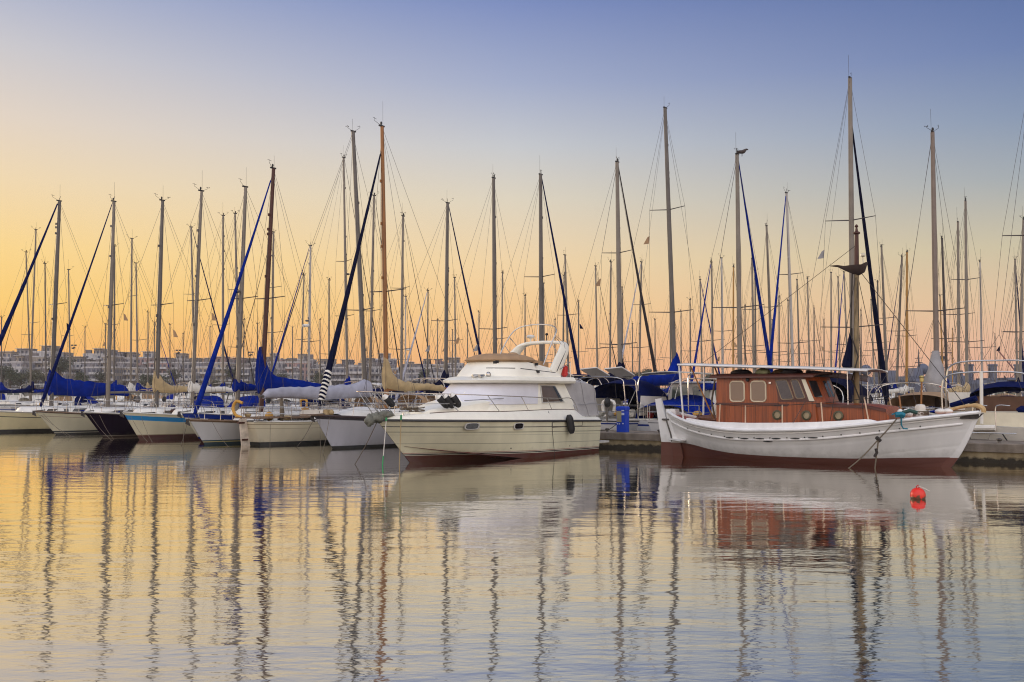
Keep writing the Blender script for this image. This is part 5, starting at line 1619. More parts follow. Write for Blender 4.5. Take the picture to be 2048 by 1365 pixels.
# ------------------------------------------------------------------ concrete pontoon pier
def pier_xy(t, o):
    p = PIER0 + PIERD * t + U * o
    return p.x, p.y
def concrete(name, rgb, dark):
    m = bpy.data.materials.new(name)
    N, Lk = nodes_of(m)
    b = N['Principled BSDF']; tc = N.new('ShaderNodeTexCoord')
    n1 = N.new('ShaderNodeTexNoise'); n1.inputs['Scale'].default_value = 1.4; n1.inputs['Detail'].default_value = 9
    n2 = N.new('ShaderNodeTexNoise'); n2.inputs['Scale'].default_value = 18; n2.inputs['Detail'].default_value = 5
    mp = N.new('ShaderNodeMapping'); mp.inputs['Scale'].default_value = (1.3, 1.3, 0.45)
    n3 = N.new('ShaderNodeTexNoise'); n3.inputs['Scale'].default_value = 2.2; n3.inputs['Detail'].default_value = 6
    Lk.new(tc.outputs['Object'], mp.inputs[0]); Lk.new(mp.outputs[0], n3.inputs['Vector'])
    for n in (n1, n2): Lk.new(tc.outputs['Object'], n.inputs['Vector'])
    r = N.new('ShaderNodeValToRGB'); c = lin(rgb)
    r.color_ramp.elements[0].position = 0.3; r.color_ramp.elements[1].position = 0.7
    r.color_ramp.elements[0].color = tuple(x * 0.6 for x in c) + (1,); r.color_ramp.elements[1].color = c + (1,)
    Lk.new(n1.outputs['Fac'], r.inputs['Fac'])
    r2 = N.new('ShaderNodeValToRGB'); r2.color_ramp.elements[0].position = 0.40; r2.color_ramp.elements[1].position = 0.62
    r2.color_ramp.elements[0].color = (0.62, 0.58, 0.52, 1); r2.color_ramp.elements[1].color = (1, 1, 1, 1)
    Lk.new(n3.outputs['Fac'], r2.inputs['Fac'])
    mu = N.new('ShaderNodeMix'); mu.data_type = 'RGBA'; mu.blend_type = 'MULTIPLY'; mu.inputs[0].default_value = 0.8
    Lk.new(r.outputs[0], mu.inputs[6]); Lk.new(r2.outputs[0], mu.inputs[7])
    # wet, weedy band with a ragged upper edge
    sp = N.new('ShaderNodeSeparateXYZ'); Lk.new(tc.outputs['Object'], sp.inputs[0])
    n4 = N.new('ShaderNodeTexNoise'); n4.inputs['Scale'].default_value = 5; n4.inputs['Detail'].default_value = 6; Lk.new(tc.outputs['Object'], n4.inputs['Vector'])
    ma = N.new('ShaderNodeMath'); ma.operation = 'MULTIPLY_ADD'; ma.inputs[1].default_value = -0.28; Lk.new(n4.outputs['Fac'], ma.inputs[0]); Lk.new(sp.outputs['Z'], ma.inputs[2])
    mr = N.new('ShaderNodeMapRange'); mr.inputs['From Min'].default_value = -0.02; mr.inputs['From Max'].default_value = 0.05; mr.inputs['To Min'].default_value = 0.92; mr.inputs['To Max'].default_value = 0
    Lk.new(ma.outputs[0], mr.inputs['Value'])
    mx = N.new('ShaderNodeMix'); mx.data_type = 'RGBA'; Lk.new(mr.outputs[0], mx.inputs[0]); Lk.new(mu.outputs[2], mx.inputs[6]); mx.inputs[7].default_value = lin(dark) + (1,)
    Lk.new(mx.outputs[2], b.inputs['Base Color']); b.inputs['Roughness'].default_value = 0.9
    bp = N.new('ShaderNodeBump'); bp.inputs['Strength'].default_value = 0.5; bp.inputs['Distance'].default_value = 0.02; Lk.new(n2.outputs['Fac'], bp.inputs['Height']); Lk.new(bp.outputs[0], b.inputs['Normal'])
    return m
M_CON = concrete('pier_concrete', (176, 158, 122), (34, 30, 24))
M_CAP = concrete('pier_cap_concrete', (146, 134, 120), (40, 36, 32))
def make_pier(name, label, base_t, base_o, length, width, seg, h=0.62):
    rz = math.atan2(PIERD.y, PIERD.x)
    x, y = pier_xy(base_t, base_o)
    root = thing(name, label, 'pier', (x, y, 0), rz)
    # local x runs along the pier away to the left, local -y towards the land side? (U is local -y or +y)
    sgn = 1 if (Vector((-PIERD.y, PIERD.x, 0)).dot(U) > 0) else -1
    n = int(length / seg)
    for i in range(n):
        x0 = i * seg + 0.03; x1 = (i + 1) * seg - 0.03
        zz = h + 0.008 * math.sin(i * 2.3)
        b = MB()
        P = [(0.0, zz - 0.27), (-0.0, zz - 0.03), (0.03, zz), (width - 0.03, zz), (width, zz - 0.03), (width, zz - 0.27)]
        b.loft([[Vector((x0, sgn * p[0], p[1])) for p in P], [Vector((x1, sgn * p[0], p[1])) for p in P]])
        b.build('cap_slab', M_CAP, root, smooth=20)
        MB().box(((x0 + x1) / 2, sgn * width / 2, (zz - 0.27 - 0.7) / 2 + 0.0), (x1 - x0 - 0.10, width - 0.12, zz - 0.275 + 0.7)).build('float_block', M_CON, root, smooth=0)
        MB().tube([(x1 + 0.03, -sgn * 0.06, -0.3), (x1 + 0.03, -sgn * 0.06, h - 0.3)], 0.07, 8).build('joint_fender', M_BLACK, root)
        for q in (0.2, 0.8):
            MB().lathe([(0.06, 0), (0.045, 0.06), (0.09, 0.11), (0.09, 0.14), (0.02, 0.16)], (lerp(x0, x1, q), sgn * 0.25, zz), 10).build('bollard', M_ALUD, root)
    return root
make_pier('pier', 'long low concrete pontoon pier between the motor yacht and the wooden boat', -9.0, 0.0, 64.0, 2.4, 4.0)

def pedestal(px, t_o, label, seed):
    # on the pier's near edge where column px sees it
    o = t_o
    m_ = (px - 1024) / F
    q = PIER0 + U * o
    t = (q.x - m_ * q.y) / (m_ * PIERD.y - PIERD.x)
    x, y = pier_xy(t, o)
    root = thing('service_pedestal', label, 'power pedestal', (x, y, 0.62), math.atan2(-0.793, -0.609) + PI / 2)
    MP = mat('pedestal_blue', (22, 62, 176), 0.4, var=0.08)
    b = MB()
    b.loft([[Vector((sx * w, sy * d, z)) for sx, sy in ((-1, -1), (1, -1), (1, 1), (-1, 1))] for w, d, z in ((0.20, 0.15, 0), (0.20, 0.15, 0.86), (0.22, 0.17, 0.88), (0.22, 0.17, 0.98), (0.18, 0.13, 1.02))])
    b.build('cabinet', MP, root, smooth=20)
    MB().box((-0.075, -0.158, 0.62), (0.21, 0.02, 0.44)).build('socket_panel', mat('beige_panel', (148, 140, 110), 0.5, var=0.15), root, smooth=0)
    for k, (xx, zz) in enumerate(((0.10, 0.86), (0.10, 0.72), (0.10, 0.34), (-0.06, 0.33), (-0.15, 0.33))):
        MB().box((xx, -0.157, zz), (0.12 if k < 2 else 0.05, 0.018, 0.09 if k == 1 else 0.05)).build('label_plate', mat('pale_label', (190, 196, 214), 0.5), root, smooth=0)
    MB().tube([(-0.205, -0.05, 0.3), (-0.3, -0.05, 0.28), (-0.5, -0.2, 0.10), (-0.9, -0.3, 0.05)], 0.014, 5).build('power_cable', M_BLACK, root)
pedestal(1245, 0.45, 'blue power pedestal with beige socket panel standing on the pier edge', 1)
# ------------------------------------------------------------------ boats on the far side of the pier, sterns to it
def r1_pos(px, o):
    m_ = (px - 1024) / F
    q = PIER0 + U * o
    t = (q.x - m_ * q.y) / (m_ * PIERD.y - PIERD.x)
    p = q + PIERD * t
    return p
G_R1 = 'sailboats on the far side of the pier'

def r1_boat(label, mpx, mtop, seed, L=11.0, B=3.3, o=9.2, sm=4.4, hm=None, **kw):
    M = r1_pos(mpx, o)
    fr = Frame((M.x + U.x * sm, M.y + U.y * sm), HEAD_IN)
    return sailboat('sailboat', label, fr, L, B, 1.30, 1.05, hm or H_WHITE, sm, W(mtop[0], mtop[1], M.y), seed=seed, group=G_R1, **kw)

def cockpit_gear(I, solar=1, ring=True, tent=None, outb=True, flag=True, wind=False, tx=0.0, th=1.0, side=None, hoops=True):
    root = I['root']; pt = I['pt']; L = I['L']; sh = I['sh']
    zt = sh(1.0)
    # tubular gantry over the stern, carrying solar panels
    mb = MB()
    w = 1.25
    for x in (-L + 0.35, -L + 1.35):
        mb.tube(bez([(x + 0.15, w, zt), (x, w, zt + 1.3), (x, w * 0.86, zt + 1.72), (x, 0, zt + 1.80), (x, -w * 0.86, zt + 1.72), (x, -w, zt + 1.3), (x + 0.15, -w, zt)], 4), 0.024, 6)
    for s in (1, -1):
        mb.tube([(-L + 0.35, s * w * 0.95, zt + 1.45), (-L + 1.35, s * w * 0.95, zt + 1.45)], 0.018, 5)
        mb.tube([(-L + 0.35, s * w, zt + 0.2), (-L + 1.35, s * w, zt + 1.3)], 0.014, 5)
    if hoops: mb.build('gantry', M_STEEL, root)
    for k in range(solar):
        yy = -0.75 + 1.25 * k if solar > 1 else -0.3
        R = Matrix.Rotation(0.30, 3, 'Y') @ Matrix.Rotation(-0.08, 3, 'X')
        p = MB().box((-L + 0.8, yy, zt + 2.02), (1.1, 0.85, 0.045), rot=R).build('solar_panel', M_SOLAR, root, smooth=0)
    if ring:
        P = bez([(-L - 0.02, 0.75, zt + 0.25), (-L - 0.03, 0.50, zt + 0.60), (-L - 0.03, 0.68, zt + 0.98), (-L - 0.03, 0.98, zt + 0.96), (-L - 0.03, 1.12, zt + 0.60), (-L - 0.02, 0.90, zt + 0.25)], 5)
        MB().tube(P, 0.11, 8).build('horseshoe_buoy', M_YELLOW, root)
    if outb:
        b = MB().ell((-L - 0.1, -0.7, zt + 0.72), (0.18, 0.13, 0.22), 10, 8)
        b.build('outboard_cowl', M_BLACK, root)
        MB().tube([(-L - 0.1, -0.7, zt + 0.6), (-L - 0.14, -0.7, zt - 0.1)], [0.06, 0.04], 6).build('outboard_leg', M_ALUD, root)
    if flag:
        MB().tube([(-L + 0.1, 1.15, zt + 0.2), (-L - 0.35, 1.2, zt + 1.35)], 0.014, 5).build('flag_staff', M_WOODM, root)
        FL = mat('striped_flag', (40, 84, 170), 0.8)
        if 'done' not in FL:
            FL['done'] = 1
            N, Lk = FL.node_tree.nodes, FL.node_tree.links
            b = N['Principled BSDF']; tc = N.new('ShaderNodeTexCoord'); sp = N.new('ShaderNodeSeparateXYZ'); Lk.new(tc.outputs['UV'], sp.inputs[0])
            tcg = N.new('ShaderNodeAttribute'); tcg.attribute_name = 'v'
            mu = N.new('ShaderNodeMath'); mu.operation = 'MULTIPLY'; mu.inputs[1].default_value = 4.5; Lk.new(tcg.outputs['Fac'], mu.inputs[0])
            frc = N.new('ShaderNodeMath'); frc.operation = 'FRACT'; Lk.new(mu.outputs[0], frc.inputs[0])
            gt = N.new('ShaderNodeMath'); gt.operation = 'GREATER_THAN'; gt.inputs[1].default_value = 0.5; Lk.new(frc.outputs[0], gt.inputs[0])
            mx = N.new('ShaderNodeMix'); mx.data_type = 'RGBA'; Lk.new(gt.outputs[0], mx.inputs[0]); mx.inputs[6].default_value = lin((34, 72, 160)) + (1,); mx.inputs[7].default_value = lin((220, 220, 224)) + (1,)
            Lk.new(mx.outputs[2], b.inputs['Base Color'])
        rows = []; vv = []
        for i in range(9):
            u = i / 8
            rows.append([Vector((-L - 0.33 + 0.25 * v - 0.1 * u, 1.2 + 0.05 * math.sin(u * 8 + v * 3), zt + 1.33 - 0.55 * v - 0.42 * u - 0.1 * u * v)) for v in (0, 0.25, 0.5, 0.75, 1)])
            vv += [0, 0.25, 0.5, 0.75, 1]
        mb = MB(); mb.loft(rows, closed=False, v=vv)
        mb.build('ensign', FL, root, smooth=60)
    if tent is not None:
        rg = []
        for x, h in ((-L + 1.5, 1.55), (-L + 2.4, 1.72), (-L + 3.3, 1.72), (-L + 4.0, 1.5), (-L + 4.5, 0.85)):
            h *= th
            rg.append([Vector((x + tx, 1.22 * math.cos(PI * k / 10), zt + 0.75 * th + (h - 0.75 * th) * math.sin(PI * k / 10) ** 0.6)) for k in range(11)])
        MB().loft(rg, closed=False).build('bimini', tent, root, smooth=50)
        rg = []
        for x in (-L + 2.5, -L + 4.0):
            for s in (1,):
                pass
        for s in (1, -1):
            MB().slab([(-L + 1.6 + tx, s * 1.22, zt + 0.15), (-L + 4.4 + tx, s * 1.22, zt + 0.15), (-L + 4.0 + tx, s * 1.2, zt + 0.95 * th), (-L + 1.8 + tx, s * 1.2, zt + 1.0 * th)], (0, s * 0.02, 0)).build('side_curtain', side or M_SAILW, root, smooth=0)
    if wind:
        MB().tube([(-L + 0.4, -1.1, zt), (-L + 0.4, -1.1, zt + 3.0)], 0.03, 6).build('wind_pole', M_ALU, root)
    rr = random.Random(int(L * 100) + len(I['root'].name))
    for k in range(4):
        c = pt(rr.uniform(0.55, 0.97), 1, rr.choice((1, -1))) + Vector((0, 0, 0.2))
        c.y *= 0.8
        MB().ell(c, (rr.uniform(0.15, 0.3), rr.uniform(0.12, 0.22), rr.uniform(0.1, 0.2)), 9, 6, fn=lambda d: 0.93 + 0.14 * rr.random()).build('cockpit_bag', rr.choice((M_SAILW, M_RED, M_TAN, M_DECK, M_NAVY)), root)

R1 = []
R1.append(r1_boat('sailboat behind the yacht bow with dark navy boom cover, blue furled sail leaning right', 891, (895, 407), 21, fore=M_NAVYB, fore_r=0.095, spread=(0.42,), boom=4.6, cover=M_NAVY, cover_kw=dict(hump=0.8, h=0.4, w=0.2), mr=0.115, mm=M_ALUD, flags=2, sprayhood=M_BROWNC))
R1.append(r1_boat('sailboat behind the yacht flybridge, its thick grey mast rising from the tan cover', 991, (987, 357), 22, spread=(0.34,), boom=4.4, cover=M_BLUE, mr=0.12, flags=1, mm=M_ALUD))
R1.append(r1_boat('sailboat behind the yacht, thick mast seen through the radar arch, blue furled sail', 1083, (1081, 350), 23, fore=M_NAVYB, fore_r=0.115, spread=(0.56,), boom=4.4, cover=M_NAVY, mr=0.12, mm=M_ALUD))
R1.append(r1_boat('sailboat between yacht and power pedestal with black furled sail and navy boom cover', 1241, (1234, 325), 24, fore=M_DARKV, fore_r=0.105, spread=(0.63, 0.26), boom=3.7, boom_z=1.25, cover=M_NAVY, cover_kw=dict(hump=0.65, h=0.55, w=0.24), mr=0.12,
    extra=lambda I: cockpit_gear(I, 1, False, None, True, False), flags=1, spw=1.1))
R1.append(r1_boat('sailboat behind the power pedestal with royal blue boom cover and solar panels', 1351, (1330, 217), 25, L=11.6, spread=(0.66, 0.32), boom=4.3, boom_z=1.2, cover=M_BLUE, cover_kw=dict(hump=0.9, h=0.55, w=0.26), mr=0.112, sprayhood=M_NAVY,
    hm=hull_mat('hull_white_navy_stripe', (206, 204, 202), below=[(0.05, 0.09, (40, 40, 48)), (0.14, 0.2, (26, 44, 120))], up=[(-1, 0.1, (30, 32, 40))]), extra=lambda I: cockpit_gear(I, 2, True, M_NAVYB, True, True), spw=1.2, flags=1, mm=M_ALUD))
R1.append(r1_boat('sailboat behind the wheelhouse, bird on its masthead, broad blue furled sail to the right', 1480, (1474, 310), 26, fore=M_BLUE, fore_r=0.115, spread=(0.40,), spw=1.3, boom=4.2, cover=M_BLUE, cover_kw=dict(hump=0.3, h=0.4), mr=0.11))
R1.append(r1_boat('tallest sailboat, behind the wooden boat mast, thick navy furled sail and navy canopy', 1705, (1700, 157), 27, L=12.4, sm=5.0, fore=M_NAVY, fore_r=0.145, spread=(0.57, 0.25), spw=1.35, boom=4.8, boom_z=1.3, cover=M_LAV, cover_kw=dict(hump=0.05, h=0.24), mr=0.112, sprayhood=M_NAVY,
    extra=lambda I: cockpit_gear(I, 0, True, M_NAVY, True, False, tx=1.9, th=1.05, side=M_DARKV, hoops=False), fore_from=0.87, flags=1))
def hanging_sail(I):
    root = I['root']; b = I['base']
    rr = random.Random(4)
    rg = []
    for z, r, dx in ((2.55, 0.14, 0), (2.2, 0.22, -0.05), (1.8, 0.34, -0.1), (1.35, 0.44, -0.14), (1.0, 0.40, -0.16), (0.75, 0.22, -0.2)):
        rg.append([b + Vector((dx - 0.1 + r * math.cos(2 * PI * k / 14) * (0.85 + 0.3 * rr.random()), r * 0.9 * math.sin(2 * PI * k / 14) * (0.85 + 0.3 * rr.random()), z)) for k in range(14)])
    sb = MB().loft(rg).build('sail_bag', M_GREYC, root, smooth=60)
    MB().slab([b + Vector((-0.50, -0.3, 1.05)), b + Vector((-0.55, 0.1, 1.1)), b + Vector((-0.52, 0.12, 1.32)), b + Vector((-0.48, -0.28, 1.28))], (-0.02, 0, 0)).build('red_patch', mat('faded_red_print', (190, 96, 88), 0.8), sb, smooth=0)
    cockpit_gear(I, 0, False, M_BROWNC, False, False, tx=2.2, th=0.68, side=M_BROWNC, hoops=False)
R1.append(r1_boat('sailboat beyond the wooden boat bow, grey sail bag hanging on its tapered mast', 1873, (1865, 265), 28, sm=4.6, spread=(0.36,), spw=1.15, boom=0, mr=0.105, mm=mat('tan_mast', (116, 102, 92), 0.45, 0.1, var=0.12), extra=hanging_sail))

# the stern of a boat cut by the right edge: gantry arch, navy bimini, cream cockpit sides
PR = PIER0 + PIERD * 0.6 + U * 9.4
frR = Frame((PR.x + U.x * 4.6, PR.y + U.y * 4.6), HEAD_IN)
def right_gear(I):
    root = I['root']; L = I['L']; zt = I['sh'](1.0)
    mb = MB()
    for x, w, h in ((-L + 0.1, 1.45, 1.75), (-L + 0.9, 1.5, 2.15)):
        mb.tube(bez([(x + 0.1, w, zt), (x, w, zt + h * 0.75), (x, w * 0.8, zt + h), (x, 0, zt + h + 0.08), (x, -w * 0.8, zt + h), (x, -w, zt + h * 0.75), (x + 0.1, -w, zt)], 5), 0.030, 6)
    mb.build('gantry', M_STEEL, root)
    MB().tube([(-L + 0.05, 0.2, zt + 0.1), (-L - 0.05, 0.15, zt + 1.85)], 0.055, 8).build('white_post', M_WHITE, root)
    rg = []
    for x, h in ((-L + 2.9, 1.35), (-L + 3.6, 1.55), (-L + 4.5, 1.55), (-L + 5.1, 1.2)):
        rg.append([Vector((x, 1.45 * math.cos(PI * k / 12), zt + 0.55 + (h - 0.55) * math.sin(PI * k / 12) ** 0.7)) for k in range(13)])
    MB().loft(rg, closed=False).build('bimini', M_NAVYB, root, smooth=50)
    MB().box((-L + 4.1, 0, zt + 0.55), (1.6, 2.2, 0.9)).build('cockpit_wall', mat('brown_cockpit_wall', (96, 66, 48), 0.7, var=0.2), root, smooth=0)
    MB().box((-L + 1.9, 0, zt + 0.22), (2.4, 2.7, 0.5)).build('cockpit_coaming', M_CREAM, root, smooth=0)
    MB().box((-L + 0.5, 1.0, zt + 0.85), (0.3, 0.55, 0.6), taper=1.15).build('white_locker', M_SAILW, root, smooth=0)
    MB().box((-L + 0.4, 0.62, zt + 0.35), (0.16, 0.30, 0.62)).build('varnished_board', mat('grey_board', (150, 136, 116), 0.6), root, smooth=0)
    for yy in (0.45, -0.25):
        MB().tube(bez([(-L - 0.02, yy, zt), (-L - 0.02, yy, zt + 0.6), (-L - 0.02, yy - 0.12, zt + 0.72), (-L - 0.02, yy - 0.45, zt + 0.70)], 4), 0.018, 6).build('push_pit', M_STEEL, root)
    MB().tube([(-L - 0.1, 0.45, zt - 0.05), (-L - 0.1, -0.25, zt - 0.03)], 0.10, 8).build('rolled_cushion', M_SAILW, root)
    MB().tube([(-L - 0.2, 1.0, zt - 0.20), (-L - 0.2, -0.9, zt - 0.20)], 0.02, 6).build('gangway_bar', M_STEEL, root)
    MB().tube([(-L - 0.2, 0.55, zt - 0.22), (-L - 0.2, 0.5, zt - 0.42), (-L - 0.2, -0.05, zt - 0.42), (-L - 0.2, -0.1, zt - 0.22)], 0.016, 5).build('boarding_ladder', M_STEEL, root)
    for yy in (0.65, -0.45):
        MB().tube([(-L - 0.06, yy, zt - 0.22), (-L - 0.10, yy - 0.25, zt - 0.62)], 0.022, 5).build('transom_strut', M_BLACK, root)
    MB().ell((-L + 1.0, -0.95, zt + 0.55), (0.16, 0.26, 0.14), 10, 8, fn=lambda d: 0.85 + 0.3 * rnd.random()).build('blue_bag', M_NAVYB, root)
    MB().tube([(-L + 0.4, 1.25, zt + 0.7), (-L + 0.3, 0.4, zt + 0.95)], 0.10, 8).build('rolled_awning', M_NAVYB, root)
R1.append(sailboat('sailboat', 'cream and white stern cut by the right edge of the photo, navy bimini', frR, 11.6, 3.5, 1.3, 1.05, hull_mat('hull_white_right', (214, 208, 196)), 4.6, W(2066, 120, PR.y), seed=29, group=G_R1, boom=0, extra=right_gear, mr=0.11, stern_rail=False, tr=0.85))

# white motor cruiser with a wheelhouse, in the gap between two yachts
def cruiser(label, px, o, seed, L=8.5, canvas=M_BLUE, head=HEAD_IN, hm=None, pos=None, tower=True):
    M = r1_pos(px, o) if pos is None else pos
    fr = Frame((M.x + head[0] * L * 0.5, M.y + head[1] * L * 0.5), head)
    root = thing('motor_cruiser', label, 'motor cruiser', (fr.p[0], fr.p[1], 0), fr.rz)
    h, hb, sh, pt = make_hull(root, hm or H_FAR1, L, 3.0, 1.35, 1.0, 0.9, 0.05, 0.9, 16, 8)
    make_deck(root, M_WHITE, hb, sh, pt)
    rim(root, M_WHITE, pt, 0.03)
    rg = []
    for z, s0, s1, w in ((0.95, 2.3, 5.6, 1.2), (1.75, 2.9, 5.6, 1.15), (2.55, 3.5, 5.5, 1.0), (2.62, 3.4, 5.7, 1.05), (2.68, 3.6, 5.5, 0.9)):
        rg.append([Vector((-s1, w, z)), Vector((-s0 - 0.3, w * 0.95, z)), Vector((-s0, w * 0.55, z)), Vector((-s0, -w * 0.55, z)), Vector((-s0 - 0.3, -w * 0.95, z)), Vector((-s1, -w, z))])
    MB().loft(rg).build('wheelhouse', M_WHITE, root, smooth=30)
    for sd in (1, -1):
        for a, b in ((3.75, 4.5), (4.62, 5.35)):
            MB().slab([(-a, sd * 1.10, 1.85), (-b, sd * 1.12, 1.85), (-b, sd * 1.04, 2.45), (-a - 0.1, sd * 1.03, 2.45)], (0, sd * 0.03, 0)).build('window', mat('green_grey_glass', (92, 100, 90), 0.1, spec=0.8), root, smooth=0)
    for yy in (-0.52, 0.52):
        MB().slab([(-5.62, yy - 0.4, 1.85), (-5.62, yy + 0.4, 1.85), (-5.55, yy + 0.38, 2.45), (-5.55, yy - 0.38, 2.45)], (-0.02, 0, 0)).build('window', mat('green_grey_glass', (92, 100, 90), 0.1), root, smooth=0)
        MB().slab([(-3.0, yy - 0.3, 1.9), (-3.0, yy + 0.3, 1.9), (-3.42, yy + 0.28, 2.45), (-3.42, yy - 0.28, 2.45)], (0.06, 0, 0.04)).build('window', M_GLASS, root, smooth=0)
    mb = MB()
    for s in (1, -1):
        mb.tube(bez([(-L + 0.4, s * 1.2, 1.0), (-L + 0.4, s * 1.2, 2.6), (-L + 0.8, s * 1.1, 2.95), (-L + 2.6, s * 1.1, 3.0)], 4), 0.025, 6)
    mb.build('awning_frame', M_STEEL, root)
    rg = [[Vector((x, 1.15 * u, 3.0 + 0.08 * (1 - u * u) + dz)) for dz, us in ((0, (-1, 0, 1)), (0.03, (1, 0, -1))) for u in us] for x in (-L + 0.6, -L + 1.6, -L + 2.8)]
    MB().loft(rg).build('awning', M_DECK, root, smooth=30)
    rg = []
    for x, z in ((-L + 0.25, 1.65), (-L + 0.9, 1.85), (-L + 2.4, 1.95), (-5.6, 2.1)):
        rg.append([Vector((x, 1.3 * math.cos(PI * k / 8), 0.98 + (z - 0.98) * math.sin(PI * k / 8) ** 0.5)) for k in range(9)])
    MB().loft(rg, closed=False).build('cockpit_cover', canvas, root, smooth=50)
    MB().tube(bez([pt(0.1, 1, 1), pt(0.12, 1, 1) + Vector((0, 0, 0.6)), Vector((-0.1, 0.1, 2.0)), Vector((-0.1, -0.1, 2.0)), pt(0.12, 1, -1) + Vector((0, 0, 0.6)), pt(0.1, 1, -1)], 4), 0.015, 5).build('pulpit', M_STEEL, root)
    return root
cruiser('white motor cruiser with green grey windows and blue cockpit cover, behind the wooden boat stern', 1408, 7.6, 1)

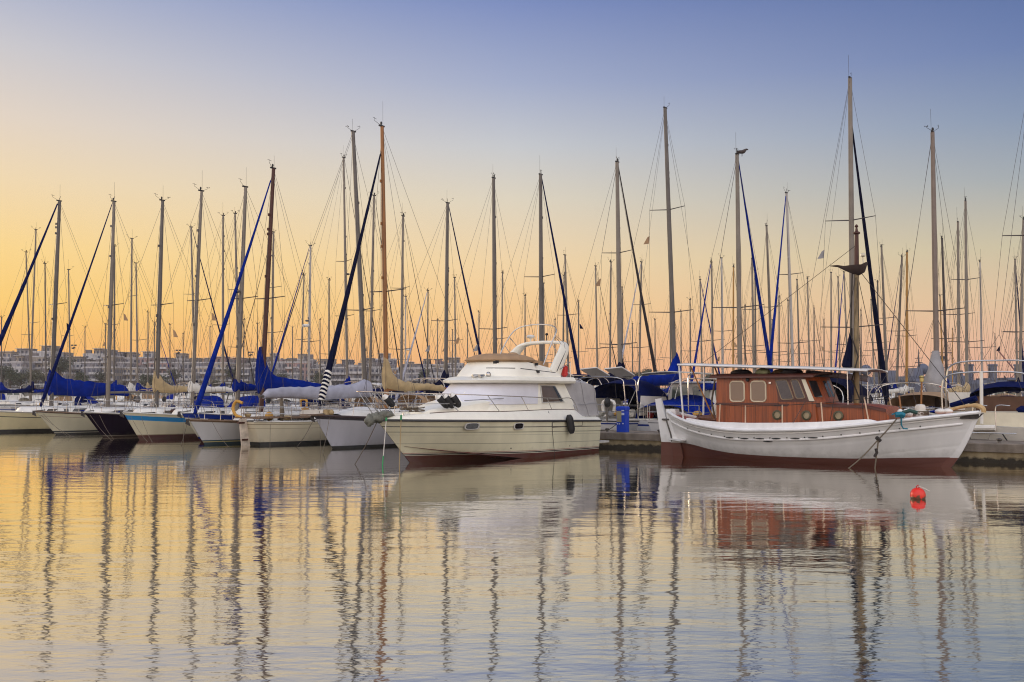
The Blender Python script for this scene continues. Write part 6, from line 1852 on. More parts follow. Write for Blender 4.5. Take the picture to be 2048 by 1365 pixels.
# ------------------------------------------------------------------ sailboats farther out, each placed under its own mast
# masthead px,py | mast at y=700 px | height m | mast colour | furled sail (colour, side) | spreaders | extras
g, d, y_, k_, w_ = M_ALU, M_ALUD, M_YELW, mat('dark_mast', (58, 50, 48), 0.5), mat('white_mast', (168, 162, 156), 0.4, var=0.08)
B_, NV, DK, WS = M_BLUE, M_NAVYB, M_DARKV, M_LAV
FAR = [
 (72, 460, 63, 12.5, g, (DK, 'L', .03), (.46,)), (52, 505, 60, 12, g, None, (.45,)), (90, 528, 92, 11.5, d, None, (.4,)), (137, 540, 140, 11.5, g, None, (.5,)), (3, 635, 3, 10.5, d, None, ()),
 (229, 493, 229, 12.5, d, None, (.5,)), (264, 478, 262, 12.5, g, None, (.65, .3)), (272, 527, 275, 12, g, None, (.45,)), (296, 625, 296, 11, d, None, (.4,)), (309, 645, 309, 11, d, (B_, 'R', .08), (.4,)),
 (382, 455, 389, 12.5, g, (NV, 'R', .09), (.62,)), (366, 668, 367, 10.5, d, None, (.5,)), (211, 648, 211, 11, d, None, (.5,)), (446, 432, 446, 12.5, g, (DK, 'R', .035), (.42,)), (470, 428, 477, 13, g, None, (.6, .3)), (488, 640, 487, 10.5, d, None, (.5,)),
 (547, 465, 544, 12.5, g, (DK, 'L', .04), (.42, .68)), (608, 551, 603, 11.5, g, (DK, 'L', .09), (.5,)), (621, 492, 618, 12.5, w_, (B_, 'L', .07), (.4,)), (658, 561, 658, 11.5, d, None, (.4,)),
 (687, 316, 694, 15.5, g, (DK, 'R', .04), (.58, .36)), (748, 392, 741, 13.8, g, (DK, 'R', .05), (.45,)), (806, 433, 803, 13.2, g, (DK, 'R', .035), (.62, .3)), (811, 594, 811, 11.5, w_, (NV, 'R', .09), (.4,)),
 (856, 582, 855, 11.5, d, (WS, 'L', .13), (.3,)), (909, 556, 911, 12, g, (DK, 'R', .05), (.5,)), (958, 625, 957, 10.5, d, None, (.4,)), (905, 660, 905, 10.5, d, None, (.5,)), (1005, 547, 1003, 12, g, None, (.5,)),
 (1050, 592, 1050, 11.5, d, (DK, 'R', .04), (.4,)), (1087, 567, 1088, 11.5, g, None, (.4,)), (1130, 511, 1136, 12.5, g, None, (.6,)), (1128, 552, 1126, 12, d, None, (.35,)), (1157, 605, 1157, 11, d, (DK, 'L', .04), (.5,)),
 (1191, 533, 1194, 12.2, g, (DK, 'R', .05), (.4,)), (1222, 525, 1220, 12.2, g, None, (.4,)), (1283, 525, 1279, 12.2, g, (WS, 'L', .09), (.4, .7)), (1244, 575, 1245, 11.5, d, None, (.5,)), (1340, 582, 1341, 11.5, d, None, (.4,)), (1362, 623, 1362, 11, g, None, (.4,)),
 (1400, 560, 1403, 11.8, g, (B_, 'R', .10), (.5,)), (1423, 525, 1425, 12.4, g, (B_, 'L', .12), (.45,)), (1443, 517, 1445, 12.5, w_, None, (.5, .25)), (1467, 535, 1466, 12, y_, (DK, 'R', .04), (.4,)),
 (1504, 518, 1507, 12.4, g, None, (.4, .65)), (1510, 543, 1511, 12, d, None, (.4,)), (1533, 452, 1543, 13.2, g, None, (.55, .3)), (1573, 387, 1585, 14.2, w_, (B_, 'L', .11), (.62, .3)),
 (1594, 560, 1598, 11.8, d, None, (.4,)), (1558, 595, 1558, 11.3, d, None, (.45,)), (1576, 602, 1577, 11, g, None, (.4,)), (1615, 558, 1618, 12, g, None, (.5,)), (1628, 617, 1628, 11, d, (DK, 'R', .05), (.4,)),
 (1662, 546, 1662, 12, g, None, (.4,)), (1676, 555, 1679, 11.8, g, None, (.4,)), (1688, 545, 1694, 12, g, (B_, 'L', .09), (.45,)), (1763, 495, 1772, 12.6, g, None, (.55, .35)), (1755, 565, 1757, 11.8, k_, None, (.5,)),
 (1742, 600, 1750, 11.4, g, None, (.5,)), (1804, 515, 1795, 12.3, g, (NV, 'L', .05), (.5,)), (1814, 505, 1813, 12.6, y_, None, (.45, .25)), (1884, 478, 1892, 12.8, k_, None, (.4,)), (1880, 593, 1884, 11.5, y_, None, (.4,)),
 (1916, 445, 1917, 13.0, g, None, (.5,)), (1931, 403, 1933, 13.6, g, None, (.62, .32)), (1960, 525, 1963, 12.2, w_, None, (.4,)), (2030, 520, 2033, 12.2, g, (NV, 'R', .1), (.5,)), (2047, 440, 2040, 13, g, None, (.4,)),
 (1905, 660, 1905, 10.8, y_, None, (.5,)), (1990, 668, 1990, 10.5, d, None, (.5,)), (1722, 622, 1722, 11, d, None, (.5,)), (1648, 640, 1648, 10.6, d, None, (.5,)), (1265, 648, 1265, 10.6, d, None, (.5,)), (1310, 640, 1310, 10.6, d, None, (.5,)),
 (1380, 600, 1381, 11.2, d, None, (.5,)), (1490, 612, 1490, 11, d, None, (.5,)), (1545, 640, 1545, 10.5, d, None, (.5,)), (1110, 640, 1110, 10.6, d, None, (.5,)), (935, 650, 935, 10.6, d, None, (.5,)), (875, 640, 875, 10.6, g, None, (.5,)),
 (772, 640, 772, 10.6, d, None, (.5,)), (585, 655, 585, 10.6, d, None, (.5,)), (640, 640, 640, 10.8, d, None, (.5,)), (515, 648, 515, 10.6, d, None, (.5,)), (420, 655, 420, 10.6, g, None, (.5,)), (340, 650, 340, 10.5, d, None, (.5,)), (170, 655, 170, 10.6, d, None, (.5,)),
]
HULLS = [H_WHITE, H_FAR1, H_FAR2, H_WHITE, H_FAR3, H_FAR1]
COVS = [M_BLUE, M_BLUE, M_NAVYB, M_TAN, M_SAILW, M_BLUE, M_NAVY]
CN = {id(M_BLUE): 'blue', id(M_NAVYB): 'navy', id(M_NAVY): 'navy', id(M_TAN): 'tan', id(M_SAILW): 'white'}
MN = {g.name: 'grey', d.name: 'dull grey', y_.name: 'yellow', k_.name: 'dark', w_.name: 'white'}
ANCH = [(119, 'thick navy furled sail'), (228, 'red lined boat mast'), (325, 'aubergine boat mast'), (403, 'sky blue banded boat mast'), (491, 'royal blue banded boat mast'), (547, 'red brown mast'),
        (706, 'raked grey mast'), (764, 'varnished wooden mast'), (895, 'mast with navy boom cover'), (987, 'mast behind the flybridge'), (1081, 'mast behind the radar arch'), (1234, 'mast with a black furled sail'),
        (1330, 'mast with royal blue cover'), (1474, 'mast with the bird'), (1700, 'tallest mast'), (1865, 'mast with the grey sail bag')]
ORD = ['first', 'second', 'third', 'fourth', 'fifth', 'sixth', 'seventh', 'eighth', 'ninth', 'tenth', 'eleventh', 'twelfth', 'thirteenth', 'fourteenth', 'fifteenth', 'sixteenth', 'seventeenth', 'eighteenth', 'nineteenth', 'twentieth']
cnt = {}
order = sorted(range(len(FAR)), key=lambda i: FAR[i][0])
LAB = {}
for i in order:
    x = FAR[i][0]
    a = [q for q in ANCH if q[0] <= x]
    nm = a[-1][1] if a else None
    kk = cnt.get(nm, 0); cnt[nm] = kk + 1
    LAB[i] = (f'{ORD[kk]} right of the {nm}' if nm else f'{ORD[kk]} from the left edge of the photo')
for i, (tx, ty, bx, H, mc, fs, sp) in enumerate(FAR):
    rr = random.Random(100 + i)
    Y = (H - CH) * F / (785 - ty)
    Y = max(Y, r1_pos(bx, 9.5).y + 6)
    sm = rr.uniform(3.6, 4.4)
    head = HEAD_IN if (fs and fs[1] == 'R') or (not fs and rr.random() < 0.5) else HEAD_OUT
    jig = rr.uniform(-0.06, 0.06)
    hx, hy = head[0] * math.cos(jig) - head[1] * math.sin(jig), head[0] * math.sin(jig) + head[1] * math.cos(jig)
    bp = W(tx + (bx - tx) * (785 - ty) / max(30, (700 - ty)) if ty < 600 else bx, 785, Y)
    fr = Frame((bp.x + hx * sm, bp.y + hy * sm), (hx, hy))
    cov = rr.choice(COVS)
    near = Y < 78
    T = W(tx, ty, Y)
    cn = CN[id(cov)]
    fw = {'L': 'furled sail', 'R': 'furled sail'}
    label = f'distant sailboat, thin {MN[mc.name]} mast, {LAB[i]}'
    sailboat('sailboat', label, fr, rr.uniform(8.8, 10.6), rr.uniform(2.8, 3.2), rr.uniform(1.1, 1.3), 0.95, rr.choice(HULLS), sm, T, seed=200 + i, group='distant sailboats filling the marina',
             mm=mc, mr=0.076 if H < 12.3 else 0.09, fore=fs[0] if fs else None, fore_r=fs[2] if fs else 0.08, cover=cov, boom=rr.uniform(3.4, 4.2), spread=sp, detail=1 if near else 0, wins=2 if near else 1,
             sprayhood=rr.choice((None, M_BLUE, M_NAVYB, None, M_BROWNC)), cover_kw=dict(hump=rr.uniform(0.25, 0.8)), flags=1 if (sp and rr.random() < 0.25) else 0, lamp=i in (18, 20), radar=i in (18, 23))

# motor cruisers among the distant sailboats
NEAR_OF = ['near the left edge of the photo', 'behind the red lined boat', 'behind the aubergine boat', 'behind the sky blue banded boat', 'behind the royal blue banded boat', 'behind the red brown mast', 'behind the pale grey boom cover', 'behind the varnished wooden mast',
           'behind the yacht bow', 'between the yacht and the black furled sail', 'behind the royal blue boom cover', 'behind the wheelhouse of the wooden boat', 'behind the navy canopy', 'behind the lantern post', 'behind the grey sail bag', 'near the right edge of the photo']
for i, px in enumerate((20, 130, 268, 400, 455, 590, 660, 720, 835, 1190, 1300, 1650, 1760, 1800, 1900, 2010)):
    rr = random.Random(900 + i)
    Y = rr.uniform(88, 135)
    cruiser(f'distant white motor cruiser with a covered cockpit, {NEAR_OF[i]}', 0, 0, i, L=rr.uniform(8.5, 11), canvas=rr.choice((M_BLUE, M_NAVYB, M_SAILW, M_BROWNC, M_SAILW)), head=rr.choice((HEAD_IN, HEAD_OUT)), hm=rr.choice((H_WHITE, H_FAR1)),
            pos=Vector(((px - 1024) / F * Y, Y, 0)))['group'] = 'distant motor cruisers'

# sea bird on the masthead behind the wheelhouse
bp = W(1484, 304, R1[5]['fr'].p[1] - R1[5]['fr'].h[1] * 4.4)
root = thing('sea_bird', 'dark sea bird perched on the masthead above the wheelhouse', 'bird', (bp.x, bp.y, bp.z - 0.1))
root['group'] = 'birds'
del root['group']
MBD = mat('dark_plumage', (62, 52, 48), 0.8, var=0.3, scale=20)
b = MB()
b.tube(bez([(-0.26, 0, 0.02), (-0.12, 0, 0.07), (0.05, 0, 0.10), (0.15, 0, 0.18), (0.22, 0, 0.21), (0.30, 0, 0.19)], 3), [0.012, 0.03, 0.05, 0.065, 0.075, 0.085, 0.09, 0.085, 0.075, 0.06, 0.05, 0.045, 0.045, 0.04, 0.02, 0.008], 8)
b.build('bird_body', MBD, root)
for s in (1, -1):
    MB().ell((-0.05, s * 0.07, 0.10), (0.17, 0.02, 0.06), 8, 6).build('wing', MBD, root)
    MB().tube([(0.0, s * 0.03, 0.05), (0.0, s * 0.03, -0.12)], 0.008, 4).build('leg', MBD, root)
# ------------------------------------------------------------------ far shore: land, city, trees, the grey museum warship
def build_land():
    b = MB()
    P = [(-900, 430), (-300, 425), (-120, 432), (0, 445), (110, 470), (300, 520), (900, 540)]
    rows = []
    for x, y in P:
        rows.append([Vector((x, y, -0.5)), Vector((x, y + 1, 1.3)), Vector((x, y + 25, 1.8)), Vector((x * 1.15, y + 160, 3.0)), Vector((x * 1.8, y + 700, 6.0)), Vector((x * 2.2, 2600, 14.0))])
    b.loft(rows, closed=False)
    o = b.build('land', mat('shore_land', (96, 92, 78), 0.95, var=0.3, scale=0.05), None, smooth=0)
    tag(o, kind='structure')
build_land()

def facade(name, rgb, win=(62, 64, 74), fx=2.1, fz=3.1, wx=0.58, wz=0.55):
    if name in MATS: return MATS[name]
    m = bpy.data.materials.new(name); MATS[name] = m
    N, Lk = nodes_of(m)
    b = N['Principled BSDF']; tc = N.new('ShaderNodeTexCoord'); sp = N.new('ShaderNodeSeparateXYZ'); Lk.new(tc.outputs['Object'], sp.inputs[0])
    geo = N.new('ShaderNodeNewGeometry')
    def M(op, a, c=None, e=None):
        n = N.new('ShaderNodeMath'); n.operation = op
        for i, q in enumerate((a, c, e)):
            if q is None: continue
            if hasattr(q, 'is_linked'): Lk.new(q, n.inputs[i])
            else: n.inputs[i].default_value = q
        return n.outputs[0]
    hx = M('ADD', sp.outputs['X'], sp.outputs['Y'])
    cx = M('FRACT', M('DIVIDE', hx, fx)); cz = M('FRACT', M('DIVIDE', sp.outputs['Z'], fz))
    inx = M('MULTIPLY', M('GREATER_THAN', cx, 0.5 - wx / 2), M('LESS_THAN', cx, 0.5 + wx / 2))
    inz = M('MULTIPLY', M('GREATER_THAN', cz, 0.22), M('LESS_THAN', cz, 0.22 + wz))
    wn = N.new('ShaderNodeTexWhiteNoise'); wn.noise_dimensions = '2D'
    cb = N.new('ShaderNodeCombineXYZ'); Lk.new(M('FLOOR', M('DIVIDE', hx, fx)), cb.inputs[0]); Lk.new(M('FLOOR', M('DIVIDE', sp.outputs['Z'], fz)), cb.inputs[1])
    Lk.new(cb.outputs[0], wn.inputs['Vector'])
    on = M('MULTIPLY', M('MULTIPLY', inx, inz), M('GREATER_THAN', wn.outputs['Value'], 0.12))
    no = N.new('ShaderNodeTexNoise'); no.inputs['Scale'].default_value = 0.35; no.inputs['Detail'].default_value = 6; Lk.new(tc.outputs['Object'], no.inputs['Vector'])
    r = N.new('ShaderNodeValToRGB'); c = lin(rgb)
    r.color_ramp.elements[0].position = 0.35; r.color_ramp.elements[1].position = 0.65
    r.color_ramp.elements[0].color = tuple(x * 0.75 for x in c) + (1,); r.color_ramp.elements[1].color = c + (1,)
    Lk.new(no.outputs['Fac'], r.inputs['Fac'])
    wc = N.new('ShaderNodeMix'); wc.data_type = 'RGBA'; Lk.new(wn.outputs['Value'], wc.inputs[0]); wc.inputs[6].default_value = tuple(x * 0.6 for x in lin(win)) + (1,); wc.inputs[7].default_value = tuple(min(1, x * 2.6) for x in lin(win)) + (1,)
    mx = N.new('ShaderNodeMix'); mx.data_type = 'RGBA'; Lk.new(on, mx.inputs[0]); Lk.new(r.outputs[0], mx.inputs[6]); Lk.new(wc.outputs[2], mx.inputs[7])
    Lk.new(mx.outputs[2], b.inputs['Base Color']); b.inputs['Roughness'].default_value = 0.8
    return m
TONES = [('pale grey', (150, 146, 148)), ('cream', (168, 156, 142)), ('pinkish', (164, 136, 130)), ('white', (180, 177, 176)), ('beige', (150, 140, 128)), ('grey', (128, 126, 132))]
FAC = [facade('facade_' + n.replace(' ', '_'), c) for n, c in TONES]
M_SLAB = mat('balcony_slab', (178, 174, 172), 0.8, var=0.2, scale=0.5)
M_ROOF = mat('roof_clutter', (110, 104, 104), 0.8, var=0.3, scale=0.6)

def building(cx, Y, w, h, dep, tone, rowname, k, rr, setback=True):
    fl = max(2, int(round(h / 3.1)))
    h = fl * 3.1
    lab = f'{TONES[tone][0]} apartment block, {ORD2(k)} from the left in the {rowname} row of the city'
    root = thing('apartment_block', lab, 'apartment block', (cx, Y, 1.5), rr.uniform(-0.10, 0.10), f'apartment blocks of the {rowname} row')
    b = MB()
    b.box((0, dep / 2, h / 2), (w, dep, h))
    b.build('wall', FAC[tone], root, smooth=0)
    kind = rr.random()
    x0, x1 = (-w / 2 + 0.3, w / 2 - 0.3)
    if kind < 0.18: x0, x1 = (-w / 2 + 0.2, w * rr.uniform(-0.1, 0.2))
    elif kind < 0.36: x0, x1 = (w * rr.uniform(-0.2, 0.1), w / 2 - 0.2)
    for f in range(1, fl):
        z = f * 3.1
        MB().box(((x0 + x1) / 2, -0.75, z + 0.08), (x1 - x0, 1.5, 0.16)).box(((x0 + x1) / 2, -1.45, z + 0.62), (x1 - x0, 0.08, 0.9)).build('balcony', M_SLAB, root, smooth=0)
    b = MB()
    b.box((0, dep / 2, h + 0.35), (w + 0.3, dep + 0.3, 0.7))
    b.build('parapet', M_SLAB, root, smooth=0)
    if setback:
        pw = w * rr.uniform(0.4, 0.7)
        pc = rr.uniform(-0.5, 0.5) * (w - pw)
        if False: pass
        MB().box((pc, dep / 2 + 1, h + 0.7 + 1.4), (pw, dep * 0.6, 2.8)).build('penthouse', FAC[(tone + 1) % len(FAC)], root, smooth=0)
        MB().box((pc, dep / 2 + 0.4, h + 3.6), (pw + 1, dep * 0.7, 0.2)).build('penthouse_roof', M_SLAB, root, smooth=0)
    for q in range(rr.randint(2, 4)):
        x = rr.uniform(-w / 2 + 0.5, w / 2 - 0.5); hh = rr.uniform(1.0, 3.0)
        if q == 0: MB().box((x, dep / 2, h + 0.7 + hh / 2), (rr.uniform(1.5, 3), 2.0, hh)).build('stair_head', M_ROOF, root, smooth=0)
        elif q == 1: MB().tube([(x, 1.5, h + 0.7), (x, 1.5, h + 1.5), (x + 0.01, 1.5, h + 1.5), (x + 0.01, 1.5, h + 2.4)], [0.07, 0.07, 0.55, 0.55], 8).build('water_tank', M_ROOF, root)
        else: MB().tube([(x, 1.2, h + 0.7), (x, 1.2, h + 0.7 + hh * 1.5)], 0.06, 4).tube([(x - 0.7, 1.2, h + 0.5 + hh * 1.4), (x + 0.7, 1.2, h + 0.5 + hh * 1.4)], 0.05, 4).build('aerial', M_ROOF, root)
    return root
ONES = ['', 'first', 'second', 'third', 'fourth', 'fifth', 'sixth', 'seventh', 'eighth', 'ninth', 'tenth', 'eleventh', 'twelfth', 'thirteenth', 'fourteenth', 'fifteenth', 'sixteenth', 'seventeenth', 'eighteenth', 'nineteenth']
TENS = {2: 'twenty', 3: 'thirty', 4: 'forty', 5: 'fifty'}
def ORD2(n):
    if n < 20: return ONES[n]
    if n % 10 == 0: return {2: 'twentieth', 3: 'thirtieth', 4: 'fortieth', 5: 'fiftieth'}[n // 10]
    return TENS[n // 10] + ' ' + ONES[n % 10]
rr = random.Random(12)
# back row: skyline heights read along the horizon (column px, roof line py)
SKY = [(-60, 706), (0, 703), (33, 703), (40, 706), (64, 703), (66, 695), (140, 700), (146, 716), (178, 716), (182, 702), (212, 698), (246, 708), (300, 711), (330, 706), (392, 710), (430, 711), (500, 711), (560, 713), (600, 714), (640, 718), (700, 716), (760, 713), (800, 719), (826, 726), (866, 722), (868, 720), (922, 722), (930, 733), (950, 740), (985, 744)]
x = -60.0; k = 0
while x < 975:
    wpx = rr.uniform(24, 46)
    Y = rr.uniform(520, 560)
    top = interp(SKY, x + wpx / 2) + rr.uniform(-6, 7)
    h = CH + (785 - top) * Y / F - 2.0 - 4.2 * 0.7
    k += 1
    building((x + wpx / 2 - 1024) / F * Y, Y, (wpx - 2) / F * Y, h, 14, rr.choice((0, 0, 1, 2, 3, 4, 5, 5)), 'back', k, rr)
    x += wpx
x = -50.0; k = 0
while x < 940:
    wpx = rr.uniform(22, 48)
    Y = rr.uniform(496, 512)
    top = interp(SKY, x + wpx / 2) + rr.uniform(10, 26)
    h = CH + (785 - top) * Y / F - 2.0
    k += 1
    building((x + wpx / 2 - 1024) / F * Y, Y, (wpx - 1) / F * Y, h, 12, rr.choice((0, 0, 1, 3, 4, 5, 2)), 'middle', k, rr, setback=rr.random() < 0.3)
    x += wpx
x = -40.0; k = 0
while x < 935:
    wpx = rr.uniform(26, 52)
    Y = rr.uniform(462, 490)
    top = rr.uniform(728, 752)
    h = CH + (785 - top) * Y / F - 2.0
    k += 1
    if rr.random() < 0.85:
        building((x + wpx / 2 - 1024) / F * Y, Y, (wpx - 3) / F * Y, h, 12, rr.choice((0, 1, 3, 3, 4, 5)), 'front', k, rr, setback=False)
    else:
        k -= 1
    x += wpx

# trees: tapered trunk, limbs, crown of many small leaf clumps
def leaf_mat(name, rgb):
    return mat(name, rgb, 0.8, var=0.5, scale=0.8)
LEAF = [leaf_mat('leaf_dark', (62, 72, 46)), leaf_mat('leaf_olive', (78, 80, 54)), leaf_mat('leaf_grey_green', (70, 76, 60))]
M_BARK = mat('bark', (84, 66, 52), 0.9, var=0.3)
def tree_meshes(seed, H, Wd, pine=False):
    r2 = random.Random(seed)
    tr = MB()
    tr.tube([(0, 0, -0.3), (0.1, 0, H * 0.3), (0.0, 0.1, H * 0.62)], [H * 0.035, H * 0.026, H * 0.014], 7)
    blobs = []
    for q in range(9):
        a = r2.uniform(0, 2 * PI); rad = Wd * 0.5 * r2.uniform(0.2, 0.75); z = H * r2.uniform(0.45, 0.86)
        if pine: z = H * r2.uniform(0.72, 0.9); 
        c = Vector((rad * math.cos(a), rad * math.sin(a), z))
        blobs.append((c, H * r2.uniform(0.13, 0.22)))
        tr.tube([(0.05, 0, H * 0.32), c * 0.6 + Vector((0, 0, H * 0.12)), c], [H * 0.014, H * 0.008, H * 0.003], 5)
    blobs.append((Vector((0, 0, H * 0.8)), H * 0.2))
    cr = MB()
    for c, rb in blobs:
        for q in range(110):
            dv = Vector((r2.gauss(0, 1), r2.gauss(0, 1), r2.gauss(0, 0.75))).normalized() * rb * r2.uniform(0.35, 1.08)
            p = c + dv
            s = H * r2.uniform(0.02, 0.042)
            u = Vector((r2.gauss(0, 1), r2.gauss(0, 1), r2.gauss(0, 1))).normalized(); v = u.cross(Vector((r2.gauss(0, 1), r2.gauss(0, 1), r2.gauss(0, 1)))).normalized()
            cr.add([p - u * s, p + v * s * 0.6, p + u * s, p - v * s * 0.6], [(0, 1, 2, 3)])
    return tr, cr
PROTO = []
for q, (H, Wd, pine) in enumerate(((8.5, 8, False), (7, 7.5, False), (10, 7, True))):
    tr, cr = tree_meshes(q + 3, H, Wd, pine)
    root = thing('tree', 'x', 'tree', (0, 0, 0))
    tr.build('trunk', M_BARK, root); cr.build('crown', LEAF[q], root, smooth=0)
    PROTO.append(root)
used = [False] * 3
TREES = [(4, 452), (22, 448), (44, 455), (72, 446), (96, 452), (118, 449), (160, 447), (205, 455), (290, 450), (302, 452), (318, 448), (352, 455), (430, 452), (470, 450), (560, 455), (640, 452), (742, 450), (846, 452), (905, 450), (932, 455), (946, 458), (960, 460), (972, 462),
         (1010, 470), (1060, 470), (1105, 472), (1140, 470), (1160, 474), (1180, 470), (1196, 476), (1206, 472), (1222, 476), (1256, 474), (1275, 476), (1290, 472), (1302, 474), (1312, 476), (1330, 474), (1420, 480), (1520, 484), (1600, 488), (1735, 490)]
for i, (px, Y) in enumerate(TREES):
    q = rr.randrange(3)
    if px > 1185 and px < 1340: q = 2
    x = (px - 1024) / F * Y
    if not used[q]:
        o = PROTO[q]; used[q] = True
    else:
        o = copy_tree(PROTO[q])
    o.location = (x, Y, 1.6)
    sc = rr.uniform(0.85, 1.2) * (1.35 if px < 130 else 1.0)
    o.scale = (sc * rr.uniform(0.95, 1.3), sc, sc * (1.0 if px < 980 else 0.95))
    o.rotation_euler[2] = rr.uniform(0, 6.28)
    kind = ('broad dark green', 'round olive green', 'flat topped grey green')[q]
    o['label'] = f'{kind} tree on the far shore, {ORD2(i + 1)} shore tree from the left'
    o['group'] = 'trees along the far shore'
for q in range(3):
    if not used[q]:
        for ch in list(PROTO[q].children): bpy.data.objects.remove(ch)
        bpy.data.objects.remove(PROTO[q])
# low dark belt of far-off planting that reads as one mass along the shore
r2 = random.Random(55)
cr = MB()
for q in range(5200):
    px = r2.uniform(940, 2100); Y = r2.uniform(500, 540)
    x = (px - 1024) / F * Y
    top = 5.0 + 3.2 * math.sin(px * 0.021) + 2.2 * math.sin(px * 0.067 + 1)
    z = 2.0 + r2.random() ** 0.7 * max(1.5, top)
    s = r2.uniform(0.25, 0.6)
    u = Vector((r2.gauss(0, 1), r2.gauss(0, 1), r2.gauss(0, 1))).normalized(); v = u.cross(Vector((r2.gauss(0, 1), r2.gauss(0, 1), r2.gauss(0, 1)))).normalized()
    p = Vector((x, Y, z))
    cr.add([p - u * s, p + v * s, p + u * s, p - v * s], [(0, 1, 2, 3)])
o = cr.build('shore_planting', LEAF[2], None, smooth=0)
tag(o, 'low grey green belt of planting along the far shore', 'planting', kind='stuff')

# floodlight masts on the shore
for i, (px, py) in enumerate(((148, 692), (357, 702), (502, 706))):
    Y = 440; p = W(px, py, Y)
    root = thing('floodlight_mast', ('tall floodlight mast in front of the apartment blocks, nearest the left edge', 'tall floodlight mast in front of the apartment blocks, behind the sky blue banded boat', 'tall floodlight mast in front of the apartment blocks, near the red brown mast')[i], 'floodlight', (p.x, Y, 1.6), 0, 'floodlight masts on the shore')
    h = p.z - 1.6
    MB().tube([(0, 0, 0), (0, 0, h)], [0.16, 0.09], 6).build('pole', M_ALUD, root)
    for dx, dz in ((-0.7, 0.2), (0.7, 0.2), (0.2, -0.9), (-0.4, -1.1)):
        MB().box((dx, -0.2, h + dz), (0.9, 0.5, 0.6)).build('lamp_head', M_BLACK, root, smooth=0)

# grey armoured museum ship with three funnels, and other grey ships beside her
M_SHIP = mat('warship_grey', (88, 94, 112), 0.7, var=0.15, scale=0.3)
M_SHIPD = mat('warship_dark', (58, 60, 72), 0.7, var=0.2, scale=0.3)
def warship():
    Y = 330.0
    def X(px): return (px - 1024) / F * Y
    def Z(py): return CH + (785 - py) * Y / F
    root = thing('museum_warship', 'old grey warship with three tall funnels and tripod mast, moored beyond the marina', 'warship', (X(1900), Y, 0))
    x0 = X(1900)
    def bx(px0, px1, py0, py1, dep=8, name='superstructure', m=M_SHIP, tp=1.0):
        return MB().box(((X(px0) + X(px1)) / 2 - x0, 0, (Z(py0) + Z(py1)) / 2), (X(px1) - X(px0), dep, Z(py0) - Z(py1)), taper=tp).build(name, m, root, smooth=0)
    rg = []
    for px, w in ((1800, 0.3), (1815, 4), (1850, 8), (1950, 9), (2060, 8), (2110, 4), (2125, 0.5)):
        rg.append([Vector((X(px) - x0, w, Z(768))), Vector((X(px) - x0, w * 0.8, -1)), Vector((X(px) - x0, -w * 0.8, -1)), Vector((X(px) - x0, -w, Z(768)))])
    MB().loft(rg).build('hull', M_SHIP, root, smooth=30)
    bx(1888, 1925, 770, 752); bx(1900, 1915, 752, 742); bx(1925, 2075, 769, 761); bx(1962, 1980, 762, 757); bx(2002, 2030, 764, 756)
    for px in (1938, 1985, 2037):
        w = X(8) - X(0)
        fn = MB().lathe([(w, Z(770)), (w, Z(733)), (w * 1.2, Z(732)), (w * 1.2, Z(729.5)), (w * 1.02, Z(729))], (X(px) - x0, 0, 0), 18).build('funnel', M_SHIP, root)
        MB().tube([(X(px - 9) - x0, -w * 0.6, Z(768)), (X(px - 9) - x0, -w * 0.6, Z(736))], 0.22, 6).build('steam_pipe', M_SHIPD, fn)
    # gun turrets
    for px in (1845, 2085):
        t = MB().lathe([(3.2, Z(768)), (3.2, Z(762)), (2.6, Z(759)), (0.1, Z(758.5))], (X(px) - x0, 0, 0), 16).build('gun_turret', M_SHIP, root)
        s = -1 if px < 1900 else 1
        MB().tube([(X(px) - x0 + s * 2, -0.8, Z(763)), (X(px) - x0 + s * 8, -0.8, Z(762))], 0.25, 6).build('gun_barrel', M_SHIPD, t)
    # tripod foremast with tops and yards
    mx_ = X(1884) - x0
    mb = MB()
    mb.tube([(mx_, 0, Z(768)), (mx_, 0, Z(690))], [0.5, 0.2], 8)
    mb.tube([(mx_ - 3.5, 1.5, Z(768)), (mx_, 0, Z(716))], 0.28, 6)
    mb.tube([(mx_ - 3.5, -1.5, Z(768)), (mx_, 0, Z(716))], 0.28, 6)
    for py, w in ((706, 3.6), (722, 2.4), (735, 2.8)):
        mb.tube([(mx_ - w, 0, Z(py)), (mx_ + w, 0, Z(py))], 0.14, 5)
    mb.lathe([(1.3, Z(720)), (1.5, Z(714)), (1.2, Z(713))], (mx_, 0, 0), 10)
    mb.build('tripod_mast', M_SHIPD, root)
    mb = MB()
    m2 = X(2046) - x0
    mb.tube([(m2, 0, Z(768)), (m2 + 1.0, 0, Z(690))], [0.45, 0.2], 8)
    for py, w in ((704, 2.4), (718, 2.0)):
        mb.tube([(m2 - w, 0, Z(py)), (m2 + w, 0, Z(py))], 0.14, 5)
    mb.build('main_mast', M_SHIPD, root)
warship()
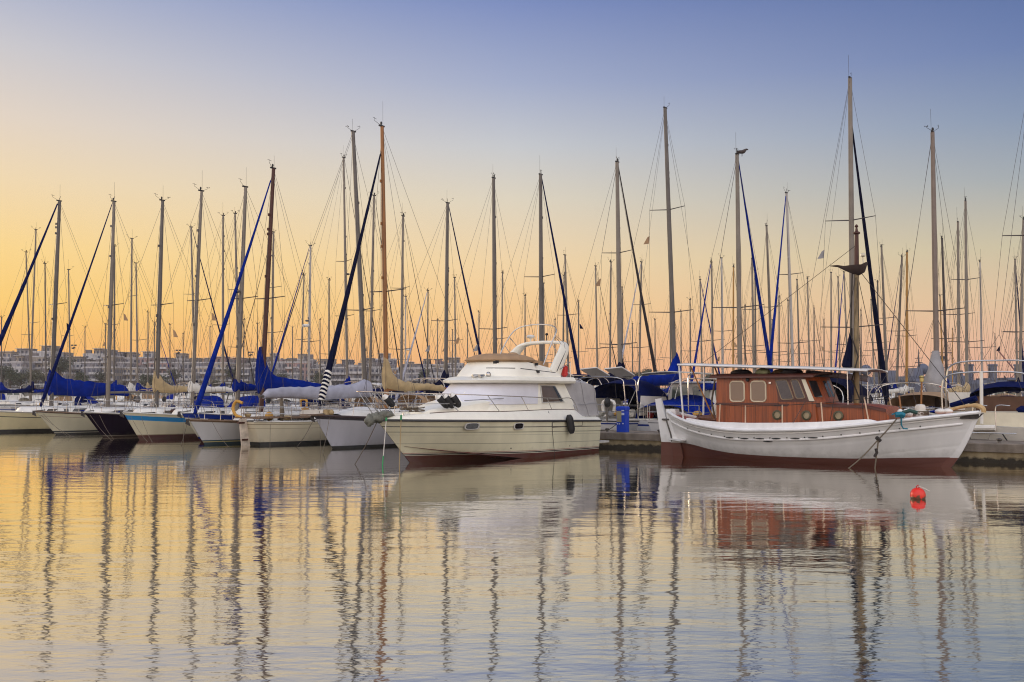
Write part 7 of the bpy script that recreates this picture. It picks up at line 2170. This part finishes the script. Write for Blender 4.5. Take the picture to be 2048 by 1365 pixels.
def grey_ship(px, Y, label, L, top, dome, seed):
    r3 = random.Random(seed)
    x = (px - 1024) / F * Y
    root = thing('grey_ship', label, 'ship', (x, Y, 0), r3.uniform(-0.3, 0.3), 'grey ships beyond the marina')
    rg = []
    for u, w in ((-0.5, 0.3), (-0.42, 2.5), (-0.2, 4.5), (0.3, 4.5), (0.46, 3.8), (0.5, 3.6)):
        zt = 4.5 + (1.5 if u < -0.3 else 0)
        rg.append([Vector((u * L, w, zt)), Vector((u * L * 0.95, w * 0.7, -1)), Vector((u * L * 0.95, -w * 0.7, -1)), Vector((u * L, -w, zt))])
    MB().loft(rg).build('hull', M_SHIP, root, smooth=30)
    MB().box((-L * 0.1, 0, 6.0), (L * 0.42, 6, 3.4)).build('superstructure', M_SHIP, root, smooth=0)
    MB().box((-L * 0.16, 0, 9.0), (L * 0.16, 5, 3.0), taper=0.85).build('bridge', M_SHIP, root, smooth=0)
    MB().tube([(-L * 0.08, 0, 7), (-L * 0.08, 0, top)], [0.5, 0.12], 6).tube([(-L * 0.08, -2, top - 3), (-L * 0.08, 2, top - 3)], 0.1, 4).tube([(-L * 0.08 - 1.5, 0, top - 4.5), (-L * 0.08 + 1.5, 0, top - 4.5)], 0.12, 4).build('mast', M_SHIPD, root)
    MB().box((L * 0.1, 0, 8.0), (L * 0.09, 3, 3.0), taper=0.8).build('funnel', M_SHIPD, root, smooth=0)
    if dome: MB().ell((-L * 0.02, 0, 10.2), (2.0, 2.0, 2.0), 12, 8).build('radome', M_SHIP, root)
    return root
grey_ship(1735, 360, 'grey ship with a ball shaped radome, just right of the wooden boat mast', 30, 14, True, 1)
grey_ship(1848, 345, 'grey ship with blunt round bridge, behind the lantern post of the wooden boat', 26, 17, True, 2)
grey_ship(1806, 380, 'low grey ship with thin mast, behind the yellow mast', 26, 16, False, 3)
# harbour crane
p = W(2003, 718, 700)
root = thing('harbour_crane', 'slender reddish crane jib slanting above the warship funnels', 'crane', (p.x + 3, 700, 1.5))
MB().tube([(3, 0, 0), (3, 0, 10)], 0.7, 6).build('tower', M_SHIPD, root)
MB().tube([(3, 0, 14), (3, 0, 10), (7, 0, 15.0), (-5, 0, p.z + 4)], [0.2, 0.7, 0.5, 0.5], 5).build('jib', mat('crane_red', (136, 74, 66), 0.7), root)

# ------------------------------------------------------------------ dusk haze over the harbour
def make_haze():
    m = bpy.data.materials.new('haze')
    N, Lk = nodes_of(m)
    N.remove(N['Principled BSDF'])
    out = [n for n in N if n.type == 'OUTPUT_MATERIAL'][0]
    v = N.new('ShaderNodeVolumePrincipled')
    v.inputs['Color'].default_value = (0.92, 0.86, 0.84, 1)
    v.inputs['Density'].default_value = HAZE
    v.inputs['Anisotropy'].default_value = 0.0
    Lk.new(v.outputs[0], out.inputs['Volume'])
    b = MB().box((0, 330, 18.0), (2600, 860, 38.0))
    o = b.build('haze', m, None, smooth=0)
    tag(o, kind='stuff')
    return o
if HAZE > 0:
    make_haze()
